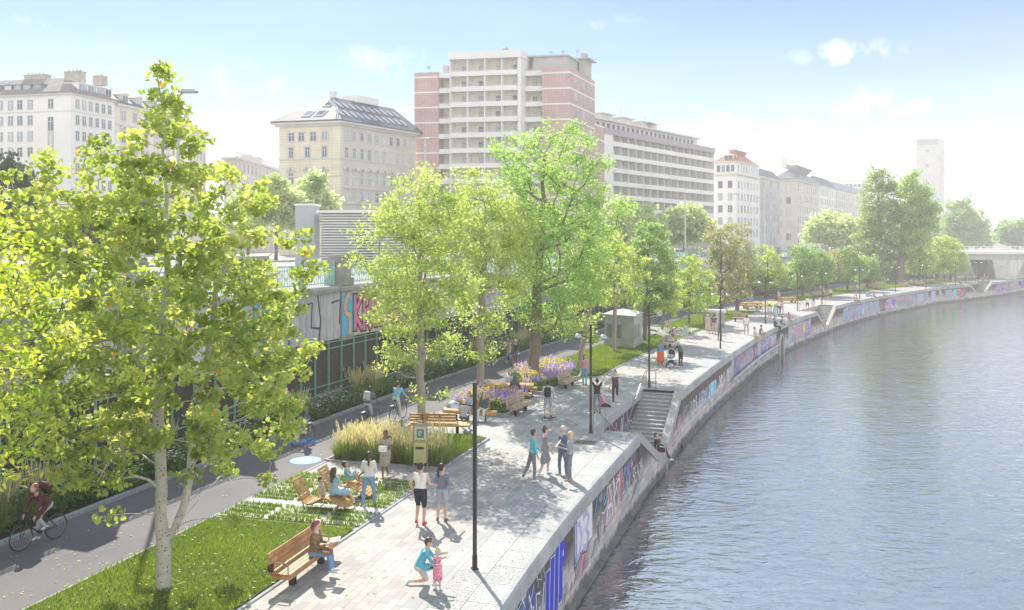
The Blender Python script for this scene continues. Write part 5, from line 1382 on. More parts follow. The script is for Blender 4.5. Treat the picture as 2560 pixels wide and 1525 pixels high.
for k, (px, py, rows, lv, lab) in enumerate([(2006,742,[(603,1998,2016),(645,1972,2046),(700,1974,2048),(716,1985,2030)],'green','conical green tree left of the second river stairs'),
    (2028,739,[(618,2030,2052),(650,2020,2076),(700,2022,2080)],'green','green tree directly behind the second river stairs'), (2064,728,[(625,2062,2085),(650,2045,2100),(695,2040,2105)],'olive','olive green tree between stairs and elderly man on the bench'),
    (2118,727,[(618,2108,2134),(650,2092,2160),(695,2095,2165)],'green','broad green tree behind the elderly man on the bench'), (2168,722,[(640,2155,2185),(665,2140,2200),(700,2140,2205)],'green','green tree left of the poplar trunk')]):
    TR('park_tree', px, py, rows, 'small', lv, .36, 95, 38, BK_DARK, .2, lab, seed=40+k, rc=.9, group='row of lawn trees before the poplar')
TR('poplar_tree', 2204, 707, [(412,2182,2208),(450,2165,2228),(520,2152,2244),(600,2140,2255),(650,2150,2245),(690,2180,2225)], 'small', 'poplar', .5, 300, 46, BK_BROWN, .75, 'tallest dark poplar tree on the bend of the quay', seed=50, rc=1.35, fork=.0, wz=[(1,.5),(8,1),(25,1)])
TR('lime_tree', 2246, 708, [(425,2266,2292),(470,2248,2322),(540,2245,2345),(600,2240,2320),(645,2245,2290)], 'small', 'bright', .5, 250, 48, BK_BROWN, .8, 'broad green tree standing right behind the poplar', seed=51, rc=1.4, fork=.3, wz=[(1,.3),(8,1),(25,1)])
for k, (px, py, rows, lab) in enumerate([(2298,707,[(598,2285,2320),(640,2258,2338),(680,2262,2338)],'yellow green far maple nearest the poplar'), (2341,703,[(592,2328,2362),(630,2312,2385),(676,2315,2380)],'yellow green far maple in the middle of three'), (2378,700,[(598,2362,2392),(640,2355,2414),(678,2358,2410)],'yellow green far maple closest to the bridge')]):
    TR('park_tree', px, py, rows, 'small', 'yellow', .44, 110, 38, BK_DARK, .25, lab, seed=60+k, rc=1.15, group='three far maples before the bridge')
# street level trees
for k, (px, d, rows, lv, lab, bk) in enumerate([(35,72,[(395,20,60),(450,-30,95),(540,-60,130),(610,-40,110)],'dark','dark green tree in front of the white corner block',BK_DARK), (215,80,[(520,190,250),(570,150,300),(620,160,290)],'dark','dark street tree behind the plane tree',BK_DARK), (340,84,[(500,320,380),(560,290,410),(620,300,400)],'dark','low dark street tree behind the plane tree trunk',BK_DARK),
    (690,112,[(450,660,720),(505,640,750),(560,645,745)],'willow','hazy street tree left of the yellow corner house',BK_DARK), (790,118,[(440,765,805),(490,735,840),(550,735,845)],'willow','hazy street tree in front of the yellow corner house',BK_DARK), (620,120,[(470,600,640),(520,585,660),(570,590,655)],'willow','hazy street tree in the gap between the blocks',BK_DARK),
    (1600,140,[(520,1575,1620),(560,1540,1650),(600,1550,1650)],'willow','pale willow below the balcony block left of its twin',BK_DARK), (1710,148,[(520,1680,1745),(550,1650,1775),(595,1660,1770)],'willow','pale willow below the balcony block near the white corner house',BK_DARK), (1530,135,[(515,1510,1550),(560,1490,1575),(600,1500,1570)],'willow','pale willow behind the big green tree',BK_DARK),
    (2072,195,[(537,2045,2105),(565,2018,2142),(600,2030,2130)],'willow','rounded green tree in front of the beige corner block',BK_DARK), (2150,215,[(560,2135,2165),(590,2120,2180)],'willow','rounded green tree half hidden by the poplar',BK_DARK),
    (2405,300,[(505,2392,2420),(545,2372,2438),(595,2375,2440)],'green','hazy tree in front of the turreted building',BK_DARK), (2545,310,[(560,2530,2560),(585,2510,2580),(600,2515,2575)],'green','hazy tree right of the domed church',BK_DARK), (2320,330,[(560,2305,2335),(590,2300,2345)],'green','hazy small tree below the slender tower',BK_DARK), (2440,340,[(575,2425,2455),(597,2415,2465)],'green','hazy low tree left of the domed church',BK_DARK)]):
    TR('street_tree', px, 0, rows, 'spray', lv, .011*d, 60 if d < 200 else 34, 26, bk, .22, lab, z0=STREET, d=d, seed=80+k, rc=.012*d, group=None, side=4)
# ---------------------------------------------------------------- people (one continuous surface each, grown from a posed skeleton)
def surface_nets(F, org, h):
    ins = F < 0
    nx, ny, nz = F.shape
    def cs(A, i, j, k): return A[i:nx-1+i, j:ny-1+j, k:nz-1+k]
    cnt = np.zeros((nx-1, ny-1, nz-1), np.int32)
    for i in (0,1):
        for j in (0,1):
            for k in (0,1): cnt += cs(ins, i, j, k)
    act = (cnt > 0) & (cnt < 8)
    idx = np.argwhere(act); n = len(idx)
    vid = -np.ones(act.shape, np.int64); vid[act] = np.arange(n)
    acc = np.zeros((n, 3)); num = np.zeros(n)
    I, J, K = idx.T
    E = []
    for a in (0,1):
        for c in (0,1): E += [((0,a,c),(1,a,c)), ((a,0,c),(a,1,c)), ((a,c,0),(a,c,1))]
    for p, q in E:
        f0 = F[I+p[0], J+p[1], K+p[2]]; f1 = F[I+q[0], J+q[1], K+q[2]]
        m = (f0 < 0) != (f1 < 0); t = np.where(m, f0/np.where(m, f0-f1, 1), 0)
        pp = np.array(p, float)[None]+np.array([q[k]-p[k] for k in range(3)], float)[None]*t[:, None]
        acc += pp*m[:, None]; num += m
    V = (idx + acc/num[:, None])*h + org
    Q = []
    for ax in range(3):
        s0 = [slice(None)]*3; s1 = [slice(None)]*3; s0[ax] = slice(0, -1); s1[ax] = slice(1, None)
        a = ins[tuple(s0)]; c = ins[tuple(s1)]
        e = np.argwhere(a != c)
        u, v = (ax+1) % 3, (ax+2) % 3
        ok = (e[:, u] > 0) & (e[:, v] > 0) & (e[:, u] < F.shape[u]-1) & (e[:, v] < F.shape[v]-1); e = e[ok]
        fl = a[tuple(e.T)]
        def g(du, dv):
            w = e.copy(); w[:, u] -= du; w[:, v] -= dv; return vid[tuple(w.T)]
        q = np.stack([g(1,1), g(0,1), g(0,0), g(1,0)], 1)
        q = np.where(fl[:, None], q, q[:, ::-1]); Q.append(q)
    return V, np.vstack(Q)

def nrm(v): v = np.array(v, float); return v/np.linalg.norm(v)
_pm = {}
def cmat(c, rough=.8):
    k = tuple(round(x, 3) for x in c)
    if k not in _pm: _pm[k] = mat('cloth_%d' % len(_pm), c, rough, .10, 14, bump=.15, bscale=60)
    return _pm[k]
def pattern_mat(name, c1, c2, kind='stripe', scale=30):
    m, nt, out = newmat(name); b = NB(nt); co = b.n('ShaderNodeTexCoord').outputs['Object']
    if kind == 'stripe':
        w = b.n('ShaderNodeTexWave', i_Scale=float(scale)); w.bands_direction = 'Z'; b.l(co, w.inputs['Vector']); f = w.outputs['Fac']; st = [(.45, c1), (.55, c2)]
    elif kind == 'check':
        w = b.n('ShaderNodeTexChecker', i_Scale=float(scale)); b.l(co, w.inputs['Vector']); f = w.outputs['Fac']; st = [(.3, c1), (.7, c2)]
    else:
        w = b.n('ShaderNodeTexNoise', i_Scale=float(scale), i_Detail=1.0); b.l(co, w.inputs['Vector']); f = w.outputs['Fac']; st = [(.40, c1), (.47, c2), (.56, c2), (.6, tuple(.5*(x+y) for x, y in zip(c1, c2)))]
    r = b.ramp(f, st); p = b.n('ShaderNodeBsdfPrincipled', i_Roughness=.85); b.l(r.outputs[0], p.inputs['Base Color']); b.l(p.outputs[0], out.inputs[0]); return m
SKIN = {'l': (.62,.40,.30), 'm': (.48,.29,.20), 'd': (.22,.12,.08), 'p': (.68,.46,.37)}
HAIR = {'br': (.09,.045,.025), 'bk': (.018,.014,.013), 'bl': (.62,.48,.28), 'gr': (.50,.49,.47), 'rd': (.30,.08,.10), 'dk': (.045,.028,.02), 'bald': (.58,.40,.33)}
LABEL_ORDER = ['skin', 'hair', 'top', 'bottom', 'shoe', 'extra', 'dark', 'lip']
def person(loc, rz, label, pose=None, h=1.72, skin='l', hair='br', style='short', top=(.5,.5,.5), bottom=(.2,.2,.25), shoe=(.7,.7,.7), sleeve='short', legs='long',
           extra=(.1,.1,.1), cell=.019, seat=None, female=False, group=None, look=(0,0), name='person', fat=1.0, detail=None, skirt=None, head=1.0):
    pose = dict(pose or {}); s = h/1.75; detail = cell < .024 if detail is None else detail
    T = nrm(pose.get('torso', (0,0,1))); sw = (.155 if female else .175)*s; hw = .09*s
    Xa = nrm(pose.get('xaxis', (1,0,0))); Ya = nrm(np.cross(T, Xa))
    D = {'thR': (.06,.02,-1), 'thL': (-.06,.02,-1), 'shR': (0,-.03,-1), 'shL': (0,-.03,-1), 'uaR': (.16,-.02,-1), 'uaL': (-.16,-.02,-1), 'faR': (.05,.22,-1), 'faL': (-.05,.22,-1), 'ftR': (.12,1,0), 'ftL': (-.12,1,0)}
    D.update(pose)
    d = {k: nrm(D[k]) for k in ('thR','thL','shR','shL','uaR','uaL','faR','faL','ftR','ftL')}
    pel = np.zeros(3); J = {}
    for sd, sg in (('R', 1), ('L', -1)):
        J['hip'+sd] = pel + Xa*hw*sg - np.array([0,0,.02*s]); J['kn'+sd] = J['hip'+sd]+d['th'+sd]*.425*s; J['an'+sd] = J['kn'+sd]+d['sh'+sd]*.405*s
    base = min(J['anR'][2], J['anL'][2]) - .085*s
    if seat is not None: base = -(.105*s) - seat
    ch = pel+T*.33*s; nb = pel+T*.49*s; J['nb'] = nb
    for sd, sg in (('R', 1), ('L', -1)):
        J['so'+sd] = pel+T*.445*s+Xa*sw*sg; J['el'+sd] = J['so'+sd]+d['ua'+sd]*.275*s; J['wr'+sd] = J['el'+sd]+d['fa'+sd]*.245*s; J['ha'+sd] = J['wr'+sd]+d['fa'+sd]*.09*s
    yaw, pit = R(look[0]), R(look[1])
    Rh = np.array([[math.cos(yaw), -math.sin(yaw), 0],[math.sin(yaw), math.cos(yaw), 0],[0,0,1]]) @ np.array([[1,0,0],[0,math.cos(pit),-math.sin(pit)],[0,math.sin(pit),math.cos(pit)]])
    hc = nb + nrm(T*.6+np.array([0,0,.5]))*.165*s*(.5+.5*head); hs = s*head
    hd = lambda x, y, z: hc + Rh @ np.array([x, y, z])*hs
    PR = []
    def cone(a, c, ra, rb, lab, k=.025): PR.append(('c', np.array(a, float), np.array(c, float), ra, rb, lab, k))
    def ell(c, r, lab, k=.015, M=None): PR.append(('e', np.array(c, float), np.array(r, float), M, 0, lab, k))
    f = fat
    # torso
    wx, cxw = (.062 if female else .05)*s, (.082 if female else .105)*s
    for sg in (1, -1):
        cone(pel+Xa*.058*s*sg+T*.01*s, pel+Xa*.045*s*sg+T*.17*s, .112*s*f, .088*s*f, 'top' if legs == 'dress' else 'bottom' if sg and False else 'mid', .03)
        cone(pel+Xa*.045*s*sg+T*.17*s, pel+Xa*cxw*.92*sg+T*.37*s, .090*s*f, .092*s*f, 'top', .03)
        cone(pel+Xa*cxw*.9*sg+T*.37*s, J['so'+('R' if sg > 0 else 'L')]-T*.01*s, .085*s, .055*s, 'top', .03)
        if female: ell(pel+Xa*.07*s*sg+T*.335*s+Ya*.065*s, (.06*s,.05*s,.06*s), 'top', .03)
    cone(nb-T*.04*s, nb+(hc-nb)*.45, .062*s, .052*s, 'skin', .02)
    ell(hd(0,0,.015), np.array([.076,.094,.105])*hs, 'skin', .02, Rh); ell(hd(0,.022,-.055), np.array([.055,.066,.06])*hs, 'skin', .02, Rh)
    if detail:
        cone(hd(0,.085,.01), hd(0,.112,-.022), .010*hs, .014*hs, 'skin', .01)
        for sg in (1,-1): ell(hd(.078*sg,-.005,-.005), np.array([.012,.02,.032])*hs, 'skin', .008, Rh)
    if style != 'bald':
        hl = 'extra' if style in ('cap', 'hood', 'scarf') else 'hair'
        ell(hd(0,-.022,.034), np.array([.089,.098,.104])*hs, hl, .008, Rh)
        if style in ('short', 'pony', 'bun', 'cap'): ell(hd(0,-.04,-.02), np.array([.078,.07,.07])*hs, 'hair' if style != 'cap' else 'hair', .01, Rh)
        if style == 'cap': cone(hd(0,.08,.045), hd(0,.15,.03), .045*hs, .03*hs, 'extra', .008)
        if style == 'bun': ell(hd(0,-.05,.15), np.array([.045,.045,.04])*hs, 'hair', .01)
        if style == 'pony': cone(hd(0,-.11,.03), hd(0,-.15,-.10), .035*hs, .04*hs, 'hair', .012); cone(hd(0,-.15,-.10), hd(0,-.12,-.30), .04*hs, .018*hs, 'hair', .012)
        if style in ('long', 'hood'):
            for sg in (1,-1): cone(hd(.05*sg,-.035,.02), hd(.055*sg,-.06,-.16), .056*hs, .055*hs, hl, .02)
            if style == 'long': cone(hd(.0,-.06,-.1), nb-Ya*.085*s-T*.14*s, .075*hs, .055*hs, 'hair', .02)
        if style == 'bob':
            for sg in (1,-1): cone(hd(.06*sg,-.02,.03), hd(.062*sg,-.02,-.10), .045*hs, .04*hs, 'hair', .02)
            cone(hd(0,-.05,.02), hd(0,-.06,-.10), .075*hs, .065*hs, 'hair', .02)
        if style == 'hood': ell(hd(0,-.05,-.09), np.array([.10,.09,.07])*hs, 'extra', .02)
    # arms
    for sd in 'RL':
        so, el, wr, ha = J['so'+sd], J['el'+sd], J['wr'+sd], J['ha'+sd]; mid = so+(el-so)*.5
        g = 1.12 if sleeve == 'long' else 1.0
        cone(so, mid, .057*s*(1.08 if sleeve != 'none' else .9), .046*s*g*(1.15 if sleeve == 'short' else 1), 'top' if sleeve != 'none' else 'skin', .02)
        cone(mid, el, .044*s*g, .037*s*g, 'top' if sleeve == 'long' else 'skin', .012)
        cone(el, wr, .037*s*g, .027*s*g, 'top' if sleeve == 'long' else 'skin', .012)
        cone(wr, ha, .025*s, .034*s, 'skin', .01)
    # legs
    lg = 'bottom' if legs == 'long' else 'skin'
    for sd in 'RL':
        hp, kn, an = J['hip'+sd], J['kn'+sd], J['an'+sd]; mid = hp+(kn-hp)*.62
        wl = 1.1 if legs == 'long' else 1.0
        cone(hp, mid, .088*s*f, .068*s*f*(1.22 if legs == 'short' else 1), 'bottom', .025)
        cone(mid, kn, .066*s*f*(1.15 if legs == 'short' else 1), .053*s*f*wl, 'bottom' if legs in ('long', 'short') else lg, .015)
        c1 = kn+(an-kn)*.35-np.cross(Xa, nrm(an-kn))*(-.012)
        cone(kn, c1, .051*s*wl, .053*s*wl, lg, .015); cone(c1, an, .052*s*wl, .034*s*(1.35 if legs == 'long' else 1), lg, .012)
        fd = d['ft'+sd]; up_ = nrm(np.cross(Xa, fd)) if abs(fd[2]) < .9 else np.array([0,1,0])
        sh_dir = nrm(an-kn)
        cone(an+sh_dir*.01*s, an-fd*.03*s+sh_dir*.05*s, .038*s, .038*s, 'shoe', .012); cone(an-fd*.03*s+sh_dir*.05*s, an+fd*.15*s+sh_dir*.055*s, .037*s, .030*s, 'shoe', .015)
    if legs in ('skirt', 'dress'):
        sk = skirt or .8; lb = 'bottom' if legs == 'skirt' else 'top'
        a, c = J['hipR'], J['hipL']; kr = J['hipR']+(J['knR']-J['hipR'])*sk; kl = J['hipL']+(J['knL']-J['hipL'])*sk
        ex = .12 if sk <= 1.2 else .15
        cone(a+np.array([0,0,.03]), kr, .10*s, ex*s, lb, .05); cone(c+np.array([0,0,.03]), kl, .10*s, ex*s, lb, .05); cone((a+c)/2, (kr+kl)/2, .12*s, ex*1.05*s, lb, .05)
    # evaluate
    lo = np.min([np.minimum(p[1], p[2] if p[0] == 'c' else p[1]) - (max(p[3], p[4]) if p[0] == 'c' else max(p[2])) for p in PR], 0) - 2.5*cell
    hi = np.max([np.maximum(p[1], p[2] if p[0] == 'c' else p[1]) + (max(p[3], p[4]) if p[0] == 'c' else max(p[2])) for p in PR], 0) + 2.5*cell
    N = np.ceil((hi-lo)/cell).astype(int)+1
    ax = [lo[i]+cell*np.arange(N[i]) for i in range(3)]
    F = np.full(tuple(N), .3)
    def dist(p, X, Y, Z):
        if p[0] == 'c':
            a, c = p[1], p[2]; ba = c-a; L2 = max(1e-9, ba@ba)
            t = np.clip(((X-a[0])*ba[0]+(Y-a[1])*ba[1]+(Z-a[2])*ba[2])/L2, 0, 1)
            return np.sqrt((X-a[0]-ba[0]*t)**2+(Y-a[1]-ba[1]*t)**2+(Z-a[2]-ba[2]*t)**2) - (p[3]+(p[4]-p[3])*t)
        c, r, M = p[1], p[2], p[3]; x, y, z = X-c[0], Y-c[1], Z-c[2]
        if M is not None: x, y, z = M[0,0]*x+M[1,0]*y+M[2,0]*z, M[0,1]*x+M[1,1]*y+M[2,1]*z, M[0,2]*x+M[1,2]*y+M[2,2]*z
        return (np.sqrt((x/r[0])**2+(y/r[1])**2+(z/r[2])**2)-1)*min(r)
    for p in PR:
        rr = (max(p[3], p[4]) if p[0] == 'c' else max(p[2])) + .07
        pl = (np.minimum(p[1], p[2]) if p[0] == 'c' else p[1]) - rr; ph = (np.maximum(p[1], p[2]) if p[0] == 'c' else p[1]) + rr
        i0 = np.maximum(0, ((pl-lo)/cell).astype(int)); i1 = np.minimum(N, ((ph-lo)/cell).astype(int)+2)
        sl = tuple(slice(i0[k], i1[k]) for k in range(3))
        X = ax[0][sl[0]][:, None, None]; Y = ax[1][sl[1]][None, :, None]; Z = ax[2][sl[2]][None, None, :]
        dd = dist(p, X, Y, Z); a = F[sl]; k = max(p[6], cell*.5)
        hh = np.clip(.5+.5*(dd-a)/k, 0, 1); F[sl] = dd*(1-hh)+a*hh-k*hh*(1-hh)
    V, Q = surface_nets(F, lo, cell)
    best = np.full(len(V), 9.0); lab = np.zeros(len(V), int)
    for p in PR:
        dd = dist(p, V[:, 0], V[:, 1], V[:, 2])
        l = p[5]
        if l == 'mid': l = ('bottom' if legs != 'dress' else 'top')
        li = LABEL_ORDER.index(l); m = dd < best; best[m] = dd[m]; lab[m] = li
    # waist line: shirts hang a little below the belt
    rel = (V-pel)@T
    hip_top = (lab == LABEL_ORDER.index('bottom')) & (rel > (.02 if sleeve != 'none' else .06)*s) & (rel < .3*s)
    lab[hip_top] = LABEL_ORDER.index('top')
    ML = np.median(lab[Q], axis=1).astype(int)
    ML = lab[Q[:, 0]]
    V = V - np.array([0, 0, base])
    mb = MB()
    if detail:
        off_ = np.array([0,0,base]); skn = 0
        for sd, sg in (('R', 1), ('L', -1)):
            fd = d['fa'+sd]; wv = nrm(np.cross(fd, [.3,.2,1])); nv = np.cross(fd, wv); ha = J['ha'+sd]-off_
            for k, ln in enumerate((.075,.085,.08,.062)):
                o_ = ha+wv*(k-1.5)*.019*s; mb.tube([o_-fd*.02, o_+fd*ln*.5*s+nv*.006*s, o_+fd*ln*.85*s+nv*.03*s], [.0105*s,.0095*s,.007*s], 5, 0)
            tb = J['wr'+sd]-off_+fd*.03*s-wv*.028*s; mb.tube([tb, tb+fd*.03*s-wv*.028*s, tb+fd*.065*s-wv*.034*s+nv*.01*s], [.013*s,.011*s,.008*s], 5, 0)
        for sg in (1,-1):
            c = hd(.031*sg,.086,.022)-off_; mb.lathe([(.002,-.008*hs),(.012*hs,0),(.002,.008*hs)], 6, 6, tuple(c))
            c = hd(.031*sg,.090,.045)-off_; mb.cbox(tuple(c), (.032*hs,.012*hs,.006*hs), 1)
        c = hd(0,.087,-.058)-off_; mb.cbox(tuple(c), (.036*hs,.012*hs,.010*hs), 7)
    def M_(c): return c if not isinstance(c, tuple) else cmat(c)
    mats = [cmat(SKIN[skin], .55), cmat(HAIR[hair], .5), M_(top), M_(bottom), M_(shoe), M_(extra), M_BLACK, cmat((.45,.15,.13))]
    nV, nQ = len(V), len(Q)
    o = np_mesh(name, V, Q, mats, None, smooth=True, matidx=ML)
    if mb.v:
        me2 = bpy.data.meshes.new('t'); me2.from_pydata(mb.v, [], mb.f)
        bm = bmesh.new(); bm.from_mesh(o.data); n0 = len(bm.faces); bm.from_mesh(me2); bm.faces.ensure_lookup_table()
        for i, mi in enumerate(mb.m): bm.faces[n0+i].material_index = mi; bm.faces[n0+i].smooth = True
        bm.to_mesh(o.data); bm.free(); bpy.data.meshes.remove(me2)
    o.location = loc; o.rotation_euler = (0, 0, rz)
    tag(o, label, 'person', group)
    o_J = {k: tuple(v-np.array([0,0,base])) for k, v in J.items()}; o_J['head'] = tuple(hc-np.array([0,0,base])); o_J['pel'] = (0,0,-base)
    return o, o_J
def wpt(o, v):
    c, s = math.cos(o.rotation_euler[2]), math.sin(o.rotation_euler[2]); return Vector((o.location[0]+c*v[0]-s*v[1], o.location[1]+s*v[0]+c*v[1], o.location[2]+v[2]))

# poses
SIT = dict(thR=(.12,1,-.05), thL=(-.12,1,-.05), shR=(.05,.12,-1), shL=(-.05,.12,-1), uaR=(.15,.35,-1), uaL=(-.15,.35,-1), faR=(-.25,1,-.25), faL=(.25,1,-.25))
WALK = dict(thR=(.04,.42,-1), shR=(0,.0,-1), thL=(-.04,-.22,-1), shL=(0,-.55,-1), uaR=(.14,-.4,-1), faR=(.0,.25,-1), uaL=(-.14,.35,-1), faL=(0,.9,-.9), ftL=(-.1,1,-.25))
WALK2 = dict(thL=(-.04,.32,-1), shL=(0,.0,-1), thR=(.04,-.2,-1), shR=(0,-.35,-1), uaL=(-.14,-.25,-1), faL=(.0,.25,-1), uaR=(.14,.25,-1), faR=(0,.6,-1))
STAND = {}
EDGE = dict(SIT, shR=(.0,-.05,-1), shL=(0,.15,-1))
RIDE = dict(torso=(0,.42,1), thR=(.05,.35,-.95), shR=(0,.1,-1), thL=(-.05,.88,-.45), shL=(0,-.6,-.8), uaR=(.12,.6,-.8), faR=(.02,.8,-.6), uaL=(-.12,.6,-.8), faL=(-.02,.8,-.6))
CROSS = dict(thR=(.75,.75,-.02), thL=(-.75,.75,-.02), shR=(-.95,.15,-.1), shL=(.95,.35,-.1), ftR=(-1,.2,0), ftL=(1,.2,0), uaR=(.2,.3,-1), uaL=(-.2,.3,-1), faR=(.1,1,-.5), faL=(-.1,1,-.5))
# ---------------------------------------------------------------- furniture
M_WOOD = mat('larch_wood', (.42,.20,.07), .55, .22, 5, bump=.15, c2=(.58,.31,.13))
M_WOOD2 = mat('weathered_larch', (.36,.25,.18), .65, .2, 5, bump=.15, c2=(.52,.39,.29))
M_WOODO = mat('honey_wood', (.44,.24,.07), .55, .2, 5, c2=(.60,.36,.13))
def Dz(a): return R(a)
def bench(x, y, rz, L, label, wood, arms=True, back=(0,1), depth=.52, backy=.46, group='timber benches'):
    """local x along the bench, local y towards the backrest, origin under the middle of the front edge"""
    e = empty('bench', (x, y, 0), rz, label, 'bench', group)
    n = 5; w = depth/n
    for k in range(n):
        mb = MB(); mb.bbox((0, w*(k+.5), .415), (L, w-.014, .07), .006); mb.build('seat_slat', wood, e)
    mb = MB(); mb.bbox((0,.012,.385), (L,.03,.13), .006); mb.bbox((-L/2+.015,depth/2,.385),(.03,depth-.05,.125),.004); mb.bbox((L/2-.015,depth/2,.385),(.03,depth-.05,.125),.004); mb.build('seat_edge', wood, e)
    for sx in (-.28, .28):
        mb = MB(); mb.bbox((sx*L, depth*.45, .18), (.12,.16,.36), .01); mb.build('leg', M_POST, e)
        mb = MB(); mb.tube([(sx*L, backy-.06, .38), (sx*L, backy+.05, .55), (sx*L, backy+.13, .84)], .022, 6); mb.build('back_bracket', M_POST, e)
    b0, b1 = -L/2+L*back[0], -L/2+L*back[1]
    for k in range(3):
        mb = MB(); z = .56+k*.125; yy = backy+.03+k*.035
        Mx = Matrix.Translation(Vector(((b0+b1)/2, yy, z))) @ Matrix.Rotation(R(-15), 4, 'X'); mb.bbox((0,0,0), (b1-b0,.045,.115), .008, 0, Mx); mb.build('backrest_slat', wood, e)
    if arms:
        for sx in (-.47, .33) if L > 2.3 else (-.42, .42):
            mb = MB(); xx = sx*L; mb.tube([(xx,.08,.42),(xx,.08,.62),(xx,.13,.66),(xx,.40,.66)], .018, 6); mb.build('armrest', M_STEEL, e)
    return e
RZL = lambda a, b: math.atan2(b[1]-a[1], b[0]-a[0])
def bench_px(p0, p1, label, wood, z=.42, **kw):
    """front seat edge given by its two picture corners, backrest to the left of p0->p1"""
    a = G(*p0, z); b_ = G(*p1, z); L = math.hypot(b_[0]-a[0], b_[1]-a[1])
    return bench((a[0]+b_[0])/2, (a[1]+b_[1])/2, RZL(a, b_), kw.pop('L', L), label, wood, **kw)
B1 = bench_px((728,1438),(845,1352), 'large timber bench in the foreground where the woman reads', M_WOOD, L=2.45)
B2 = bench((G(1175,1064,.42)[0]+G(1029,1055,.42)[0])/2, 35.2, R(176), 2.6, 'long honey coloured bench seen from behind, under the elderly man', M_WOODO, arms=False, back=(.24,1.0), depth=.8, backy=.36)
B2.location = (-3.0, 35.75, 0)
B3 = bench_px((1106,1026),(1236,1034), 'timber bench with two young women in front of the flower bed', M_WOODO, arms=False, back=(.2,.85))
B4 = bench_px((1291,1021),(1333,1001), 'empty timber bench with armrests at the corner of the near flower bed', M_WOOD2, L=2.2)
B5 = bench_px((1417,957),(1447,942), 'empty timber bench with armrests at the far flower bed beside the lawn', M_WOOD2, L=2.25)
B6 = bench_px((1664,861),(1689,852), 'timber bench with a couple left of the loungers', M_WOOD2, L=2.2)
B7 = bench_px((1837,794),(1858,795), 'small pale bench on the lawn edge before the picnic tables', M_WOOD2, L=1.6, arms=False)
for k, (px, py, a, lab) in enumerate([(2048,744,0,'distant bench under the row of lawn trees left of the man in white'), (2143,729,5,'distant bench with an elderly man'), (2184,722,5,'distant bench right of the elderly man, by the poplar'), (2205,716,5,'distant bench at the foot of the poplar'), (2262,718,8,'distant bench in shade left of the standing dog walker'), (2303,715,8,'distant bench right of the standing dog walker'), (2322,708,8,'far bench below the bright maples'), (2350,703,8,'far bench in front of the middle bright maple'), (2466,703,0,'farthest bench before the bridge pier')]):
    x, y = G(px, py); bench(x, y, R(a), 2.0, lab, M_WOOD2, arms=False)
def picnic(x, y, rz, label, wood=M_WOODO, L=2.45):
    e = empty('picnic_table', (x, y, 0), rz, label, 'picnic table', 'timber picnic tables')
    for k in range(4): 
        mb = MB(); mb.bbox((0,-.3+.2*k,.735), (L,.19,.06), .006); mb.build('table_board', wood, e)
    mb = MB(); mb.bbox((0,-.395,.69), (L,.03,.14), .005); mb.bbox((-L/2+.015,0,.69),(.03,.78,.13),.004); mb.bbox((L/2-.015,0,.69),(.03,.78,.13),.004); mb.build('table_edge', wood, e)
    for sx in (-.3,.3): mb = MB(); mb.bbox((sx*L,0,.33),(.12,.12,.66),.01); mb.build('table_leg', M_POST, e)
    for sy in (-.85,.80):
        s = empty('bench_seat', (.15*(1 if sy > 0 else -.4), sy, 0)); s.parent = e
        mb = MB(); mb.bbox((0,0,.40),(L,.40,.11),.01); mb.build('seat_board', wood, s)
        for sx in (-.32,.32): mb = MB(); mb.bbox((sx*L,0,.17),(.12,.2,.34),.01); mb.build('leg', M_POST, s)
    return e
picnic(-.1, 43.35, R(-4), 'timber picnic table with three people beside the big tree')
picnic(*G(1879,772), R(8), 'timber picnic table with one person in blue behind the lawn')
picnic(*G(1966,757), R(8), 'far timber picnic table behind the group of friends', L=2.8)
def lounger(x, y, rz, label, wood=M_WOODO, L=1.75, W=.68):
    """wave shaped slatted lounger, local x from head to foot"""
    e = empty('lounger', (x, y, 0), rz, label, 'lounger', 'wave shaped timber loungers')
    ctl = [(-.88,.92),(-.78,.74),(-.66,.50),(-.56,.32),(-.44,.24),(-.28,.27),(-.12,.36),(.02,.43),(.16,.43),(.34,.36),(.56,.27),(.80,.17)]
    k = L/1.68; ctl = [(a*k, c) for a, c in ctl]
    P_ = np.array(ctl); S_ = np.concatenate([[0], np.cumsum(np.hypot(*np.diff(P_, axis=0).T))]); n = 21
    for i in range(n):
        s = S_[-1]*(i+.5)/n; a = np.interp(s, S_, P_[:,0]); c = np.interp(s, S_, P_[:,1]); a2 = np.interp(s+.03, S_, P_[:,0]); c2 = np.interp(s+.03, S_, P_[:,1])
        an = math.atan2(c2-c, a2-a) if s+.03 < S_[-1] else an
        mb = MB(); M = Matrix.Translation(Vector((a, 0, c))) @ Matrix.Rotation(-an, 4, 'Y'); mb.bbox((0,0,0), (S_[-1]/n-.016, W, .032), .005, 0, M); mb.build('slat', wood, e)
    for sy in (-W/2+.08, W/2-.08):
        mb = MB(); mb.tube([(a, sy, c-.035) for a, c in ctl], .02, 6); mb.build('side_frame', M_POST, e)
        mb = MB(); mb.tube([(-.6*k, sy, .36),(-.5*k, sy, .02),(.45*k, sy, .02),(.5*k, sy, .27)], .02, 6); mb.build('leg', M_POST, e)
    return e
LG1 = lounger(-5.62, 25.25, R(-10), 'nearest slatted lounger with a boy in grey and the woman in the blue dress', M_WOODO)
LG2 = lounger(-5.15, 26.5, R(-12), 'slatted lounger behind with the boy in orange shorts', M_WOODO)
LG3 = lounger(*G(1693,830), R(-30), 'distant lounger with a small child right of the bench couple', M_WOOD2)
LG4 = lounger(*G(1640,846), R(-30), 'distant lounger beside the dark green tree trunk', M_WOOD2)
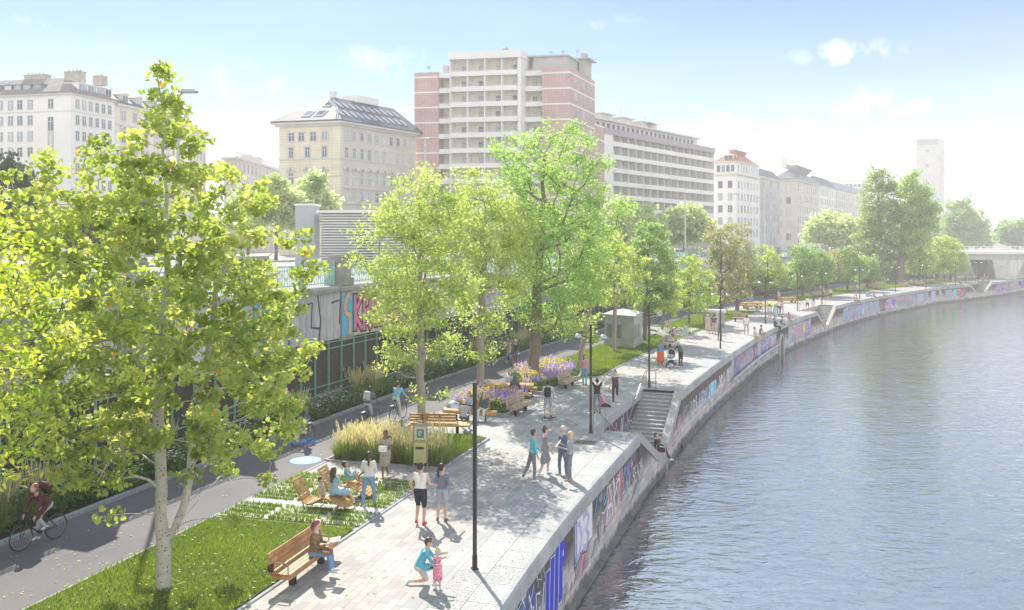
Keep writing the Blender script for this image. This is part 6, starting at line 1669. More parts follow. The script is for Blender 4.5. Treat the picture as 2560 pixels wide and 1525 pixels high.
# waste bin with notice frame
xb, yb = G(1051, 1180)
wb = empty('waste_bin', (xb, yb, 0), R(-6), 'olive yellow waste bin hung in a steel frame with a notice board above', 'waste bin')
M_BIN = mat('olive_bin_paint', (.42,.41,.16), .45, .12, 3, c2=(.52,.50,.24))
mb = MB(); mb.tube([(-.24,0,0),(-.24,0,1.72),(-.2,0,1.78),(.2,0,1.78),(.24,0,1.72),(.24,0,0)], .02, 8); mb.build('frame', M_STEEL, wb)
mb = MB(); mb.bbox((0,.05,.66),(.44,.30,.66),.012); mb.build('bin_body', M_BIN, wb)
mb = MB(); mb.slab([(-.13,.82),(-.16,.86),(-.13,.90),(.13,.90),(.16,.86),(.13,.82)], -.108, -.102); mb.build('opening', M_BLACK, wb)
mb = MB(); mb.box(-.2,-.02,1.14,.2,.02,1.60); mb.build('notice_board', mat('notice_paper', (.56,.50,.42), .6, .05, 2), wb)
mb = MB(); mb.box(-.13,-.026,1.2,.13,-.021,1.5); mb.build('green_notice', mat('notice_green', (.06,.22,.14), .6, .1, 2), wb)
mb = MB(); mb.box(-.2,-.06,1.64,.2,.06,1.70); mb.build('frame_cap', M_STEEL, wb)
mb = MB()
for q in range(4): mb.box(-.09+.02*(q%2),-.031,1.42-.045*q,.07-.015*q,-.027,1.435-.045*q)
mb.build('notice_lines', M_WP, wb)
# flower bed kerbs and raised beds
def ring(poly, z0, z1, w, m, name, label=None, cat=None):
    mb = MB(); n = len(poly)
    for i in range(n):
        a = Vector((*poly[i],0)); b_ = Vector((*poly[(i+1)%n],0)); t = (b_-a); L = t.length; t.normalize(); nn = Vector((-t.y,t.x,0))
        M = Matrix(((t.x,nn.x,0,a.x),(t.y,nn.y,0,a.y),(0,0,1,0),(0,0,0,1))); k = max(1, int(L/1.0))
        for q in range(k): mb.box(L*q/k+.003, -w/2, z0, L*(q+1)/k-.003, w/2, z1+.0012*i, 0, M)
    o = mb.build(name, m); o['kind'] = 'structure'; return o
# ---------------------------------------------------------------- bicycles
def bicycle(x, y, rz, label, col, steps=0, drop=False):
    """local +Y forward, wheel contacts at y = -0.5 and +0.5"""
    e = empty('bicycle', (x, y, .012), rz, label, 'bicycle', 'bicycles on the path')
    mf = cmat(col, .35); Rw = .335
    for yy in (-.51, .51):
        w = empty('wheel', (0, yy, Rw)); w.parent = e
        mb = MB(); n = 28
        def circ(r, x=0): return [(x, r*math.cos(2*math.pi*k/n), r*math.sin(2*math.pi*k/n)) for k in range(n+1)]
        mb.tube(circ(Rw-.012), .016, 6, cap=False); mb.build('tyre', M_BLACK, w)
        mb = MB(); mb.tube(circ(Rw-.033), .008, 4, cap=False); mb.build('rim', M_STEEL, w)
        mb = MB()
        for k in range(16): a = 2*math.pi*k/16; mb.tube([(.02*(-1)**k,0,0),(0,(Rw-.035)*math.cos(a),(Rw-.035)*math.sin(a))], .0022, 3, cap=False)
        mb.tube([(-.04,0,0),(.04,0,0)], .018, 6); mb.build('spokes', M_STEEL, w)
    bb, st, ht, hb, ra, fa_ = (0,-.06,.28),(0,-.18,.78),(0,.36,.80),(0,.39,.66),(0,-.51,Rw),(0,.51,Rw)
    mb = MB(); r = .018
    mb.tube([bb,st],r,7); mb.tube([st,ht],r,7); mb.tube([bb,hb],.02,7); mb.tube([ht,hb],.02,7)
    for sx in (-.05,.05):
        mb.tube([bb,(sx,-.51,Rw)],.010,5); mb.tube([(0,-.17,.74),(sx,-.51,Rw)],.009,5); mb.tube([(sx*.5,.39,.66),(sx,.45,.5),(sx,.51,Rw)],.012,5)
    mb.build('frame', mf, e)
    mb = MB(); mb.tube([st,(0,-.2,.90)],.014,6); mb.build('seat_post', M_STEEL, e)
    mb = MB(); mb.tube([(0,-.33,.93),(0,-.2,.935),(0,-.07,.92)],[.06,.05,.02],8); mb.build('saddle', M_BLACK, e)
    mb = MB(); mb.tube([ht,(0,.34,.92)],.014,6)
    if drop:
        mb.tube([(-.2,.36,.92),(.2,.36,.92)],.014,6)
        for sx in (-.2,.2): mb.tube([(sx,.36,.92),(sx,.45,.91),(sx,.47,.84),(sx,.43,.79),(sx,.36,.78)],.015,6)
    else: mb.tube([(-.28,.22,1.0),(-.2,.32,.98),(0,.36,.95),(.2,.32,.98),(.28,.22,1.0)],.013,6)
    mb.build('handlebar', M_BLACK, e)
    mb = MB(); mb.lathe([(.09,-.004),(.09,.004)],18,0,M=Matrix.Translation(Vector((.06,-.06,.28))) @ Matrix.Rotation(R(90),4,'Y')); mb.tube([(.08,-.06,.28),(.08,.0,.13)],.009,5); mb.tube([(-.08,-.06,.28),(-.08,-.12,.43)],.009,5); mb.build('crank', M_STEEL, e)
    for sx, yy, zz in ((.13,.0,.13),(-.13,-.12,.43)): mb = MB(); mb.cbox((sx,yy,zz),(.1,.07,.02)); mb.build('pedal', M_BLACK, e)
    if not drop:
        mb = MB(); mb.tube([(0,.51+.36*math.cos(a),Rw+.36*math.sin(a)) for a in np.linspace(.5,2.6,9)], .014, 4); mb.tube([(0,-.51+.36*math.cos(a),Rw+.36*math.sin(a)) for a in np.linspace(.5,3.2,9)], .014, 4); mb.build('mudguards', mf, e)
        mb = MB(); mb.cbox((0,-.55,.74),(.13,.34,.02)); mb.tube([(0,-.68,.73),(0,-.51,Rw)],.008,4); mb.build('rack', M_STEEL, e)
    return e
# ---------------------------------------------------------------- lawns, grasses, flowers
def strip_poly(a0, a1, b0, b1, oa=0.0, ob=0.0, fl=None, fr=None):
    """polygon between the lawn/path line B and the lawn/paving line A; a = depth on B, b = depth on A (start, end)"""
    fl = fl or XB; fr = fr or XA
    L = [(fl(y)+oa, y) for y in np.linspace(a0, a1, max(2, int((a1-a0)/1.5)+2))]
    Rr = [(fr(y)+ob, y) for y in np.linspace(b0, b1, max(2, int((b1-b0)/1.5)+2))]
    return L + Rr[::-1]
def inpoly(px, py, poly):
    r = np.zeros(len(px), bool); n = len(poly)
    for i in range(n):
        x0, y0 = poly[i]; x1, y1 = poly[(i+1) % n]
        if y0 == y1: continue
        c = ((y0 > py) != (y1 > py)) & (px < (x1-x0)*(py-y0)/(y1-y0)+x0); r ^= c
    return r
def scatter(poly, n, rs):
    P_ = np.array(poly); lo, hi = P_.min(0), P_.max(0); out_x = []; out_y = []; tot = 0
    while tot < n:
        x = rs.uniform(lo[0], hi[0], n); y = rs.uniform(lo[1], hi[1], n); m = inpoly(x, y, poly); out_x.append(x[m]); out_y.append(y[m]); tot += m.sum()
        if m.sum() == 0: break
    return np.concatenate(out_x)[:n], np.concatenate(out_y)[:n]
def blades(name, X, Y, Z, H, W, lean, hue, m, rs, parent=None, kind='stuff', dirx=None, bend=.5):
    n = len(X); a = rs.uniform(0, 2*math.pi, n); la = rs.uniform(0, 2*math.pi, n) if dirx is None else dirx
    wx, wy = np.cos(a)*W/2, np.sin(a)*W/2; lx, ly = np.cos(la)*lean*H, np.sin(la)*lean*H
    V = np.zeros((n, 5, 3))
    V[:,0] = np.stack([X-wx, Y-wy, Z], 1); V[:,1] = np.stack([X+wx, Y+wy, Z], 1)
    V[:,2] = np.stack([X-wx*.8+lx*bend*.7, Y-wy*.8+ly*bend*.7, Z+H*.55], 1); V[:,3] = np.stack([X+wx*.8+lx*bend*.7, Y+wy*.8+ly*bend*.7, Z+H*.55], 1)
    V[:,4] = np.stack([X+lx, Y+ly, Z+H*np.sqrt(np.maximum(.15, 1-lean**2*.6))], 1)
    F = np.array([(0,1,3),(0,3,2),(2,3,4)]); F = (F[None]+(np.arange(n)*5)[:,None,None]).reshape(-1,3)
    h5 = np.clip(np.repeat(hue[:,None], 5, 1), 0, 1)
    o = np_mesh(name, V.reshape(-1,3), F, m, parent, attr=h5.ravel())
    if kind: o['kind'] = kind
    return o
G_LAWN = leaf_mat('lawn_blades', [(0,(.10,.165,.025)),(.45,(.20,.28,.045)),(.75,(.30,.35,.09)),(1,(.46,.44,.20))], .4, .7)
G_PLUME = leaf_mat('straw_plumes', [(0,(.12,.20,.04)),(.4,(.28,.34,.09)),(.7,(.50,.47,.23)),(1,(.74,.66,.42))], .35, .8)
G_HERB = leaf_mat('herb_leaves', [(0,(.03,.08,.02)),(.5,(.07,.16,.035)),(1,(.16,.28,.07))], .35, .6)
G_PUR = leaf_mat('purple_petals', [(0,(.30,.20,.55)),(.5,(.48,.33,.70)),(1,(.68,.52,.78))], .35, .7)
G_YEL = leaf_mat('yellow_petals', [(0,(.62,.50,.03)),(.5,(.78,.66,.05)),(1,(.85,.78,.25))], .35, .7)
G_WHT = leaf_mat('white_petals', [(0,(.6,.6,.58)),(1,(.85,.85,.82))], .3, .7)
rs = np.random.RandomState(3)
def nz2(x, y, s=1.0):
    return .5+.25*(np.sin(x*1.7*s+2*np.sin(y*.9*s))+np.sin(y*2.1*s+1.3+2*np.sin(x*1.1*s)))
def lawn(poly, dens, h, w, seed, zs=.04):
    poly_sheet('lawn', poly, zs, M_TURF)
    P_ = np.array(poly); a = abs(sum(P_[i][0]*P_[(i+1)%len(P_)][1]-P_[(i+1)%len(P_)][0]*P_[i][1] for i in range(len(P_))))/2
    r = np.random.RandomState(seed); x, y = scatter(poly, int(a*dens), r); q = nz2(x, y)
    hh = h*r.uniform(.5, 1.3, len(x))*(.7+.6*q)
    blades('grass', x, y, np.full(len(x), zs), hh, w, r.uniform(.1,.7,len(x)), .15+.5*q*r.rand(len(x))+.35*nz2(x+9,y,.5)*r.rand(len(x)), G_LAWN, r)
lawn(strip_poly(13, 24.5, 13, 23.5, .1, -.1), 900, .10, .014, 1)
LAWN2 = [(4.0,50.3),(5.2,50.75)] + [(XA(y)-.1, y) for y in np.linspace(51, 71.5, 12)] + [(XB(y)+.1, y) for y in np.linspace(73.5, 55, 12)] + [(2.6,54.8)]
lawn(LAWN2, 230, .13, .03, 2)
GRAV = strip_poly(73.5, 79, 71.5, 77.5, .1, -.1)
lawn(strip_poly(79, 99, 77.5, 99, .1, -.1), 130, .14, .045, 3)
lawn(strip_poly(117, 183, 117, 183, .3, -.15), 45, .2, .09, 4)
poly_sheet('gravel_patch', GRAV, .045, mat('pale_gravel', (.42,.43,.36), .9, .3, 30, bump=.5, c2=(.66,.66,.60)))
x, y = scatter(GRAV, 5200, rs); blades('ground_cover', x, y, np.full(len(x),.045), rs.uniform(.06,.16,len(x)), .05, rs.uniform(.2,.8,len(x)), rs.rand(len(x)), G_HERB, rs)
x, y = scatter(GRAV, 3200, rs); blades('white_flowers', x, y, rs.uniform(.10,.2,len(x)), rs.uniform(.03,.06,len(x)), .07, rs.uniform(.2,.8,len(x)), rs.rand(len(x)), G_WHT, rs)
# striped grass paving with the loungers
SL = [(XB(y)+.1, y) for y in np.linspace(24.7, 29.1, 6)] + [(XA(y)-.08, y) for y in np.linspace(28.0, 23.7, 6)]
poly_sheet('grass_paving_slabs', SL, .03, mat('white_concrete_slabs', (.60,.60,.57), .85, .1, 3, bump=.2, c2=(.70,.70,.67)))
tdir = np.array([math.cos(R(-14.6)), math.sin(R(-14.6))]); ndir = np.array([-tdir[1], tdir[0]])
gx = []; gy = []
o_ = np.array([XB(24.7), 24.7])
for row in range(14):
    if row == 4: continue
    for q in range(36):
        if q % 12 == 11: continue
        c = o_ + ndir*(.16+row*.34) + tdir*(.14*q+.05)
        m_ = 44
        p = c[None] + rs.uniform(-.5,.5,(m_,1))*tdir[None]*.135 + rs.uniform(-.5,.5,(m_,1))*ndir[None]*.17
        gx.append(p[:,0]); gy.append(p[:,1])
gx = np.concatenate(gx); gy = np.concatenate(gy); k = inpoly(gx, gy, SL) & (rs.rand(len(gx)) < .45+.7*nz2(gx*2, gy*2)); gx, gy = gx[k], gy[k]
blades('grass', gx, gy, np.full(len(gx), .03), rs.uniform(.07,.15,len(gx)), .018, rs.uniform(.2,.8,len(gx)), .1+.6*rs.rand(len(gx))*nz2(gx,gy)+.2*rs.rand(len(gx)), G_LAWN, rs)
# tall ornamental grass bed
BED = [(-6.85,30.9),(-2.47,29.75),(-.95,34.3),(-1.7,35.0),(-5.4,35.0)]
ring(BED, -.01, .07, .1, M_KERB, 'bed_kerb')
poly_sheet('grass_bed_soil', [(x*.995, y) for x, y in BED], .045, M_SOIL)
lawn([(-6.1,33.1),(-2.6,32.2),(-2.3,30.4),(-1.15,34.3),(-1.8,34.8),(-5.3,34.8)], 500, .14, .02, 6, .05)
def plume_clump(cx, cy, z, hh, r, ng, npl, A, seed):
    n = ng; ang = r.uniform(0, 6.28, n); rad = r.rand(n)**.5*.17
    A['gx'].append(cx+rad*np.cos(ang)); A['gy'].append(cy+rad*np.sin(ang)); A['gz'].append(np.full(n, z)); A['gh'].append(hh*r.uniform(.35,.72,n)); A['gl'].append(r.uniform(.25,.95,n)); A['gd'].append(ang+r.normal(0,.4,n)); A['gu'].append(r.uniform(0,.42,n)+.12*r.rand())
    n = npl; ang = r.uniform(0, 6.28, n); rad = r.rand(n)**.5*.14; ln = r.uniform(.05,.32,n)
    A['px'].append(cx+rad*np.cos(ang)); A['py'].append(cy+rad*np.sin(ang)); A['pz'].append(np.full(n, z)); A['ph'].append(hh*r.uniform(.78,1.08,n)); A['pl'].append(ln); A['pd'].append(ang); 
def flush(A, name):
    c = {k: np.concatenate(v) for k, v in A.items()}
    blades(name, c['gx'], c['gy'], c['gz'], c['gh'], .018, c['gl'], c['gu'], G_PLUME, rs, dirx=c['gd'], bend=.35)
    n = len(c['px'])
    # stems
    blades(name, c['px'], c['py'], c['pz'], c['ph']*.96, .008, c['pl'], np.full(n,.62), G_PLUME, rs, dirx=c['pd'])
    # feathery heads: several fine blades around the top third
    k = 7; X = []; Y = []; Z = []; HH = []
    for q in range(k):
        t = .64+.05*q; X.append(c['px']+np.cos(c['pd'])*c['pl']*c['ph']*t*.9+rs.normal(0,.006,n)); Y.append(c['py']+np.sin(c['pd'])*c['pl']*c['ph']*t*.9+rs.normal(0,.006,n)); Z.append(c['pz']+c['ph']*t*.93); HH.append(c['ph']*.10)
    X = np.concatenate(X); Y = np.concatenate(Y); blades(name, X, Y, np.concatenate(Z), np.concatenate(HH), .022, rs.uniform(.05,.35,len(X)), rs.uniform(.68,1,len(X)), G_PLUME, rs)
new = lambda: {k: [] for k in ('gx','gy','gz','gh','gl','gd','gu','px','py','pz','ph','pl','pd')}
A = new(); rr = np.random.RandomState(8)
for row in range(4):
    for q in range(14):
        t = (q+.5)/14; cx = -6.55+4.0*t+row*.11+rr.normal(0,.07); cy = 31.1-1.02*t+row*.42+rr.normal(0,.08)
        if not inpoly(np.array([cx]), np.array([cy]), BED)[0]: continue
        if q > 11 and row > 1: continue
        plume_clump(cx, cy, .05, rr.uniform(1.05,1.35), rr, 190, 26, A, 0)
flush(A, 'ornamental_grass')
# planting along the retaining wall
A = new(); y = 14.0; HX=[];HY=[];HH=[];HU=[]; WX=[];WY=[];WZ=[]
while y < 200:
    big_ = rr.rand(); sc_ = max(1, y/60)
    for o in (-.6, -1.25, -1.9):
        cx = XC(y)+o+rr.normal(0,.12); cy = y+rr.normal(0,.25)
        tt = nz2(np.array([cy*.55]), np.array([o]))[0]
        if tt > .62 and o < -.7: plume_clump(cx, cy, .06, rr.uniform(1.1,1.75), rr, int(110/sc_), int(34/sc_), A, 0)
        elif tt > .45: 
            n = int(130/sc_); a_ = rr.uniform(0,6.28,n); A['gx'].append(cx+.12*np.cos(a_)); A['gy'].append(cy+.12*np.sin(a_)); A['gz'].append(np.full(n,.06)); A['gh'].append(rr.uniform(.35,.8,n)); A['gl'].append(rr.uniform(.3,.95,n)); A['gd'].append(a_); A['gu'].append(rr.uniform(0,.35,n))
        n = int(150/sc_) if tt < .55 else int(50/sc_); HX.append(cx+rr.normal(0,.25,n)); HY.append(cy+rr.normal(0,.25,n)); HH.append(rr.uniform(.12,.5,n)); HU.append(rr.rand(n))
        if tt < .5 and rr.rand() < .6:
            n = int(26/sc_)+2; WX.append(cx+rr.normal(0,.3,n)); WY.append(cy+rr.normal(0,.3,n)); WZ.append(rr.uniform(.5,.85,n))
    y += .42*max(1, y/70)
flush(A, 'ornamental_grass')
HX=np.concatenate(HX);HY=np.concatenate(HY); HH=np.concatenate(HH); HU=np.concatenate(HU)
C_ = np.stack([HX,HY,HH*.9+.05],1); leaves_mesh('herbaceous_plants', C_, .16, 'oval', G_HERB, None, rs, HU, up=.8)['kind'] = 'stuff'
WX=np.concatenate(WX);WY=np.concatenate(WY);WZ=np.concatenate(WZ)
leaves_mesh('white_flowers', np.stack([WX,WY,WZ],1), .10, 'small', G_WHT, None, rs, rs.rand(len(WX)), up=3)['kind'] = 'stuff'
blades('flower_stems', WX, WY, np.full(len(WX),.06), WZ-.05, .008, np.full(len(WX),.03), rs.rand(len(WX)), G_HERB, rs)
# flower beds
FB1 = [(-3.25,39.95),(-.3,38.65),(1.25,43.2),(-1.6,44.6)]; FB2 = [(.35,45.2),(1.75,44.4),(4.0,49.9),(4.3,52),(2.6,55.2),(1.6,54.6),(-.3,50.5)]
for i, FB in enumerate((FB1, FB2)):
    ring(FB, -.01, .16, .12, M_KERB, 'bed_kerb'); c = np.mean(FB, 0); inn = [tuple(c+(np.array(p)-c)*.96) for p in FB]
    poly_sheet('flower_bed_soil', inn, .12, M_SOIL)
    x, y = scatter(inn, 5200 if i == 0 else 7500, rs); leaves_mesh('bed_foliage', np.stack([x,y,.13+rs.uniform(.02,.24,len(x))],1), .12, 'oval', G_HERB, None, rs, rs.uniform(.3,1,len(x)), up=.8)['kind'] = 'stuff'
    x, y = scatter([tuple(c+(np.array(p)-c)*.84) for p in FB], 800 if i == 0 else 1400, rs)
    z = nz2(x*1.1+i, y*.9)*.6+.4*rs.rand(len(x))
    for nm, mm, sel, h0, h1, ln in (('purple_flowers', G_PUR, (z > .52), .35, .8, .25), ('yellow_flowers', G_YEL, (z <= .52), .35, .7, .10)):
        xx, yy = x[sel], y[sel]; hh = rs.uniform(h0, h1, len(xx))
        blades('flower_stems', xx, yy, np.full(len(xx),.12), hh, .012, np.full(len(xx),.05), rs.uniform(.3,1,len(xx)), G_HERB, rs)
        if ln > .2:
            for q in range(5): blades(nm, xx+rs.normal(0,.012,len(xx)), yy+rs.normal(0,.012,len(xx)), hh*.6+.12+hh*.08*q, hh*.14, .045, rs.uniform(.1,.5,len(xx)), rs.rand(len(xx)), mm, rs)
        else: leaves_mesh(nm, np.stack([xx,yy,hh+.12],1), .13, 'small', mm, None, rs, rs.rand(len(xx)), up=2.5)['kind'] = 'stuff'; leaves_mesh(nm, np.stack([xx+rs.normal(0,.05,len(xx)),yy+rs.normal(0,.05,len(xx)),hh+.06],1), .10, 'small', mm, None, rs, rs.rand(len(xx)), up=2.5)['kind'] = 'stuff'
# distant yellow planting near the second picnic table
FB3 = [(28.5,104),(33,104),(35,109),(30,109)]; x, y = scatter(FB3, 260, rs); leaves_mesh('yellow_flowers', np.stack([x,y,rs.uniform(.2,.6,len(x))],1), .22, 'small', G_YEL, None, rs, rs.rand(len(x)), up=2)['kind'] = 'stuff'; leaves_mesh('bed_foliage', np.stack([x,y,rs.uniform(.05,.35,len(x))],1), .25, 'small', G_HERB, None, rs, rs.rand(len(x)))['kind'] = 'stuff'
# fallen leaves
x = np.concatenate([rs.normal(-8, 3, 500), rs.normal(-3, 3.5, 260), rs.uniform(0, 6, 120)]); y = np.concatenate([rs.normal(19.5, 3, 500), rs.normal(32, 4, 260), rs.uniform(38, 52, 120)]); k = (x > XC(y)+.2) & (x < XE(y)-.4) & ~((y > 35) & (y < 46) & (x > XE(y)-2.6))
x, y = x[k], y[k]; leaves_mesh('fallen_leaves', np.stack([x, y, np.where((x < XA(y)) & (x > XB(y)), .10, .03)], 1), .085, 'oval', LV['oval'], None, rs, rs.uniform(.3, 1, len(x)), up=9)['kind'] = 'stuff'
# granite setts near the stairs
poly_sheet('granite_setts', [(3.2,34.4),(4.6,34.1),(5.0,35.6),(3.55,36.1),(2.9,38.2),(1.6,38.6),(1.9,35.6)], .004, M_SETT)
poly_sheet('granite_setts', [(7.0,46.2),(8.7,45.6),(10.2,49.5),(8.6,50.4),(7.2,49.4)], .004, M_SETT)
# ---------------------------------------------------------------- the people of the place
W_ = (.78,.78,.76); JEAN = (.16,.30,.48); LJEAN = (.42,.55,.66); BLK = (.025,.025,.03); NAVY = (.05,.07,.16); GREY = (.30,.31,.33)
def at(px, py, z=0.0): x, y = G(px, py, z); return (x, y, z)
def backpack(o, c, col, label, w=.3, h=.44):
    p = wpt(o, c); e = empty('backpack', tuple(p), o.rotation_euler[2], label, 'backpack'); m = cmat(col)
    mb = MB(); mb.bbox((0,-.08,0), (w,.17,h), .05); mb.build('bag', m, e, smooth='auto'); mb = MB(); mb.bbox((0,-.18,-h*.12), (w*.75,.07,h*.5), .025); mb.build('pocket', m, e)
    for sx in (-.1,.1): mb = MB(); mb.tube([(sx,-.02,h*.45),(sx,.10,h*.42),(sx*1.25,.17,.1),(sx*1.2,.05,-h*.4)],.016,5); mb.build('strap', m, e)
    return e
# foreground
_, J = person((0,0,0), 0, 'x', SIT, cell=.05, detail=False); bpy.data.objects.remove(_)
p, J = person((-4.80, 20.35, 0), R(-100), 'woman in brown checked coat and blue jeans reading on the front bench', dict(SIT, torso=(0,.12,1), thR=(.05,1,.02), thL=(.10,1,.12), shR=(-.12,.12,-1), shL=(.28,.25,-1), uaR=(.2,.28,-1), uaL=(-.2,.28,-1), faR=(-.55,1,.1), faL=(.55,1,.1)), h=1.7, seat=.45, skin='p', hair='rd', style='bob', top=pattern_mat('brown_check_coat', (.13,.08,.05), (.32,.22,.12), 'check', 26), bottom=JEAN, shoe=(.62,.66,.68), sleeve='long', female=True, look=(-8,-32), fat=1.12)
c = wpt(p, (0, .42, .80)); bk = empty('open_book', tuple(c), R(-100), 'open white book held by the woman on the front bench', 'book'); mb = MB()
for s_ in (-1, 1): mb.add([(0,0,0),(s_*.17,-.02,.045),(s_*.17,.20,.085),(0,.22,.04),(0,0,-.012),(s_*.17,-.02,.033),(s_*.17,.20,.073),(0,.22,.028)], [(0,1,2,3),(7,6,5,4),(0,4,5,1),(1,5,6,2),(2,6,7,3)], 0)
mb.build('pages', M_WP, bk)
bg_ = empty('handbag', (-5.55,19.35,.45), 0, 'small dark handbag on the near end of the front bench', 'handbag'); mb = MB(); mb.bbox((0,0,.09),(.13,.2,.18),.03); mb.build('bag', cmat((.07,.03,.03)), bg_); mb = MB(); mb.tube([(0,-.07,.17),(0,-.05,.28),(0,.05,.28),(0,.07,.17)],.01,5); mb.build('handle', cmat((.07,.03,.03)), bg_)
p, J = person(at(1051,1310), R(-12), 'man jogging in white sleeveless top, black shorts and red shoes', dict(torso=(0,.06,1), thR=(.05,.02,-1), shR=(.0,-.12,-1), thL=(-.02,.22,-1), shL=(.05,-.55,-1), uaL=(-.42,-.38,-1), faL=(.12,.55,-1), uaR=(.42,-.18,-1), faR=(.42,1,-.35), ftL=(-.1,1,-.4)), h=1.80, skin='l', hair='dk', style='cap', top=W_, bottom=BLK, shoe=(.6,.04,.07), sleeve='none', legs='short', extra=BLK, fat=1.08, look=(-18,0))
p, J = person(at(1105,1303), R(-12), 'woman jogging in grey sweatshirt and shorts with black ponytail', dict(torso=(0,.05,1), thR=(.05,.05,-1), shR=(.0,-.1,-1), thL=(-.04,.15,-1), shL=(.0,-.4,-1), uaL=(-.22,-.35,-1), faL=(.1,.8,-.4), uaR=(.24,-.35,-1), faR=(.25,1,-.2)), h=1.70, hair='bk', style='pony', top=(.17,.19,.26), bottom=(.36,.40,.48), shoe=(.12,.13,.15), sleeve='long', legs='short', female=True, look=(-40,0))
KN = dict(torso=(.1,.5,1), thR=(.25,1,.12), shR=(.05,.0,-1), thL=(-.05,.50,-.95), shL=(0,-1,-.12), ftL=(0,-.6,-.6), uaR=(.05,.5,-.9), faR=(-.3,1,.25), uaL=(-.1,.55,-.75), faL=(.2,1,.3))
p, J = person((-2.18,19.62,0), R(-85), 'father in teal shirt kneeling on one knee beside the little girl', KN, h=1.60, hair='br', top=(.10,.42,.55), bottom=(.56,.54,.50), sleeve='long', legs='short', shoe=(.6,.6,.6), look=(-5,-22), fat=1.1)
p, J = person((-1.72,19.45,0), R(150), 'little girl in pink dress looking at a phone', dict(uaR=(.1,.4,-1), faR=(-.35,1,.3), uaL=(-.1,.4,-1), faL=(.35,1,.3)), h=.93, skin='p', hair='bl', style='bun', top=pattern_mat('pink_dotted', (.62,.05,.22), (.85,.45,.55), 'noise', 30), shoe=(.7,.7,.7), sleeve='short', legs='dress', skirt=.95, female=True, look=(0,-30), head=1.32, cell=.015)
c = wpt(p, (0,.24,.58)); mb = MB(); mb.bbox((0,0,0),(.065,.13,.012),.003); tag(mb.build('phone', cmat((.05,.05,.06)), None, loc=tuple(c), rz=R(150)), 'small dark phone held by the little girl', 'phone')
PAT = pattern_mat('patterned_dress', (.16,.20,.12), (.48,.40,.34), 'noise', 26)
p, J = person(at(964,1196), R(172), 'smiling woman in patterned dress carrying books before the tall grasses', dict(thR=(.03,.05,-1), thL=(.10,.25,-1), shL=(.05,-.75,-1), uaR=(.14,.1,-1), faR=(-.45,1,.12), uaL=(-.14,.1,-1), faL=(.45,1,.05)), h=1.68, skin='d', hair='bk', style='short', top=PAT, shoe=(.5,.36,.18), sleeve='short', legs='dress', skirt=.85, female=True, look=(12,0))
backpack(p, (0,-.14,1.18), (.10,.11,.13), 'grey backpack on the woman in the patterned dress'); c = wpt(p, (0,.3,1.08)); mb = MB(); mb.bbox((0,0,0),(.26,.07,.2),.005); mb.bbox((.01,.06,.01),(.25,.04,.2),.005); tag(mb.build('books', M_WP, None, loc=tuple(c), rz=R(172)), 'two pale books in the arms of the woman in the patterned dress', 'books')
p, J = person(at(922,1267), R(6), 'woman in white top and jeans standing at the loungers with a baby on her arm', dict(thR=(.16,.02,-1), thL=(-.16,.02,-1), shR=(.05,-.02,-1), shL=(-.05,-.02,-1), uaR=(.28,.1,-1), faR=(-.25,.7,-.5), uaL=(-.3,.2,-1), faL=(.6,1,.3), ftR=(.3,1,0), ftL=(-.3,1,0)), h=1.72, skin='m', hair='dk', style='pony', top=(.66,.64,.62), bottom=JEAN, shoe=(.7,.7,.7), sleeve='long', female=True, fat=1.05)
c = wpt(p, (-.13,.17,0)); b_, J = person((c.x,c.y,.98), R(175), 'baby with black hair carried by the woman in jeans', dict(SIT, thR=(.6,.7,-.4), thL=(-.6,.7,-.4)), h=.72, seat=0, skin='d', hair='bk', top=(.6,.62,.66), bottom=(.10,.11,.14), head=1.45, cell=.014, detail=False)
p, J = person((-5.72,25.45,0), R(-72), 'boy in grey T-shirt sitting on the nearest lounger', dict(SIT, torso=(0,-.15,1), thR=(.1,1,.35), shR=(0,.25,-1), thL=(-.15,1,.0), shL=(0,.6,-.6), uaL=(-.1,-.35,-1), faL=(0,-.1,-1), uaR=(.1,-.2,-1), faR=(.1,.1,-1)), h=1.22, seat=.31, skin='l', hair='br', top=(.46,.44,.46), bottom=(.06,.06,.065), shoe=(.5,.1,.12), head=1.2, cell=.016, look=(-30,8))
p, J = person((-5.34,25.2,0), R(-30), 'woman with long brown hair in a light blue dress on the nearest lounger', dict(SIT, thR=(.35,1,-.15), thL=(.1,1,-.1), shR=(.2,.6,-.9), shL=(.1,.4,-1), uaR=(.2,.3,-1), uaL=(-.25,.2,-1), faL=(-.1,.8,-.6)), h=1.66, seat=.46, skin='p', hair='br', style='long', top=(.30,.46,.58), legs='dress', skirt=.8, shoe=(.07,.08,.12), female=True)
p, J = person((-5.2,26.62,0), R(-85), 'boy in teal T-shirt and orange shorts with knees drawn up on the second lounger', dict(torso=(0,-.18,1), thR=(.15,.7,.7), shR=(0,.45,-1), thL=(-.15,.65,.75), shL=(0,.45,-1), uaR=(.1,.6,-.7), faR=(-.4,1,.2), uaL=(-.1,.6,-.7), faL=(.4,1,.2)), h=1.32, seat=.43, skin='m', hair='bk', top=(.15,.42,.46), bottom=(.62,.34,.10), legs='short', shoe=(.45,.12,.15), head=1.15, cell=.016, look=(0,30))
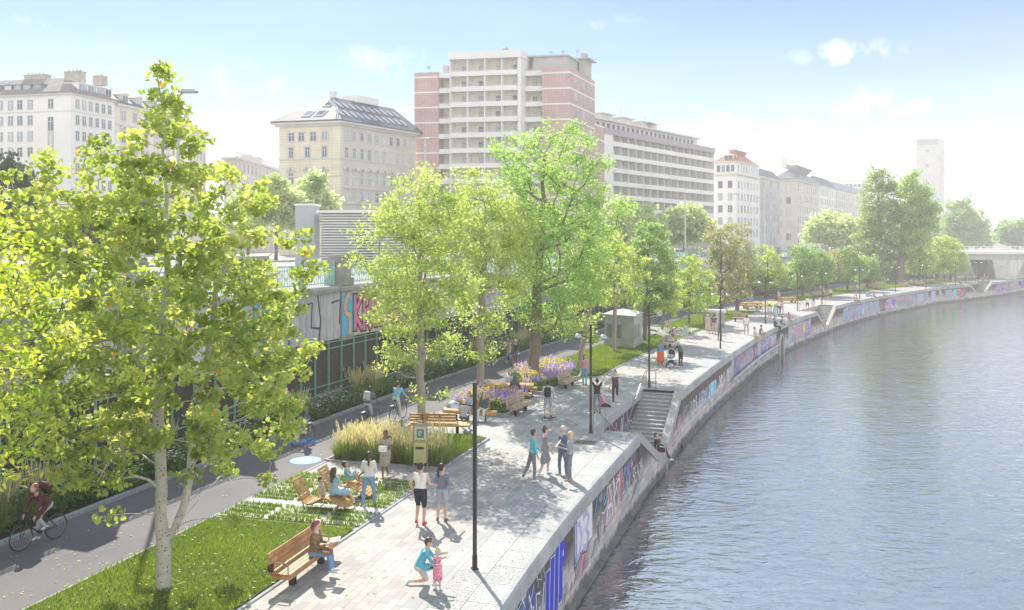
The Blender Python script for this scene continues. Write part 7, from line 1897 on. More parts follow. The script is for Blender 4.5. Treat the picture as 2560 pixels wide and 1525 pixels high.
# group of four
p, J = person(at(1331,1203), R(-78), 'man in turquoise shirt and grey trousers walking with the group of four', dict(WALK, thL=(-.02,-.3,-1), shL=(0,-.5,-1), thR=(.02,.12,-1), shR=(0,-.05,-1), uaR=(.1,.0,-1), faR=(.02,.35,-1), torso=(0,.1,1)), h=1.80, hair='br', top=(.13,.50,.55), bottom=(.20,.20,.22), shoe=W_, sleeve='long')
p, J = person(at(1362,1187), R(-80), 'woman in grey striped dress behind the man in turquoise', dict(WALK2, torso=(0,.05,1), faR=(0,.5,-1)), h=1.72, skin='p', hair='br', style='bun', top=pattern_mat('grey_stripes', (.13,.14,.17), (.42,.42,.45), 'stripe', 26), legs='dress', skirt=.9, shoe=W_, female=True)
p, J = person(at(1407,1189), R(120), 'white haired man in navy jacket facing the group', dict(thR=(.12,.1,-1), thL=(-.12,-.1,-1), uaR=(.3,-.2,-1), faR=(.2,.1,-1)), h=1.76, skin='l', hair='gr', top=(.12,.16,.26), bottom=(.14,.18,.28), shoe=(.5,.45,.42), sleeve='long', fat=1.1, look=(-25,0))
p, J = person(at(1425,1200), R(85), 'blonde woman in pale grey blazer with papers in the group of four', dict(thR=(.1,.0,-1), thL=(-.1,.12,-1), uaR=(.1,.2,-1), faR=(-.2,.7,.35), uaL=(-.1,.2,-1), faL=(.2,1,.2)), h=1.68, skin='l', hair='bl', style='bob', top=(.34,.36,.40), bottom=(.20,.21,.24), shoe=(.55,.46,.38), sleeve='long', female=True, fat=1.08)
c = wpt(p, (0,.40,1.22)); mb = MB(); mb.bbox((0,0,0),(.2,.012,.28),.003, 0, Matrix.Rotation(R(35),4,'X')); tag(mb.build('papers', M_WP, None, loc=tuple(c), rz=R(85)), 'sheets of paper held by the blonde woman', 'papers')
# stairs sitter
M, L = STAIRF[0]; q = M @ Vector((5.35, -.32, -RISE*NST))
p, J = person((q.x,q.y,q.z), math.atan2(-M[0][1], M[1][1])+R(6), 'man in black coat sitting on the timber landing above the water', dict(EDGE, torso=(0,-.05,1), uaR=(.1,.5,-.5), faR=(-.1,-.1,1), shR=(0,.55,-1), shL=(0,.25,-1)), h=1.76, seat=0, hair='dk', top=(.035,.028,.025), bottom=(.05,.045,.045), shoe=W_, sleeve='long', fat=1.15, skin='p')
# walkers on the slabs
p, J = person(at(1370,1050,.0)[:2]+(.115,), R(-8), 'skateboarder in grey with a black backpack seen from behind', dict(thR=(.12,.15,-1), shR=(0,-.2,-1), thL=(-.12,-.02,-1), shL=(0,-.12,-1), uaR=(.3,.05,-1), uaL=(-.3,-.1,-1)), h=1.74, hair='bk', top=(.48,.52,.56), bottom=(.34,.37,.42), shoe=(.12,.06,.04), sleeve='long', legs='short')
backpack(p, (0,-.12,1.18), (.035,.022,.02), 'black backpack of the skateboarder')
x, y = G(1370,1050); e = empty('skateboard', (x,y,0), R(-70), 'dark skateboard under the skateboarder', 'skateboard'); mb = MB(); mb.tube([(0,-.4,.13),(0,-.3,.10),(0,.3,.10),(0,.4,.13)], [.05,.1,.1,.05], 8, M=Matrix.Diagonal((1,1,.18,1)) @ Matrix.Translation((0,0,.42))); mb.build('deck', M_BLACK, e)
for a in (-.25,.25):
    for s_ in (-.08,.08): mb = MB(); mb.lathe([(.028,-.018),(.028,.018)],10,0,M=Matrix.Translation(Vector((s_,a,.028)))@Matrix.Rotation(R(90),4,'Y')); mb.build('wheel', M_CONCL, e)
person(at(1493,1033), R(4), 'woman in black T-shirt and grey leggings stretching both arms up', dict(uaR=(.55,-.02,1), faR=(.45,.05,1), uaL=(-.45,-.02,1), faL=(-.35,.05,1), thR=(.12,0,-1), thL=(-.12,0,-1)), h=1.68, hair='bk', style='short', top=(.03,.02,.02), bottom=(.20,.20,.24), shoe=(.08,.06,.05), female=True)
person((4.42,41.25,.0), R(-75), 'white haired woman in pink top sitting cross legged on the slabs', dict(CROSS, torso=(0,-.05,1)), h=1.62, seat=.0, skin='p', hair='gr', top=(.80,.12,.40), bottom=(.05,.035,.035), shoe=(.5,.5,.5), sleeve='none', female=True, fat=1.1, look=(25,10))
person(at(1538,1009), R(172), 'woman in dark sportswear standing on one leg', dict(thL=(-.02,.02,-1), shL=(0,-1,-.1), ftL=(0,-.3,1), thR=(.02,0,-1), uaL=(-.15,-.3,-1), faL=(-.02,-.4,-1), uaR=(.3,-.1,-1), faR=(.2,.1,-1)), h=1.68, skin='p', hair='dk', style='bun', top=(.09,.07,.08), bottom=(.05,.035,.035), shoe=W_, sleeve='none', female=True)
person(at(1463,962), R(160), 'woman in pink shirt and blue jeans with red shoes walking past the bench', dict(thR=(.1,-.1,-1), thL=(.06,.08,-1), shR=(.0,-.1,-1)), h=1.76, skin='l', hair='br', style='long', top=(.55,.30,.36), bottom=(.18,.38,.52), shoe=(.45,.03,.03), sleeve='long', female=True, look=(45,0))
person(at(1651,913), R(168), 'woman in bright orange skirt and blue jacket beside the pram', dict(uaR=(.2,-.05,-1)), h=1.68, skin='m', hair='dk', style='short', top=(.16,.27,.42), bottom=(.80,.13,.02), shoe=(.2,.1,.08), sleeve='long', legs='skirt', skirt=1.35, female=True, look=(-30,-10))
person(at(1702,914), R(118), 'grey haired woman in dark green cloak leaning towards the pram', dict(torso=(0,.42,1), uaR=(.2,.6,-1), uaL=(-.2,.6,-1), faR=(0,1,-.4), faL=(0,1,-.4)), h=1.70, skin='p', hair='gr', style='bob', top=(.06,.12,.10), bottom=(.05,.045,.04), shoe=(.12,.1,.1), sleeve='long', female=True, fat=1.3, look=(0,-15))
x, y = G(1678,916); pr = empty('pram', (x,y,0), R(160), 'navy blue pram between the two women', 'pram')
mb = MB(); mb.bbox((0,-.05,.66),(.42,.78,.26),.07); mb.build('basket', cmat((.35,.36,.40)), pr, smooth='auto')
mb = MB(); vs=[];fs=[]
for i in range(7):
    a = i/6*math.pi*.55
    for j in range(9): b_2 = math.pi*j/8; vs.append((.22*math.cos(b_2), -.08+.34*math.sin(a)*1.0*-1*(1 if True else 0)+.0, .76+.34*math.cos(a)*math.sin(b_2)))
for i in range(6):
    for j in range(8): q=i*9+j; fs.append((q,q+1,q+10,q+9))
mb.add(vs,fs,0); mb.build('hood', cmat((.06,.05,.18)), pr)
mb = MB(); mb.tube([(-.2,.35,.15),(0,0,.45),(-.2,-.4,.15)],.018,6); mb.tube([(.2,.35,.15),(0,0,.45),(.2,-.4,.15)],.018,6); mb.tube([(-.2,.3,.75),(-.2,.55,.98),(.2,.55,.98),(.2,.3,.75)],.016,6); mb.bbox((0,0,.32),(.34,.5,.14),.02); mb.build('chassis', M_BLACK, pr)
for a in (-.4,.35):
    for s_ in (-.24,.24): mb = MB(); mb.lathe([(.13,-.025),(.15,-.015),(.15,.015),(.13,.025)],14,0,M=Matrix.Translation(Vector((s_,a,.15)))@Matrix.Rotation(R(90),4,'Y')); mb.build('wheel', M_BLACK, pr)
# benches in the middle
person((-2.10,36.15,0), R(-8), 'elderly man in checked shirt sitting at the end of the long bench', dict(SIT, torso=(.05,.02,1), shR=(0,-.1,-1), faR=(.1,.8,-.6)), h=1.72, seat=.45, hair='bald', style='bald', skin='p', top=pattern_mat('blue_check_shirt', (.10,.12,.2), (.60,.62,.66), 'check', 34), bottom=(.08,.08,.1), shoe=(.1,.1,.1), sleeve='long', look=(-25,-10), fat=1.1, cell=.022)
person((-1.97,38.22,0), R(150), 'young woman in light blue dress on the bench before the flowers', dict(SIT, thR=(-.1,1,.12), shR=(-.25,.35,-1), uaL=(-.3,.3,-1), faR=(-.5,.6,.7)), h=1.66, seat=.45, skin='p', hair='rd', style='long', top=(.32,.44,.60), legs='dress', skirt=.7, shoe=(.09,.04,.03), female=True, cell=.021)
person((-1.27,38.02,0), R(165), 'woman with very long dark hair in dark green sweater on the bench', dict(SIT, thL=(-.05,1,-.05), shR=(0,.15,-1), faR=(-.5,.8,-.5), faL=(.5,.8,-.5)), h=1.68, seat=.45, skin='p', hair='dk', style='long', top=(.07,.11,.10), bottom=(.55,.65,.70), shoe=(.65,.65,.65), sleeve='long', female=True, cell=.021, look=(35,0), fat=1.1)
person((-.10,44.05,0), R(178), 'man in denim jacket behind the picnic table', dict(SIT, faR=(-.3,.6,.2), faL=(.3,.6,.2)), h=1.76, seat=.45, skin='p', hair='dk', style='bob', top=(.38,.46,.58), bottom=BLK, sleeve='long', cell=.024, look=(0,18))
person((.72,44.1,0), R(165), 'girl in pale flowered top at the far side of the picnic table', dict(SIT, faR=(-.4,.6,.5), faL=(.4,.6,.5)), h=1.5, seat=.45, skin='p', hair='dk', style='long', top=(.66,.58,.60), bottom=(.3,.35,.45), female=True, cell=.024)
person((.13,42.5,0), R(-10), 'person in dark grey hooded sweater sitting cross legged on the picnic bench', dict(CROSS, torso=(0,.15,1)), h=1.74, seat=.46, style='hood', top=(.10,.09,.10), bottom=(.55,.63,.70), extra=(.10,.09,.10), shoe=(.4,.4,.4), sleeve='long', fat=1.12, cell=.024)
# couple on the further bench, children, kiosk group
c = (B6.location[0], B6.location[1]); f6 = Vector((math.cos(B6.rotation_euler[2]), math.sin(B6.rotation_euler[2]), 0)); n6 = Vector((f6.y, -f6.x, 0)); r6 = B6.rotation_euler[2]+R(180)
q = Vector((*c,0))+f6*.25-n6*.2; person(tuple(q), r6+R(15), 'woman in pale grey dress on the bench beside the loungers', dict(SIT, thR=(0,1,.15), torso=(0,.2,1)), h=1.66, seat=.45, hair='br', style='bun', top=(.50,.50,.52), legs='dress', skirt=.7, shoe=(.5,.3,.2), female=True, cell=.026)
q = Vector((*c,0))+f6*.75-n6*.2; person(tuple(q), r6-R(10), 'person in black beside the woman in pale grey on the bench', dict(SIT, torso=(0,.3,1)), h=1.72, seat=.45, hair='dk', top=(.04,.04,.05), bottom=(.10,.14,.35), legs='short', cell=.028)
x, y = G(1669,826); person((x,y,.0), R(150), 'small child leaning back on the distant lounger', dict(SIT, torso=(0,-.4,1)), h=1.15, seat=.35, hair='br', top=(.6,.55,.58), bottom=(.2,.2,.4), cell=.026, head=1.2)
x, y = G(1622,838); person((x,y,.0), R(-120), 'person in dark clothes lying on the lounger by the dark green tree', dict(SIT, torso=(0,-.7,.7), shR=(0,.9,-.3), shL=(0,.9,-.3)), h=1.7, seat=.4, hair='dk', top=(.12,.13,.18), bottom=(.15,.17,.25), sleeve='long', cell=.028)
person(at(1715.5,853.5), R(150), 'girl with dark cap and pale blue shirt standing by the lounger', dict(uaR=(.3,-.1,-1)), h=1.5, skin='l', hair='dk', style='cap', top=(.45,.55,.62), bottom=(.5,.55,.6), legs='short', extra=(.06,.05,.06), shoe=W_, female=True, cell=.024, look=(40,0))
person(at(1769.5,832), R(175), 'woman in long beige dress left of the two men at the kiosk', dict(uaR=(.2,.3,-1), faR=(-.4,.8,.5)), h=1.7, hair='bl', style='long', top=(.62,.48,.38), legs='dress', skirt=1.3, shoe=(.5,.4,.3), female=True, cell=.028)
person(at(1785,835), R(-5), 'man in black T-shirt and beige trousers at the kiosk', dict(uaL=(-.35,-.2,-1)), h=1.8, skin='m', hair='dk', top=(.08,.08,.10), bottom=(.55,.45,.34), shoe=(.3,.2,.15), cell=.028)
person(at(1793,830), R(80), 'pale dressed man half hidden behind the man in black T-shirt', {}, h=1.76, hair='bl', top=(.6,.5,.52), bottom=(.6,.5,.4), cell=.03)
p, J = person(at(1799.5,851.5), R(-35), 'old man in green jacket bending over a cane behind the lamp post', dict(torso=(.05,.38,1), thR=(.05,.1,-1), thL=(-.05,-.12,-1), uaR=(.25,.3,-1), faR=(.1,.8,-.8)), h=1.72, hair='gr', top=(.14,.18,.16), bottom=(.18,.15,.15), shoe=(.06,.05,.05), sleeve='long', fat=1.2, cell=.026, look=(0,-20))
c = wpt(p, J['haR']); mb = MB(); mb.tube([(-.08,0,c.z+.02),(0,0,c.z+.03),(.08,0,.0)],.012,6); tag(mb.build('cane', M_STEEL, None, loc=(c.x,c.y,0)), 'thin walking cane of the bent old man', 'cane')
person(at(1866,837), R(3), 'man in white T-shirt and pale jeans seen from behind on the open paving', dict(thR=(.14,0,-1), thL=(-.14,0,-1), uaR=(.2,.1,-1)), h=1.78, hair='dk', top=W_, bottom=(.36,.42,.50), shoe=(.5,.5,.52), cell=.026)
# sitting on the wall edge
def edge(y, label, o=-.16, yaw=0, **kw):
    q = off(XE, y, o); _, t, n = frame(XE, y); rz = math.atan2(-n.x, n.y)
    kw.setdefault('cell', .026 if y < 95 else .034)
    return person((q.x,q.y,0), rz+R(yaw), label, dict(EDGE, **kw.pop('pose', {})), seat=0.0, **kw)
edge(71.8, 'young man in pale shirt and beige trousers sitting on the wall edge', h=1.72, hair='dk', top=(.52,.56,.60), bottom=(.60,.46,.28), shoe=(.6,.66,.6), yaw=-12)
edge(74.0, 'man in dark patterned shirt sitting beside the one in beige trousers', h=1.72, hair='dk', top=(.20,.17,.22), bottom=(.35,.37,.42), shoe=(.5,.5,.5), yaw=-5, pose=dict(torso=(0,.3,1)))
edge(80.8, 'man in dark brown suit sitting on the wall edge', h=1.78, hair='dk', top=(.06,.045,.04), bottom=(.05,.04,.04), shoe=(.05,.04,.04), sleeve='long', yaw=-5)
edge(83.2, 'man in dark shirt leaning forward on the wall edge next to the brown suit', h=1.74, hair='dk', top=(.14,.12,.16), bottom=(.5,.48,.46), shoe=(.1,.1,.1), pose=dict(torso=(0,.45,1)))
edge(87.2, 'woman in coral red jacket sitting on the wall edge before the second stairs', h=1.68, hair='br', style='bun', top=(.55,.16,.14), bottom=(.50,.40,.30), shoe=(.6,.4,.4), sleeve='long', female=True)
M, L = STAIRF[1]
for k, (a, lab, tp, bt) in enumerate(((4.9,'person in turquoise shirt on the landing of the second stairs',(.25,.5,.55),(.5,.3,.3)),(5.4,'person in red shirt on the landing of the second stairs',(.6,.12,.15),(.6,.6,.6)))):
    q = M @ Vector((a, -.5, -RISE*NST)); person(tuple(q), math.atan2(-M[0][1], M[1][1])+R(40*(-1)**k), lab, dict(SIT, torso=(0,.3,1)), h=1.7, seat=.05, hair='br', top=tp, bottom=bt, cell=.034)
M, L = STAIRF[2]
q = M @ Vector((3.4, -.8, -1.0)); person(tuple(q), math.atan2(-M[0][1], M[1][1]), 'person in white top sitting on the near side of the farthest stairs', SIT, h=1.7, seat=.0, hair='br', top=W_, bottom=(.5,.3,.2), cell=.04)
q = M @ Vector((4.6, -.8, -1.6)); person(tuple(q), math.atan2(-M[0][1], M[1][1]), 'person in orange top lower down the farthest stairs', SIT, h=1.7, seat=.0, hair='br', top=(.6,.3,.12), bottom=(.5,.5,.6), cell=.04)
# strollers further away
FAR = [(1924,800.5,'man in white shirt with a small dark bag behind the edge sitters',0,(.62,.66,.72),(.55,.44,.38),'long','m'),(1938.5,800,'girl in pale blue dress left of the jeans wearers',150,(.50,.60,.75),None,'dress','f'),(1947,786,'man in white T-shirt and black trousers in the small group',170,W_,BLK,'long','m'),(1954.6,785.5,'woman in pink top and blue jeans in the small group',190,(.6,.42,.50),(.35,.45,.6),'long','f'),
 (1941,758,'woman in black embracing a man beside the far picnic table',-20,(.08,.07,.09),None,'dress','f'),(1946.5,757,'man in grey shirt embraced beside the far picnic table',160,(.45,.45,.50),(.3,.24,.2),'long','m'),
 (2018.5,775,'man in white shirt and dark shorts at the rail of the second stairs',10,W_,(.07,.06,.06),'short','m'),(2033.5,777,'red haired woman in white dress at the second stairs',-5,(.66,.6,.62),None,'dress','f'),(2076.7,748.7,'man in white shirt and dark trousers facing us beyond the second stairs',175,(.60,.58,.58),(.09,.07,.08),'long','m'),(2057.5,745,'woman in mauve top behind the stairs lamp post',180,(.30,.27,.34),(.18,.1,.1),'long','f'),(2051,737,'child in yellow shirt behind the mauve woman',180,(.75,.60,.05),(.3,.3,.4),'long','m'),
 (2160.6,733.7,'dark clothed man standing right of the elderly man on the bench',180,(.14,.16,.2),(.14,.14,.18),'long','m'),(2070,721,'far walker on the bicycle path in pale blue',0,(.5,.6,.75),(.3,.35,.45),'long','m'),(2128,711,'far pair walker in white on the bicycle path',0,W_,(.3,.4,.6),'long','f'),
 (2279,720.5,'grey haired person standing in the shade before the poplar bench',180,(.30,.32,.42),(.16,.12,.12),'long','m'),(2382,710,'woman in long pink dress between the far lamp posts',180,(.6,.30,.38),None,'dress','f'),(2414,707,'dark man standing near the bar fence',180,(.10,.08,.09),(.10,.08,.08),'long','m'),(2397,706,'person in pale lilac near the farthest lamp posts',180,(.55,.5,.65),(.4,.38,.42),'long','f'),
 (2440,703.5,'dark haired woman in brown left of the farthest lamp post',180,(.20,.10,.08),(.25,.2,.2),'long','f'),(2461,703,'person in bright red pink shirt before the bridge',180,(.75,.12,.16),(.3,.2,.3),'long','m'),(2471.6,703,'dark standing figure right of the red shirt',180,(.12,.06,.05),(.1,.06,.06),'long','m'),(2294,694,'person in magenta top under the far maples',180,(.75,.10,.30),(.5,.4,.4),'long','f'),(2336,703,'person in white beneath the middle far maple',180,W_,(.5,.4,.35),'long','f'),(2369,701,'person in blue beneath the last far maple',180,(.30,.36,.60),(.3,.3,.4),'long','m'),(2353,701,'person in coral beneath the last far maple',180,(.65,.30,.28),(.3,.3,.4),'long','f')]
for px, py, lab, a, tp, bt, lg, sx in FAR:
    person(at(px, py), R(a), lab, {}, h=1.72 if sx == 'm' else 1.66, hair=['br','dk','bk'][len(lab)%3], style='short' if sx == 'm' else 'long', top=tp, bottom=bt or (.3,.3,.3), legs=lg, female=sx == 'f', cell=.030 if py > 770 else .042) if False else person(at(px, py), R(a), lab, WALK2 if len(lab) % 2 else {}, h=1.72 if sx == 'm' else 1.66, hair=['br','dk','bk'][len(lab)%3], style='short' if sx == 'm' else 'long', top=tp, bottom=bt or (.3,.3,.3), legs=lg, female=sx == 'f', cell=.030 if py > 770 else .042)
for px, py, lab, a, tp, bt, st in [(1878,765,'person in blue shirt at the second picnic table',170,(.16,.28,.5),(.3,.3,.3),.45),(2143,729,'elderly man in pale clothes on the distant bench',180,(.5,.5,.54),(.35,.34,.38),.45),(2262,717,'man in dark brown on the shaded far bench',180,(.10,.06,.05),(.08,.06,.06),.45),(2303,714,'person in grey blue on the far bench below the maples',180,(.3,.34,.42),(.2,.2,.25),.45),(2166,741,'person in pale blue lying on the paving near the wall edge',-90,(.40,.45,.55),(.35,.4,.5),.0),(2172,740,'person in grey resting on the paving near the wall edge',-90,(.35,.35,.4),(.25,.25,.3),.0),(2363,717,'person in pale grey crouching on the far paving',-60,(.5,.48,.45),(.4,.38,.36),.1),(2371,716.5,'person in white crouching on the far paving',60,W_,(.4,.4,.42),.1),(2401,713,'person in brown kneeling with a dog colour coat on the far edge',-60,(.45,.25,.12),(.4,.22,.1),.15)]:
    person(at(px, py), R(a), lab.replace('with a dog colour coat ', ''), SIT if st > .2 else dict(SIT, shR=(0,1,-.1), shL=(0,.9,-.2)), h=1.7, seat=st, hair=['gr','dk','br'][len(lab)%3], top=tp, bottom=bt, sleeve='long', cell=.042)
edge(118.0, 'couple member in beige jacket sitting on the far wall edge', top=(.5,.38,.25), bottom=(.3,.25,.2), h=1.7, hair='br'); edge(117.0, 'couple member in green shirt sitting on the far wall edge', top=(.35,.42,.35), bottom=(.3,.3,.3), h=1.7, hair='bl'); edge(126.0, 'man in brown jacket and jeans on the far wall edge', top=(.28,.14,.08), bottom=(.3,.4,.55), h=1.72, hair='dk'); edge(130.0, 'person in lilac shirt on the far wall edge', top=(.4,.38,.55), bottom=(.5,.35,.28), h=1.7); edge(157.5, 'lone person in beige on the farthest wall edge', top=(.5,.45,.35), bottom=(.4,.35,.3), h=1.7)
# cyclists
def rider(px, py, rz, blab, plab, col, drop=False, pose=None, dx=0, **kw):
    x, y = G(px, py); bicycle(x, y, rz, blab, col, drop=drop)
    fx, fy = -math.sin(rz), math.cos(rz); pp = dict(RIDE, **(pose or {}))
    return person((x-fx*.24, y-fy*.24, .012), rz, plab, pp, seat=.90, **kw)
p, J = rider(97, 1362, R(157), 'black racing bicycle with drop handlebar at the left edge', 'cyclist in dark red sweater and pale jeans with a backpack', (.02,.02,.025), drop=True, pose=dict(torso=(0,.85,1), uaR=(.1,.35,-.9), uaL=(-.1,.35,-.9), faR=(.0,.45,-.9), faL=(.0,.45,-.9)), h=1.74, skin='p', hair='rd', style='short', top=(.12,.025,.04), bottom=(.48,.52,.56), shoe=W_, sleeve='long', look=(0,15))
e = backpack(p, (0,.10,1.40), (.06,.02,.02), 'dark red backpack of the racing cyclist'); e.rotation_euler = (R(-40), 0, R(157))
rider(757, 1111, R(163), 'red city bicycle on the blue disc', 'cyclist in dark top and blue jeans on the red bicycle', (.32,.02,.03), h=1.72, hair='br', style='long', top=(.12,.12,.15), bottom=(.20,.35,.52), shoe=(.6,.6,.6), sleeve='long', female=True)
p, J = rider(926, 1067, R(-20), 'dark teal bicycle of the cyclist with the grey backpack', 'cyclist with pale grey backpack and shorts riding away', (.04,.09,.12), h=1.78, skin='d', hair='bk', top=(.14,.15,.17), bottom=(.42,.42,.42), shoe=(.12,.06,.05), sleeve='long', legs='short')
e = backpack(p, (0,.0,1.36), (.45,.45,.48), 'pale grey backpack of the cyclist riding away'); e.rotation_euler = (R(-18), 0, R(-20))
rider(996, 1050, R(-20), 'dark bicycle of the cyclist in the light blue jacket', 'cyclist in light blue jacket and cream trousers riding away', (.05,.10,.13), h=1.78, hair='br', top=(.22,.50,.68), bottom=(.60,.58,.52), shoe=W_, sleeve='long')
rider(1270, 911, R(160), 'black bicycle of the far cyclist next to the red one', 'far cyclist in pale jeans left of the red bicycle', (.03,.04,.06), h=1.74, hair='br', style='long', top=(.55,.42,.42), bottom=(.45,.50,.56), female=True, cell=.028)
rider(1289, 916, R(160), 'red bicycle ridden beside the black one', 'far cyclist in dark navy on the red bicycle', (.45,.06,.04), h=1.74, skin='l', hair='bl', top=(.06,.07,.10), bottom=(.10,.2,.3), sleeve='long', cell=.028)
rider(1649, 806, R(-28), 'distant bicycle riding away behind the dark green tree', 'distant cyclist in blue riding away', (.05,.08,.12), h=1.74, hair='dk', top=(.25,.35,.5), bottom=(.15,.18,.25), sleeve='long', cell=.034)
rider(1733, 783, R(150), 'distant bicycle left of the kiosk', 'distant cyclist in dark green left of the kiosk', (.05,.05,.06), h=1.74, hair='dk', top=(.10,.14,.12), bottom=(.2,.2,.22), sleeve='long', cell=.034)
rider(1738, 781, R(150), 'distant red brown bicycle left of the kiosk', 'distant cyclist in brown left of the kiosk', (.2,.06,.05), h=1.74, hair='dk', top=(.25,.16,.14), bottom=(.2,.2,.22), sleeve='long', cell=.034)
# ---------------------------------------------------------------- graffiti painted on the walls
GP = {k: mat('spray_'+k, c, .6, .12, 3) for k, c in {'white': (.72,.72,.74), 'lavender': (.42,.42,.68), 'blue': (.02,.03,.55), 'sky': (.10,.50,.78), 'black': (.025,.02,.03), 'pink': (.78,.20,.42), 'red': (.70,.03,.06), 'violet': (.22,.10,.52), 'green': (.10,.42,.15), 'lime': (.50,.68,.08), 'orange': (.75,.28,.05), 'navy': (.05,.08,.28), 'cyan': (.03,.58,.68), 'rose': (.72,.42,.50), 'brown': (.10,.055,.05), 'peach': (.75,.45,.33), 'grey': (.35,.35,.40)}.items()}
GK = list(GP); GM = [GP[k] for k in GK]; gi = GK.index
F_ = {'A':[[(0,0),(.5,1),(1,0)],[(.2,.4),(.8,.4)]],'B':[[(0,0),(0,1),(.7,1),(.8,.75),(.1,.52),(.9,.4),(.85,.05),(0,0)]],'C':[[(.9,.85),(.5,1),(.1,.7),(.1,.3),(.5,0),(.9,.15)]],'D':[[(0,0),(0,1),(.6,.9),(.9,.5),(.6,.1),(0,0)]],'E':[[(.9,1),(.1,1),(.1,0),(.9,0)],[(.1,.5),(.7,.5)]],'G':[[(.9,.8),(.5,1),(.1,.6),(.1,.3),(.5,0),(.9,.2),(.9,.5),(.5,.5)]],'H':[[(.1,0),(.1,1)],[(.9,0),(.9,1)],[(.1,.5),(.9,.5)]],
 'I':[[(.5,0),(.5,1)]],'K':[[(.1,0),(.1,1)],[(.9,1),(.1,.45),(.9,0)]],'M':[[(0,0),(.1,1),(.5,.35),(.9,1),(1,0)]],'N':[[(.1,0),(.1,1),(.9,0),(.9,1)]],'O':[[(.5,1),(.1,.7),(.1,.3),(.5,0),(.9,.3),(.9,.7),(.5,1)]],'P':[[(.1,0),(.1,1),(.8,.95),(.9,.65),(.7,.45),(.1,.45)]],'R':[[(.1,0),(.1,1),(.8,.95),(.85,.65),(.1,.5),(.9,0)]],'S':[[(.9,.85),(.5,1),(.1,.75),(.9,.3),(.5,0),(.1,.15)]],'U':[[(.1,1),(.1,.25),(.5,0),(.9,.25),(.9,1)]],'W':[[(0,1),(.2,0),(.5,.7),(.8,0),(1,1)]],'3':[[(.1,.95),(.6,1),(.9,.75),(.45,.52),(.9,.3),(.55,0),(.1,.1)]],'Z':[[(.1,1),(.9,1),(.1,0),(.9,0)]],'Y':[[(.1,1),(.5,.5),(.9,1)],[(.5,.5),(.5,0)]],'2':[[(.1,.8),(.5,1),(.9,.7),(.1,0),(.9,0)]],'T':[[(0,1),(1,1)],[(.5,1),(.5,0)]]}
class Paint:
    def __init__(s, surf): s.S = surf; s.mb = MB(); s.k = 0
    def stroke(s, pts, w, col, lift):
        P_ = [Vector(p) for p in pts]; L = [];
        if len(P_) < 2: return
        for i, p in enumerate(P_):
            d = (P_[min(i+1, len(P_)-1)]-P_[max(i-1, 0)]); d = d.normalized() if d.length > 1e-6 else Vector((1,0)); n = Vector((-d.y, d.x)); e = Vector((0,0))
            if i == 0: e = -d*w*.4
            if i == len(P_)-1: e = d*w*.4
            L.append((p+e-n*w/2, p+e+n*w/2))
        vs = [tuple(s.S(q.x, q.y, lift)) for a in L for q in a]
        s.mb.add(vs, [(2*i, 2*i+2, 2*i+3, 2*i+1) for i in range(len(P_)-1)], gi(col))
    def poly(s, pts, col, lift): s.mb.add([tuple(s.S(a, c, lift)) for a, c in pts], [tuple(range(len(pts)))], gi(col))
    def blob(s, cx, cz, rx, rz, col, lift, r, n=14): s.poly([(cx+rx*math.cos(2*math.pi*k/n)*r.uniform(.8,1.1), cz+rz*math.sin(2*math.pi*k/n)*r.uniform(.8,1.1)) for k in range(n)], col, lift)
    def text(s, txt, s0, z0, w, h, fill, edge, lw, r=None, gap=.12, hl=None):
        cw = w/len(txt)
        for i, chh in enumerate(txt):
            jz = (r.uniform(-.06,.06)*h if r else 0)
            for pl in F_[chh]:
                q = [(s0+cw*(i+gap/2+(1-gap)*a), z0+jz+h*c) for a, c in pl]
                # smooth the corners a little
                t = [q[0]]
                for a, c in zip(q[:-1], q[1:]): t += [((a[0]*2+c[0])/3, (a[1]*2+c[1])/3), ((a[0]+c[0]*2)/3, (a[1]+c[1]*2)/3), c] if len(pl) > 3 else [c]
                s.stroke(q, lw*1.7, edge, .006+.0004*i); s.stroke(q, lw, fill, .010+.0004*i)
                if hl: s.stroke([(a+.02, c+lw*.12) for a, c in q], lw*.18, hl, .014)
    def wild(s, s0, z0, w, h, fill, edge, lw, r, n=None):
        n = n or max(2, int(w/(h*.62))); cw = w/n
        for i in range(n):
            g = [(a, c) for a in (.05,.5,.95) for c in (0,.5,1)]; r.shuffle(g); pts = g[:r.randint(3,5)]
            q = [(s0+cw*(i+a)+r.uniform(-.1,.1)*cw, z0+h*c+r.uniform(-.12,.12)*h) for a, c in pts]
            s.stroke(q, lw*1.8, edge, .006+.0005*i); s.stroke(q, lw, fill, .011+.0005*i)
    def done(s, parent, name='graffiti'):
        if not s.mb.f: return
        used = sorted(set(s.mb.m)); mp = {u: i for i, u in enumerate(used)}; s.mb.m = [mp[m] for m in s.mb.m]
        s.mb.build(name, [GM[u] for u in used], parent); s.mb = MB()
def SQ(s_, z, lift): return off(XE, y_at(XE, s_), -.1+lift, z)
def SQ2(s_, z, lift): return off(XE, y_at(XE, s_), -.02+lift, z)
q_ = Paint(SQ); r = random.Random(4); sE = lambda y: arc(XE, y)
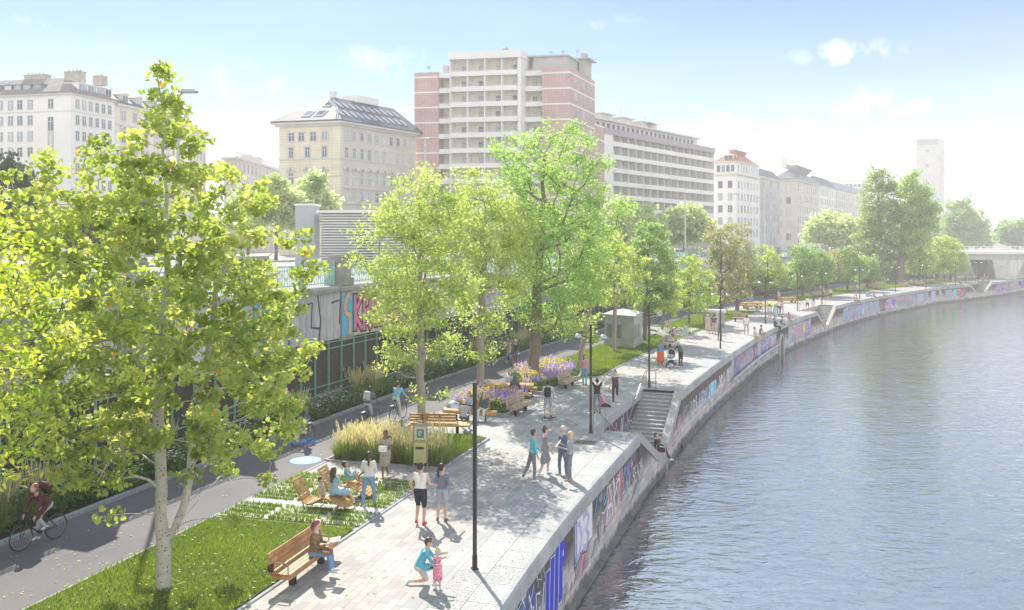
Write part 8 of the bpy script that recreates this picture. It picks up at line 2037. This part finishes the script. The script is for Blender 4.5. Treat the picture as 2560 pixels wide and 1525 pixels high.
# the nearest stretch, piece by piece
q_.blob(sE(21.0), -1.2, .9, .55, 'navy', .004, r); q_.wild(sE(19.4), -1.9, 2.2, 1.2, 'grey', 'black', .09, r); q_.done(quay)
q_.poly([(sE(18.2),-.52),(sE(19.3),-.52),(sE(19.3),-1.7),(sE(18.2),-1.7)], 'white', .004); q_.wild(sE(18.4), -1.6, .9, .9, 'red', 'white', .08, r); q_.done(quay)
for i, (dz, hh) in enumerate(((-2.75, 1.65),(-2.45,1.55),(-2.3,1.55),(-2.15,1.5))):
    y0_ = 22.75+i*.48; q_.stroke([(sE(y0_), dz), (sE(y0_)+.05, dz+hh*.5), (sE(y0_)+.12, dz+hh)], .50, 'white', .006); q_.stroke([(sE(y0_), dz), (sE(y0_)+.05, dz+hh*.5), (sE(y0_)+.12, dz+hh)], .42, 'blue', .010)
q_.blob(sE(24.45), -1.05, .30, .42, 'blue', .013, r); q_.blob(sE(24.45), -1.02, .06, .12, 'white', .016, r, 8); q_.done(quay)
q_.poly([(sE(25.7),-.52),(sE(28.0),-.52),(sE(28.0),-1.75),(sE(25.7),-1.75)], 'white', .004); q_.text('D3', sE(25.85), -1.85, 1.9, 1.15, 'lavender', 'black', .24); q_.done(quay)
q_.text('MEIN', sE(26.3), -2.1, 1.3, .26, 'pink', 'rose', .04); q_.text('EUN', sE(26.3), -2.5, 1.2, .32, 'pink', 'rose', .045); q_.done(quay)
q_.wild(sE(28.2), -1.6, 2.0, .9, 'sky', 'navy', .05, r); q_.wild(sE(28.4), -2.2, 1.6, .6, 'brown', 'grey', .03, r); q_.done(quay)
q_.text('AW', sE(29.9), -2.0, 2.3, 1.25, 'white', 'red', .16); q_.wild(sE(31.9), -1.9, .9, 1.2, 'red', 'white', .07, r); q_.done(quay)
q_.wild(sE(32.5), -1.7, 1.8, .9, 'grey', 'navy', .07, r); q_.blob(sE(33.6), -1.0, .35, .3, 'violet', .004, r); q_.done(quay)
for k in range(16):
    yk = 18.5+k*1.02; a_, c_ = r.choice([('white','navy'),('sky','white'),('lavender','white'),('white','violet'),('rose','navy'),('white','sky'),('violet','white'),('pink','white')])
    if 22.2 < yk < 25 or 25.6 < yk < 28: q_.wild(sE(yk), -2.5, .9, .5, 'grey', 'brown', .025, r); continue
    q_.S = lambda s__, z, l: SQ(s__, z, l-.003); q_.wild(sE(yk)-.2, r.uniform(-2.2,-1.7), 1.5, r.uniform(.8,1.2), a_, c_, r.uniform(.05,.10), r); q_.wild(sE(yk)+.2, -.95, .8, .35, r.choice(['white','sky','grey']), 'black', .03, r); q_.S = SQ
q_.done(quay)
q2 = Paint(lambda a, z, l: SQ2(a, z, l))
q2.text('BEACH', sE(34.0), -1.75, 1.9, .6, 'white', 'black', .07, r); q2.wild(sE(34.2), -2.35, 1.8, .5, 'white', 'navy', .05, r); q2.done(quay)
q2.wild(sE(43.6), -1.9, 1.8, .9, 'red', 'white', .08, r); q2.wild(sE(42.6), -2.5, 1.6, .6, 'white', 'red', .06, r); q2.done(quay)
q_.poly([(sE(45.9),-.52),(sE(62),-.52),(sE(62),-.95),(sE(45.9),-1.0)], 'brown', .003)
q_.wild(sE(46.0), -1.9, 2.6, 1.2, 'grey', 'green', .08, r); q_.text('TEK', sE(48.4), -1.85, 2.4, 1.15, 'white', 'navy', .12, r); q_.done(quay)
q_.text('CREW', sE(50.9), -1.85, 2.9, 1.1, 'sky', 'white', .16, r, hl='red'); q_.done(quay)
q_.blob(sE(55.2), -1.3, 1.4, .75, 'sky', .004, r); q_.text('MRY', sE(54.0), -1.9, 2.6, 1.1, 'white', 'sky', .16, r); q_.done(quay)
q_.text('SEN', sE(57.2), -1.9, 2.4, 1.15, 'white', 'rose', .17, r); q_.done(quay)
q_.poly([(sE(59.8),-.56),(sE(62.8),-.56),(sE(62.8),-1.95),(sE(59.8),-1.95)], 'grey', .004); q_.text('OENS', sE(59.9), -1.9, 2.6, 1.2, 'white', 'black', .13, r, hl='lime'); q_.done(quay)
y = 63.0; cnt_ = 0
PAL = [('white','lavender'),('grey','black'),('rose','violet'),('white','navy'),('lavender','black'),('sky','navy'),('pink','white'),('white','brown'),('grey','violet'),('cyan','white'),('lavender','white')]
SPOT = {93.5: ('lime','white'), 113.5: ('sky','red'), 134: ('violet','lavender'), 146.5: ('cyan','sky'), 158.5: ('orange','white'), 160: ('cyan','white'), 161.5: ('red','pink')}
while y < 238 and cnt_ < 74:
    w = r.uniform(1.8, 3.6)*max(1, y/95); e_ = y_at(XE, sE(y)+w)
    if not (in_notch(y) or in_notch(e_) or any(y < a < e_ for a, c in NOTCH) or (81.3 < e_ and y < 84.6)):
        a, c = r.choice(PAL); h_ = r.uniform(.9,1.35)
        if True: q_.poly([(sE(y), -.56-r.random()*.1), (sE(y)+w, -.56-r.random()*.1), (sE(y)+w, -2.0-r.random()*.5), (sE(y), -2.0-r.random()*.5)], r.choice(['brown','grey','grey','lavender','grey','violet']), .003)
        q_.wild(sE(y)+.05, -1.95-r.uniform(0,.3), w-.1, h_, a, c, r.uniform(.09,.2), r); q_.wild(sE(y)+.1, -1.5, w-.2, .8, *r.choice(PAL), r.uniform(.04,.09), r); q_.wild(sE(y)+.1, -2.4, w-.2, .7, *r.choice(PAL), r.uniform(.04,.10), r)
        if r.random() < .6: q_.wild(sE(y)+.2, -1.2, w-.4, .45, r.choice(['white','pink','sky','black','red']), r.choice(['black','white','navy']), .05, r)
        q_.done(quay); cnt_ += 1
    y = y_at(XE, sE(y)+w*r.uniform(.96,1.0))
for ys_, (a, c) in SPOT.items(): q_.blob(sE(ys_), -1.35, .75*ys_/110, .62, a, .016, r); q_.wild(sE(ys_)-.5, -1.8, 1.0, .9, c, a, .08, r, 2); q_.done(quay)
# inner wall of the first notch
M, L = STAIRF[0]; qn = Paint(lambda a, z, l: M @ Vector((a, -NW-.02+l, z)))
for a in (3.2, 5.0, 6.6): qn.wild(a, -1.75, 1.6, 1.15, r.choice(['white','sky','rose']), r.choice(['navy','violet','blue']), .12, r)
qn.done(STAIRF and [o for o in bpy.data.objects if o.name == 'river_stairs'][0])
# retaining wall boards and piers
def SB(s_, z, l): return off(XD, y_at(XD, s_), .06+l, z)
sD = lambda y: arc(XD, y); qb = Paint(SB)
i44 = min(range(len(PY)), key=lambda k: abs(PY[k]-44))
for i in range(len(PY)-1):
    a, c = sD(PY[i])+.6, sD(PY[i+1])-.6
    if i == i44: qb.text('KRINGE', a+.2, 3.45, c-a-.4, 1.7, 'pink', 'black', .30, r)
    elif i == i44-1:
        for k in range(5): qb.stroke([(a+.3+k*1.3, 3.2), (a+.45+k*1.3, 4.2), (a+.2+k*1.3, 5.4)] if k % 2 else [(a+.2+k*1.3, 5.0), (a+1.0+k*1.3, 5.1), (a+.9+k*1.3, 3.9), (a+1.6+k*1.3,3.8)], .12, 'brown', .008)
    else:
        for k in range(2): qb.wild(a+.2+k*3, 3.5, 2.7, 1.5, *r.choice([('white','brown'),('grey','brown'),('rose','black'),('lavender','violet'),('peach','brown'),('grey','white')]), r.uniform(.08,.2), r)
    qb.done(rw)
for i, y in enumerate(PY):
    if y > 150: break
    p, t, n = frame(XD, y); qp = Paint(lambda a, z, l: p + t*a + n*(.155+l) + Vector((0,0,z)))
    for zc in (.7, 1.5, 2.3): qp.blob(0, zc+.2, .42, .32, r.choice(['sky','lavender','white','cyan','black','rose']), .004+zc*.001, r); qp.wild(-.4, zc-.15, .8, .6, r.choice(['white','sky','violet','peach']), 'black', .06, r, 2)
    if i == i44 or i == i44-1:
        qp.poly([(-.52,3.2),(.52,3.2),(.52,5.45),(-.52,5.45)], 'sky', .003); fig = [(.15,5.3),(-.12,5.1),(-.2,4.6),(-.1,4.35),(.2,4.25),(.3,3.9),(.25,3.3)]
        qp.stroke(fig, .40, 'black', .006); qp.stroke(fig, .33, 'peach', .010); qp.stroke([(.4,5.0),(.42,4.5),(.45,3.4)], .16, 'cyan', .012)
    qp.done(rw)
# marks on the bridge
qg = Paint(lambda a, z, l: Vector((a-150, 191.2-196-l, z))); qg.wild(114.5, 4.55, 5, .85, 'white', 'black', .08, r); qg.wild(121, 4.5, 8, .95, 'white', 'black', .07, r); qg.wild(106, 4.6, 4.5, .8, 'grey', 'white', .05, r); qg.done(br)
qg = Paint(lambda a, z, l: Vector((a-150, 208-196-l, z))); 
for k in range(5): qg.wild(106+4*k, .6, 3.4, 2.2, 'grey', 'white', .06, r)
qg.done(br)
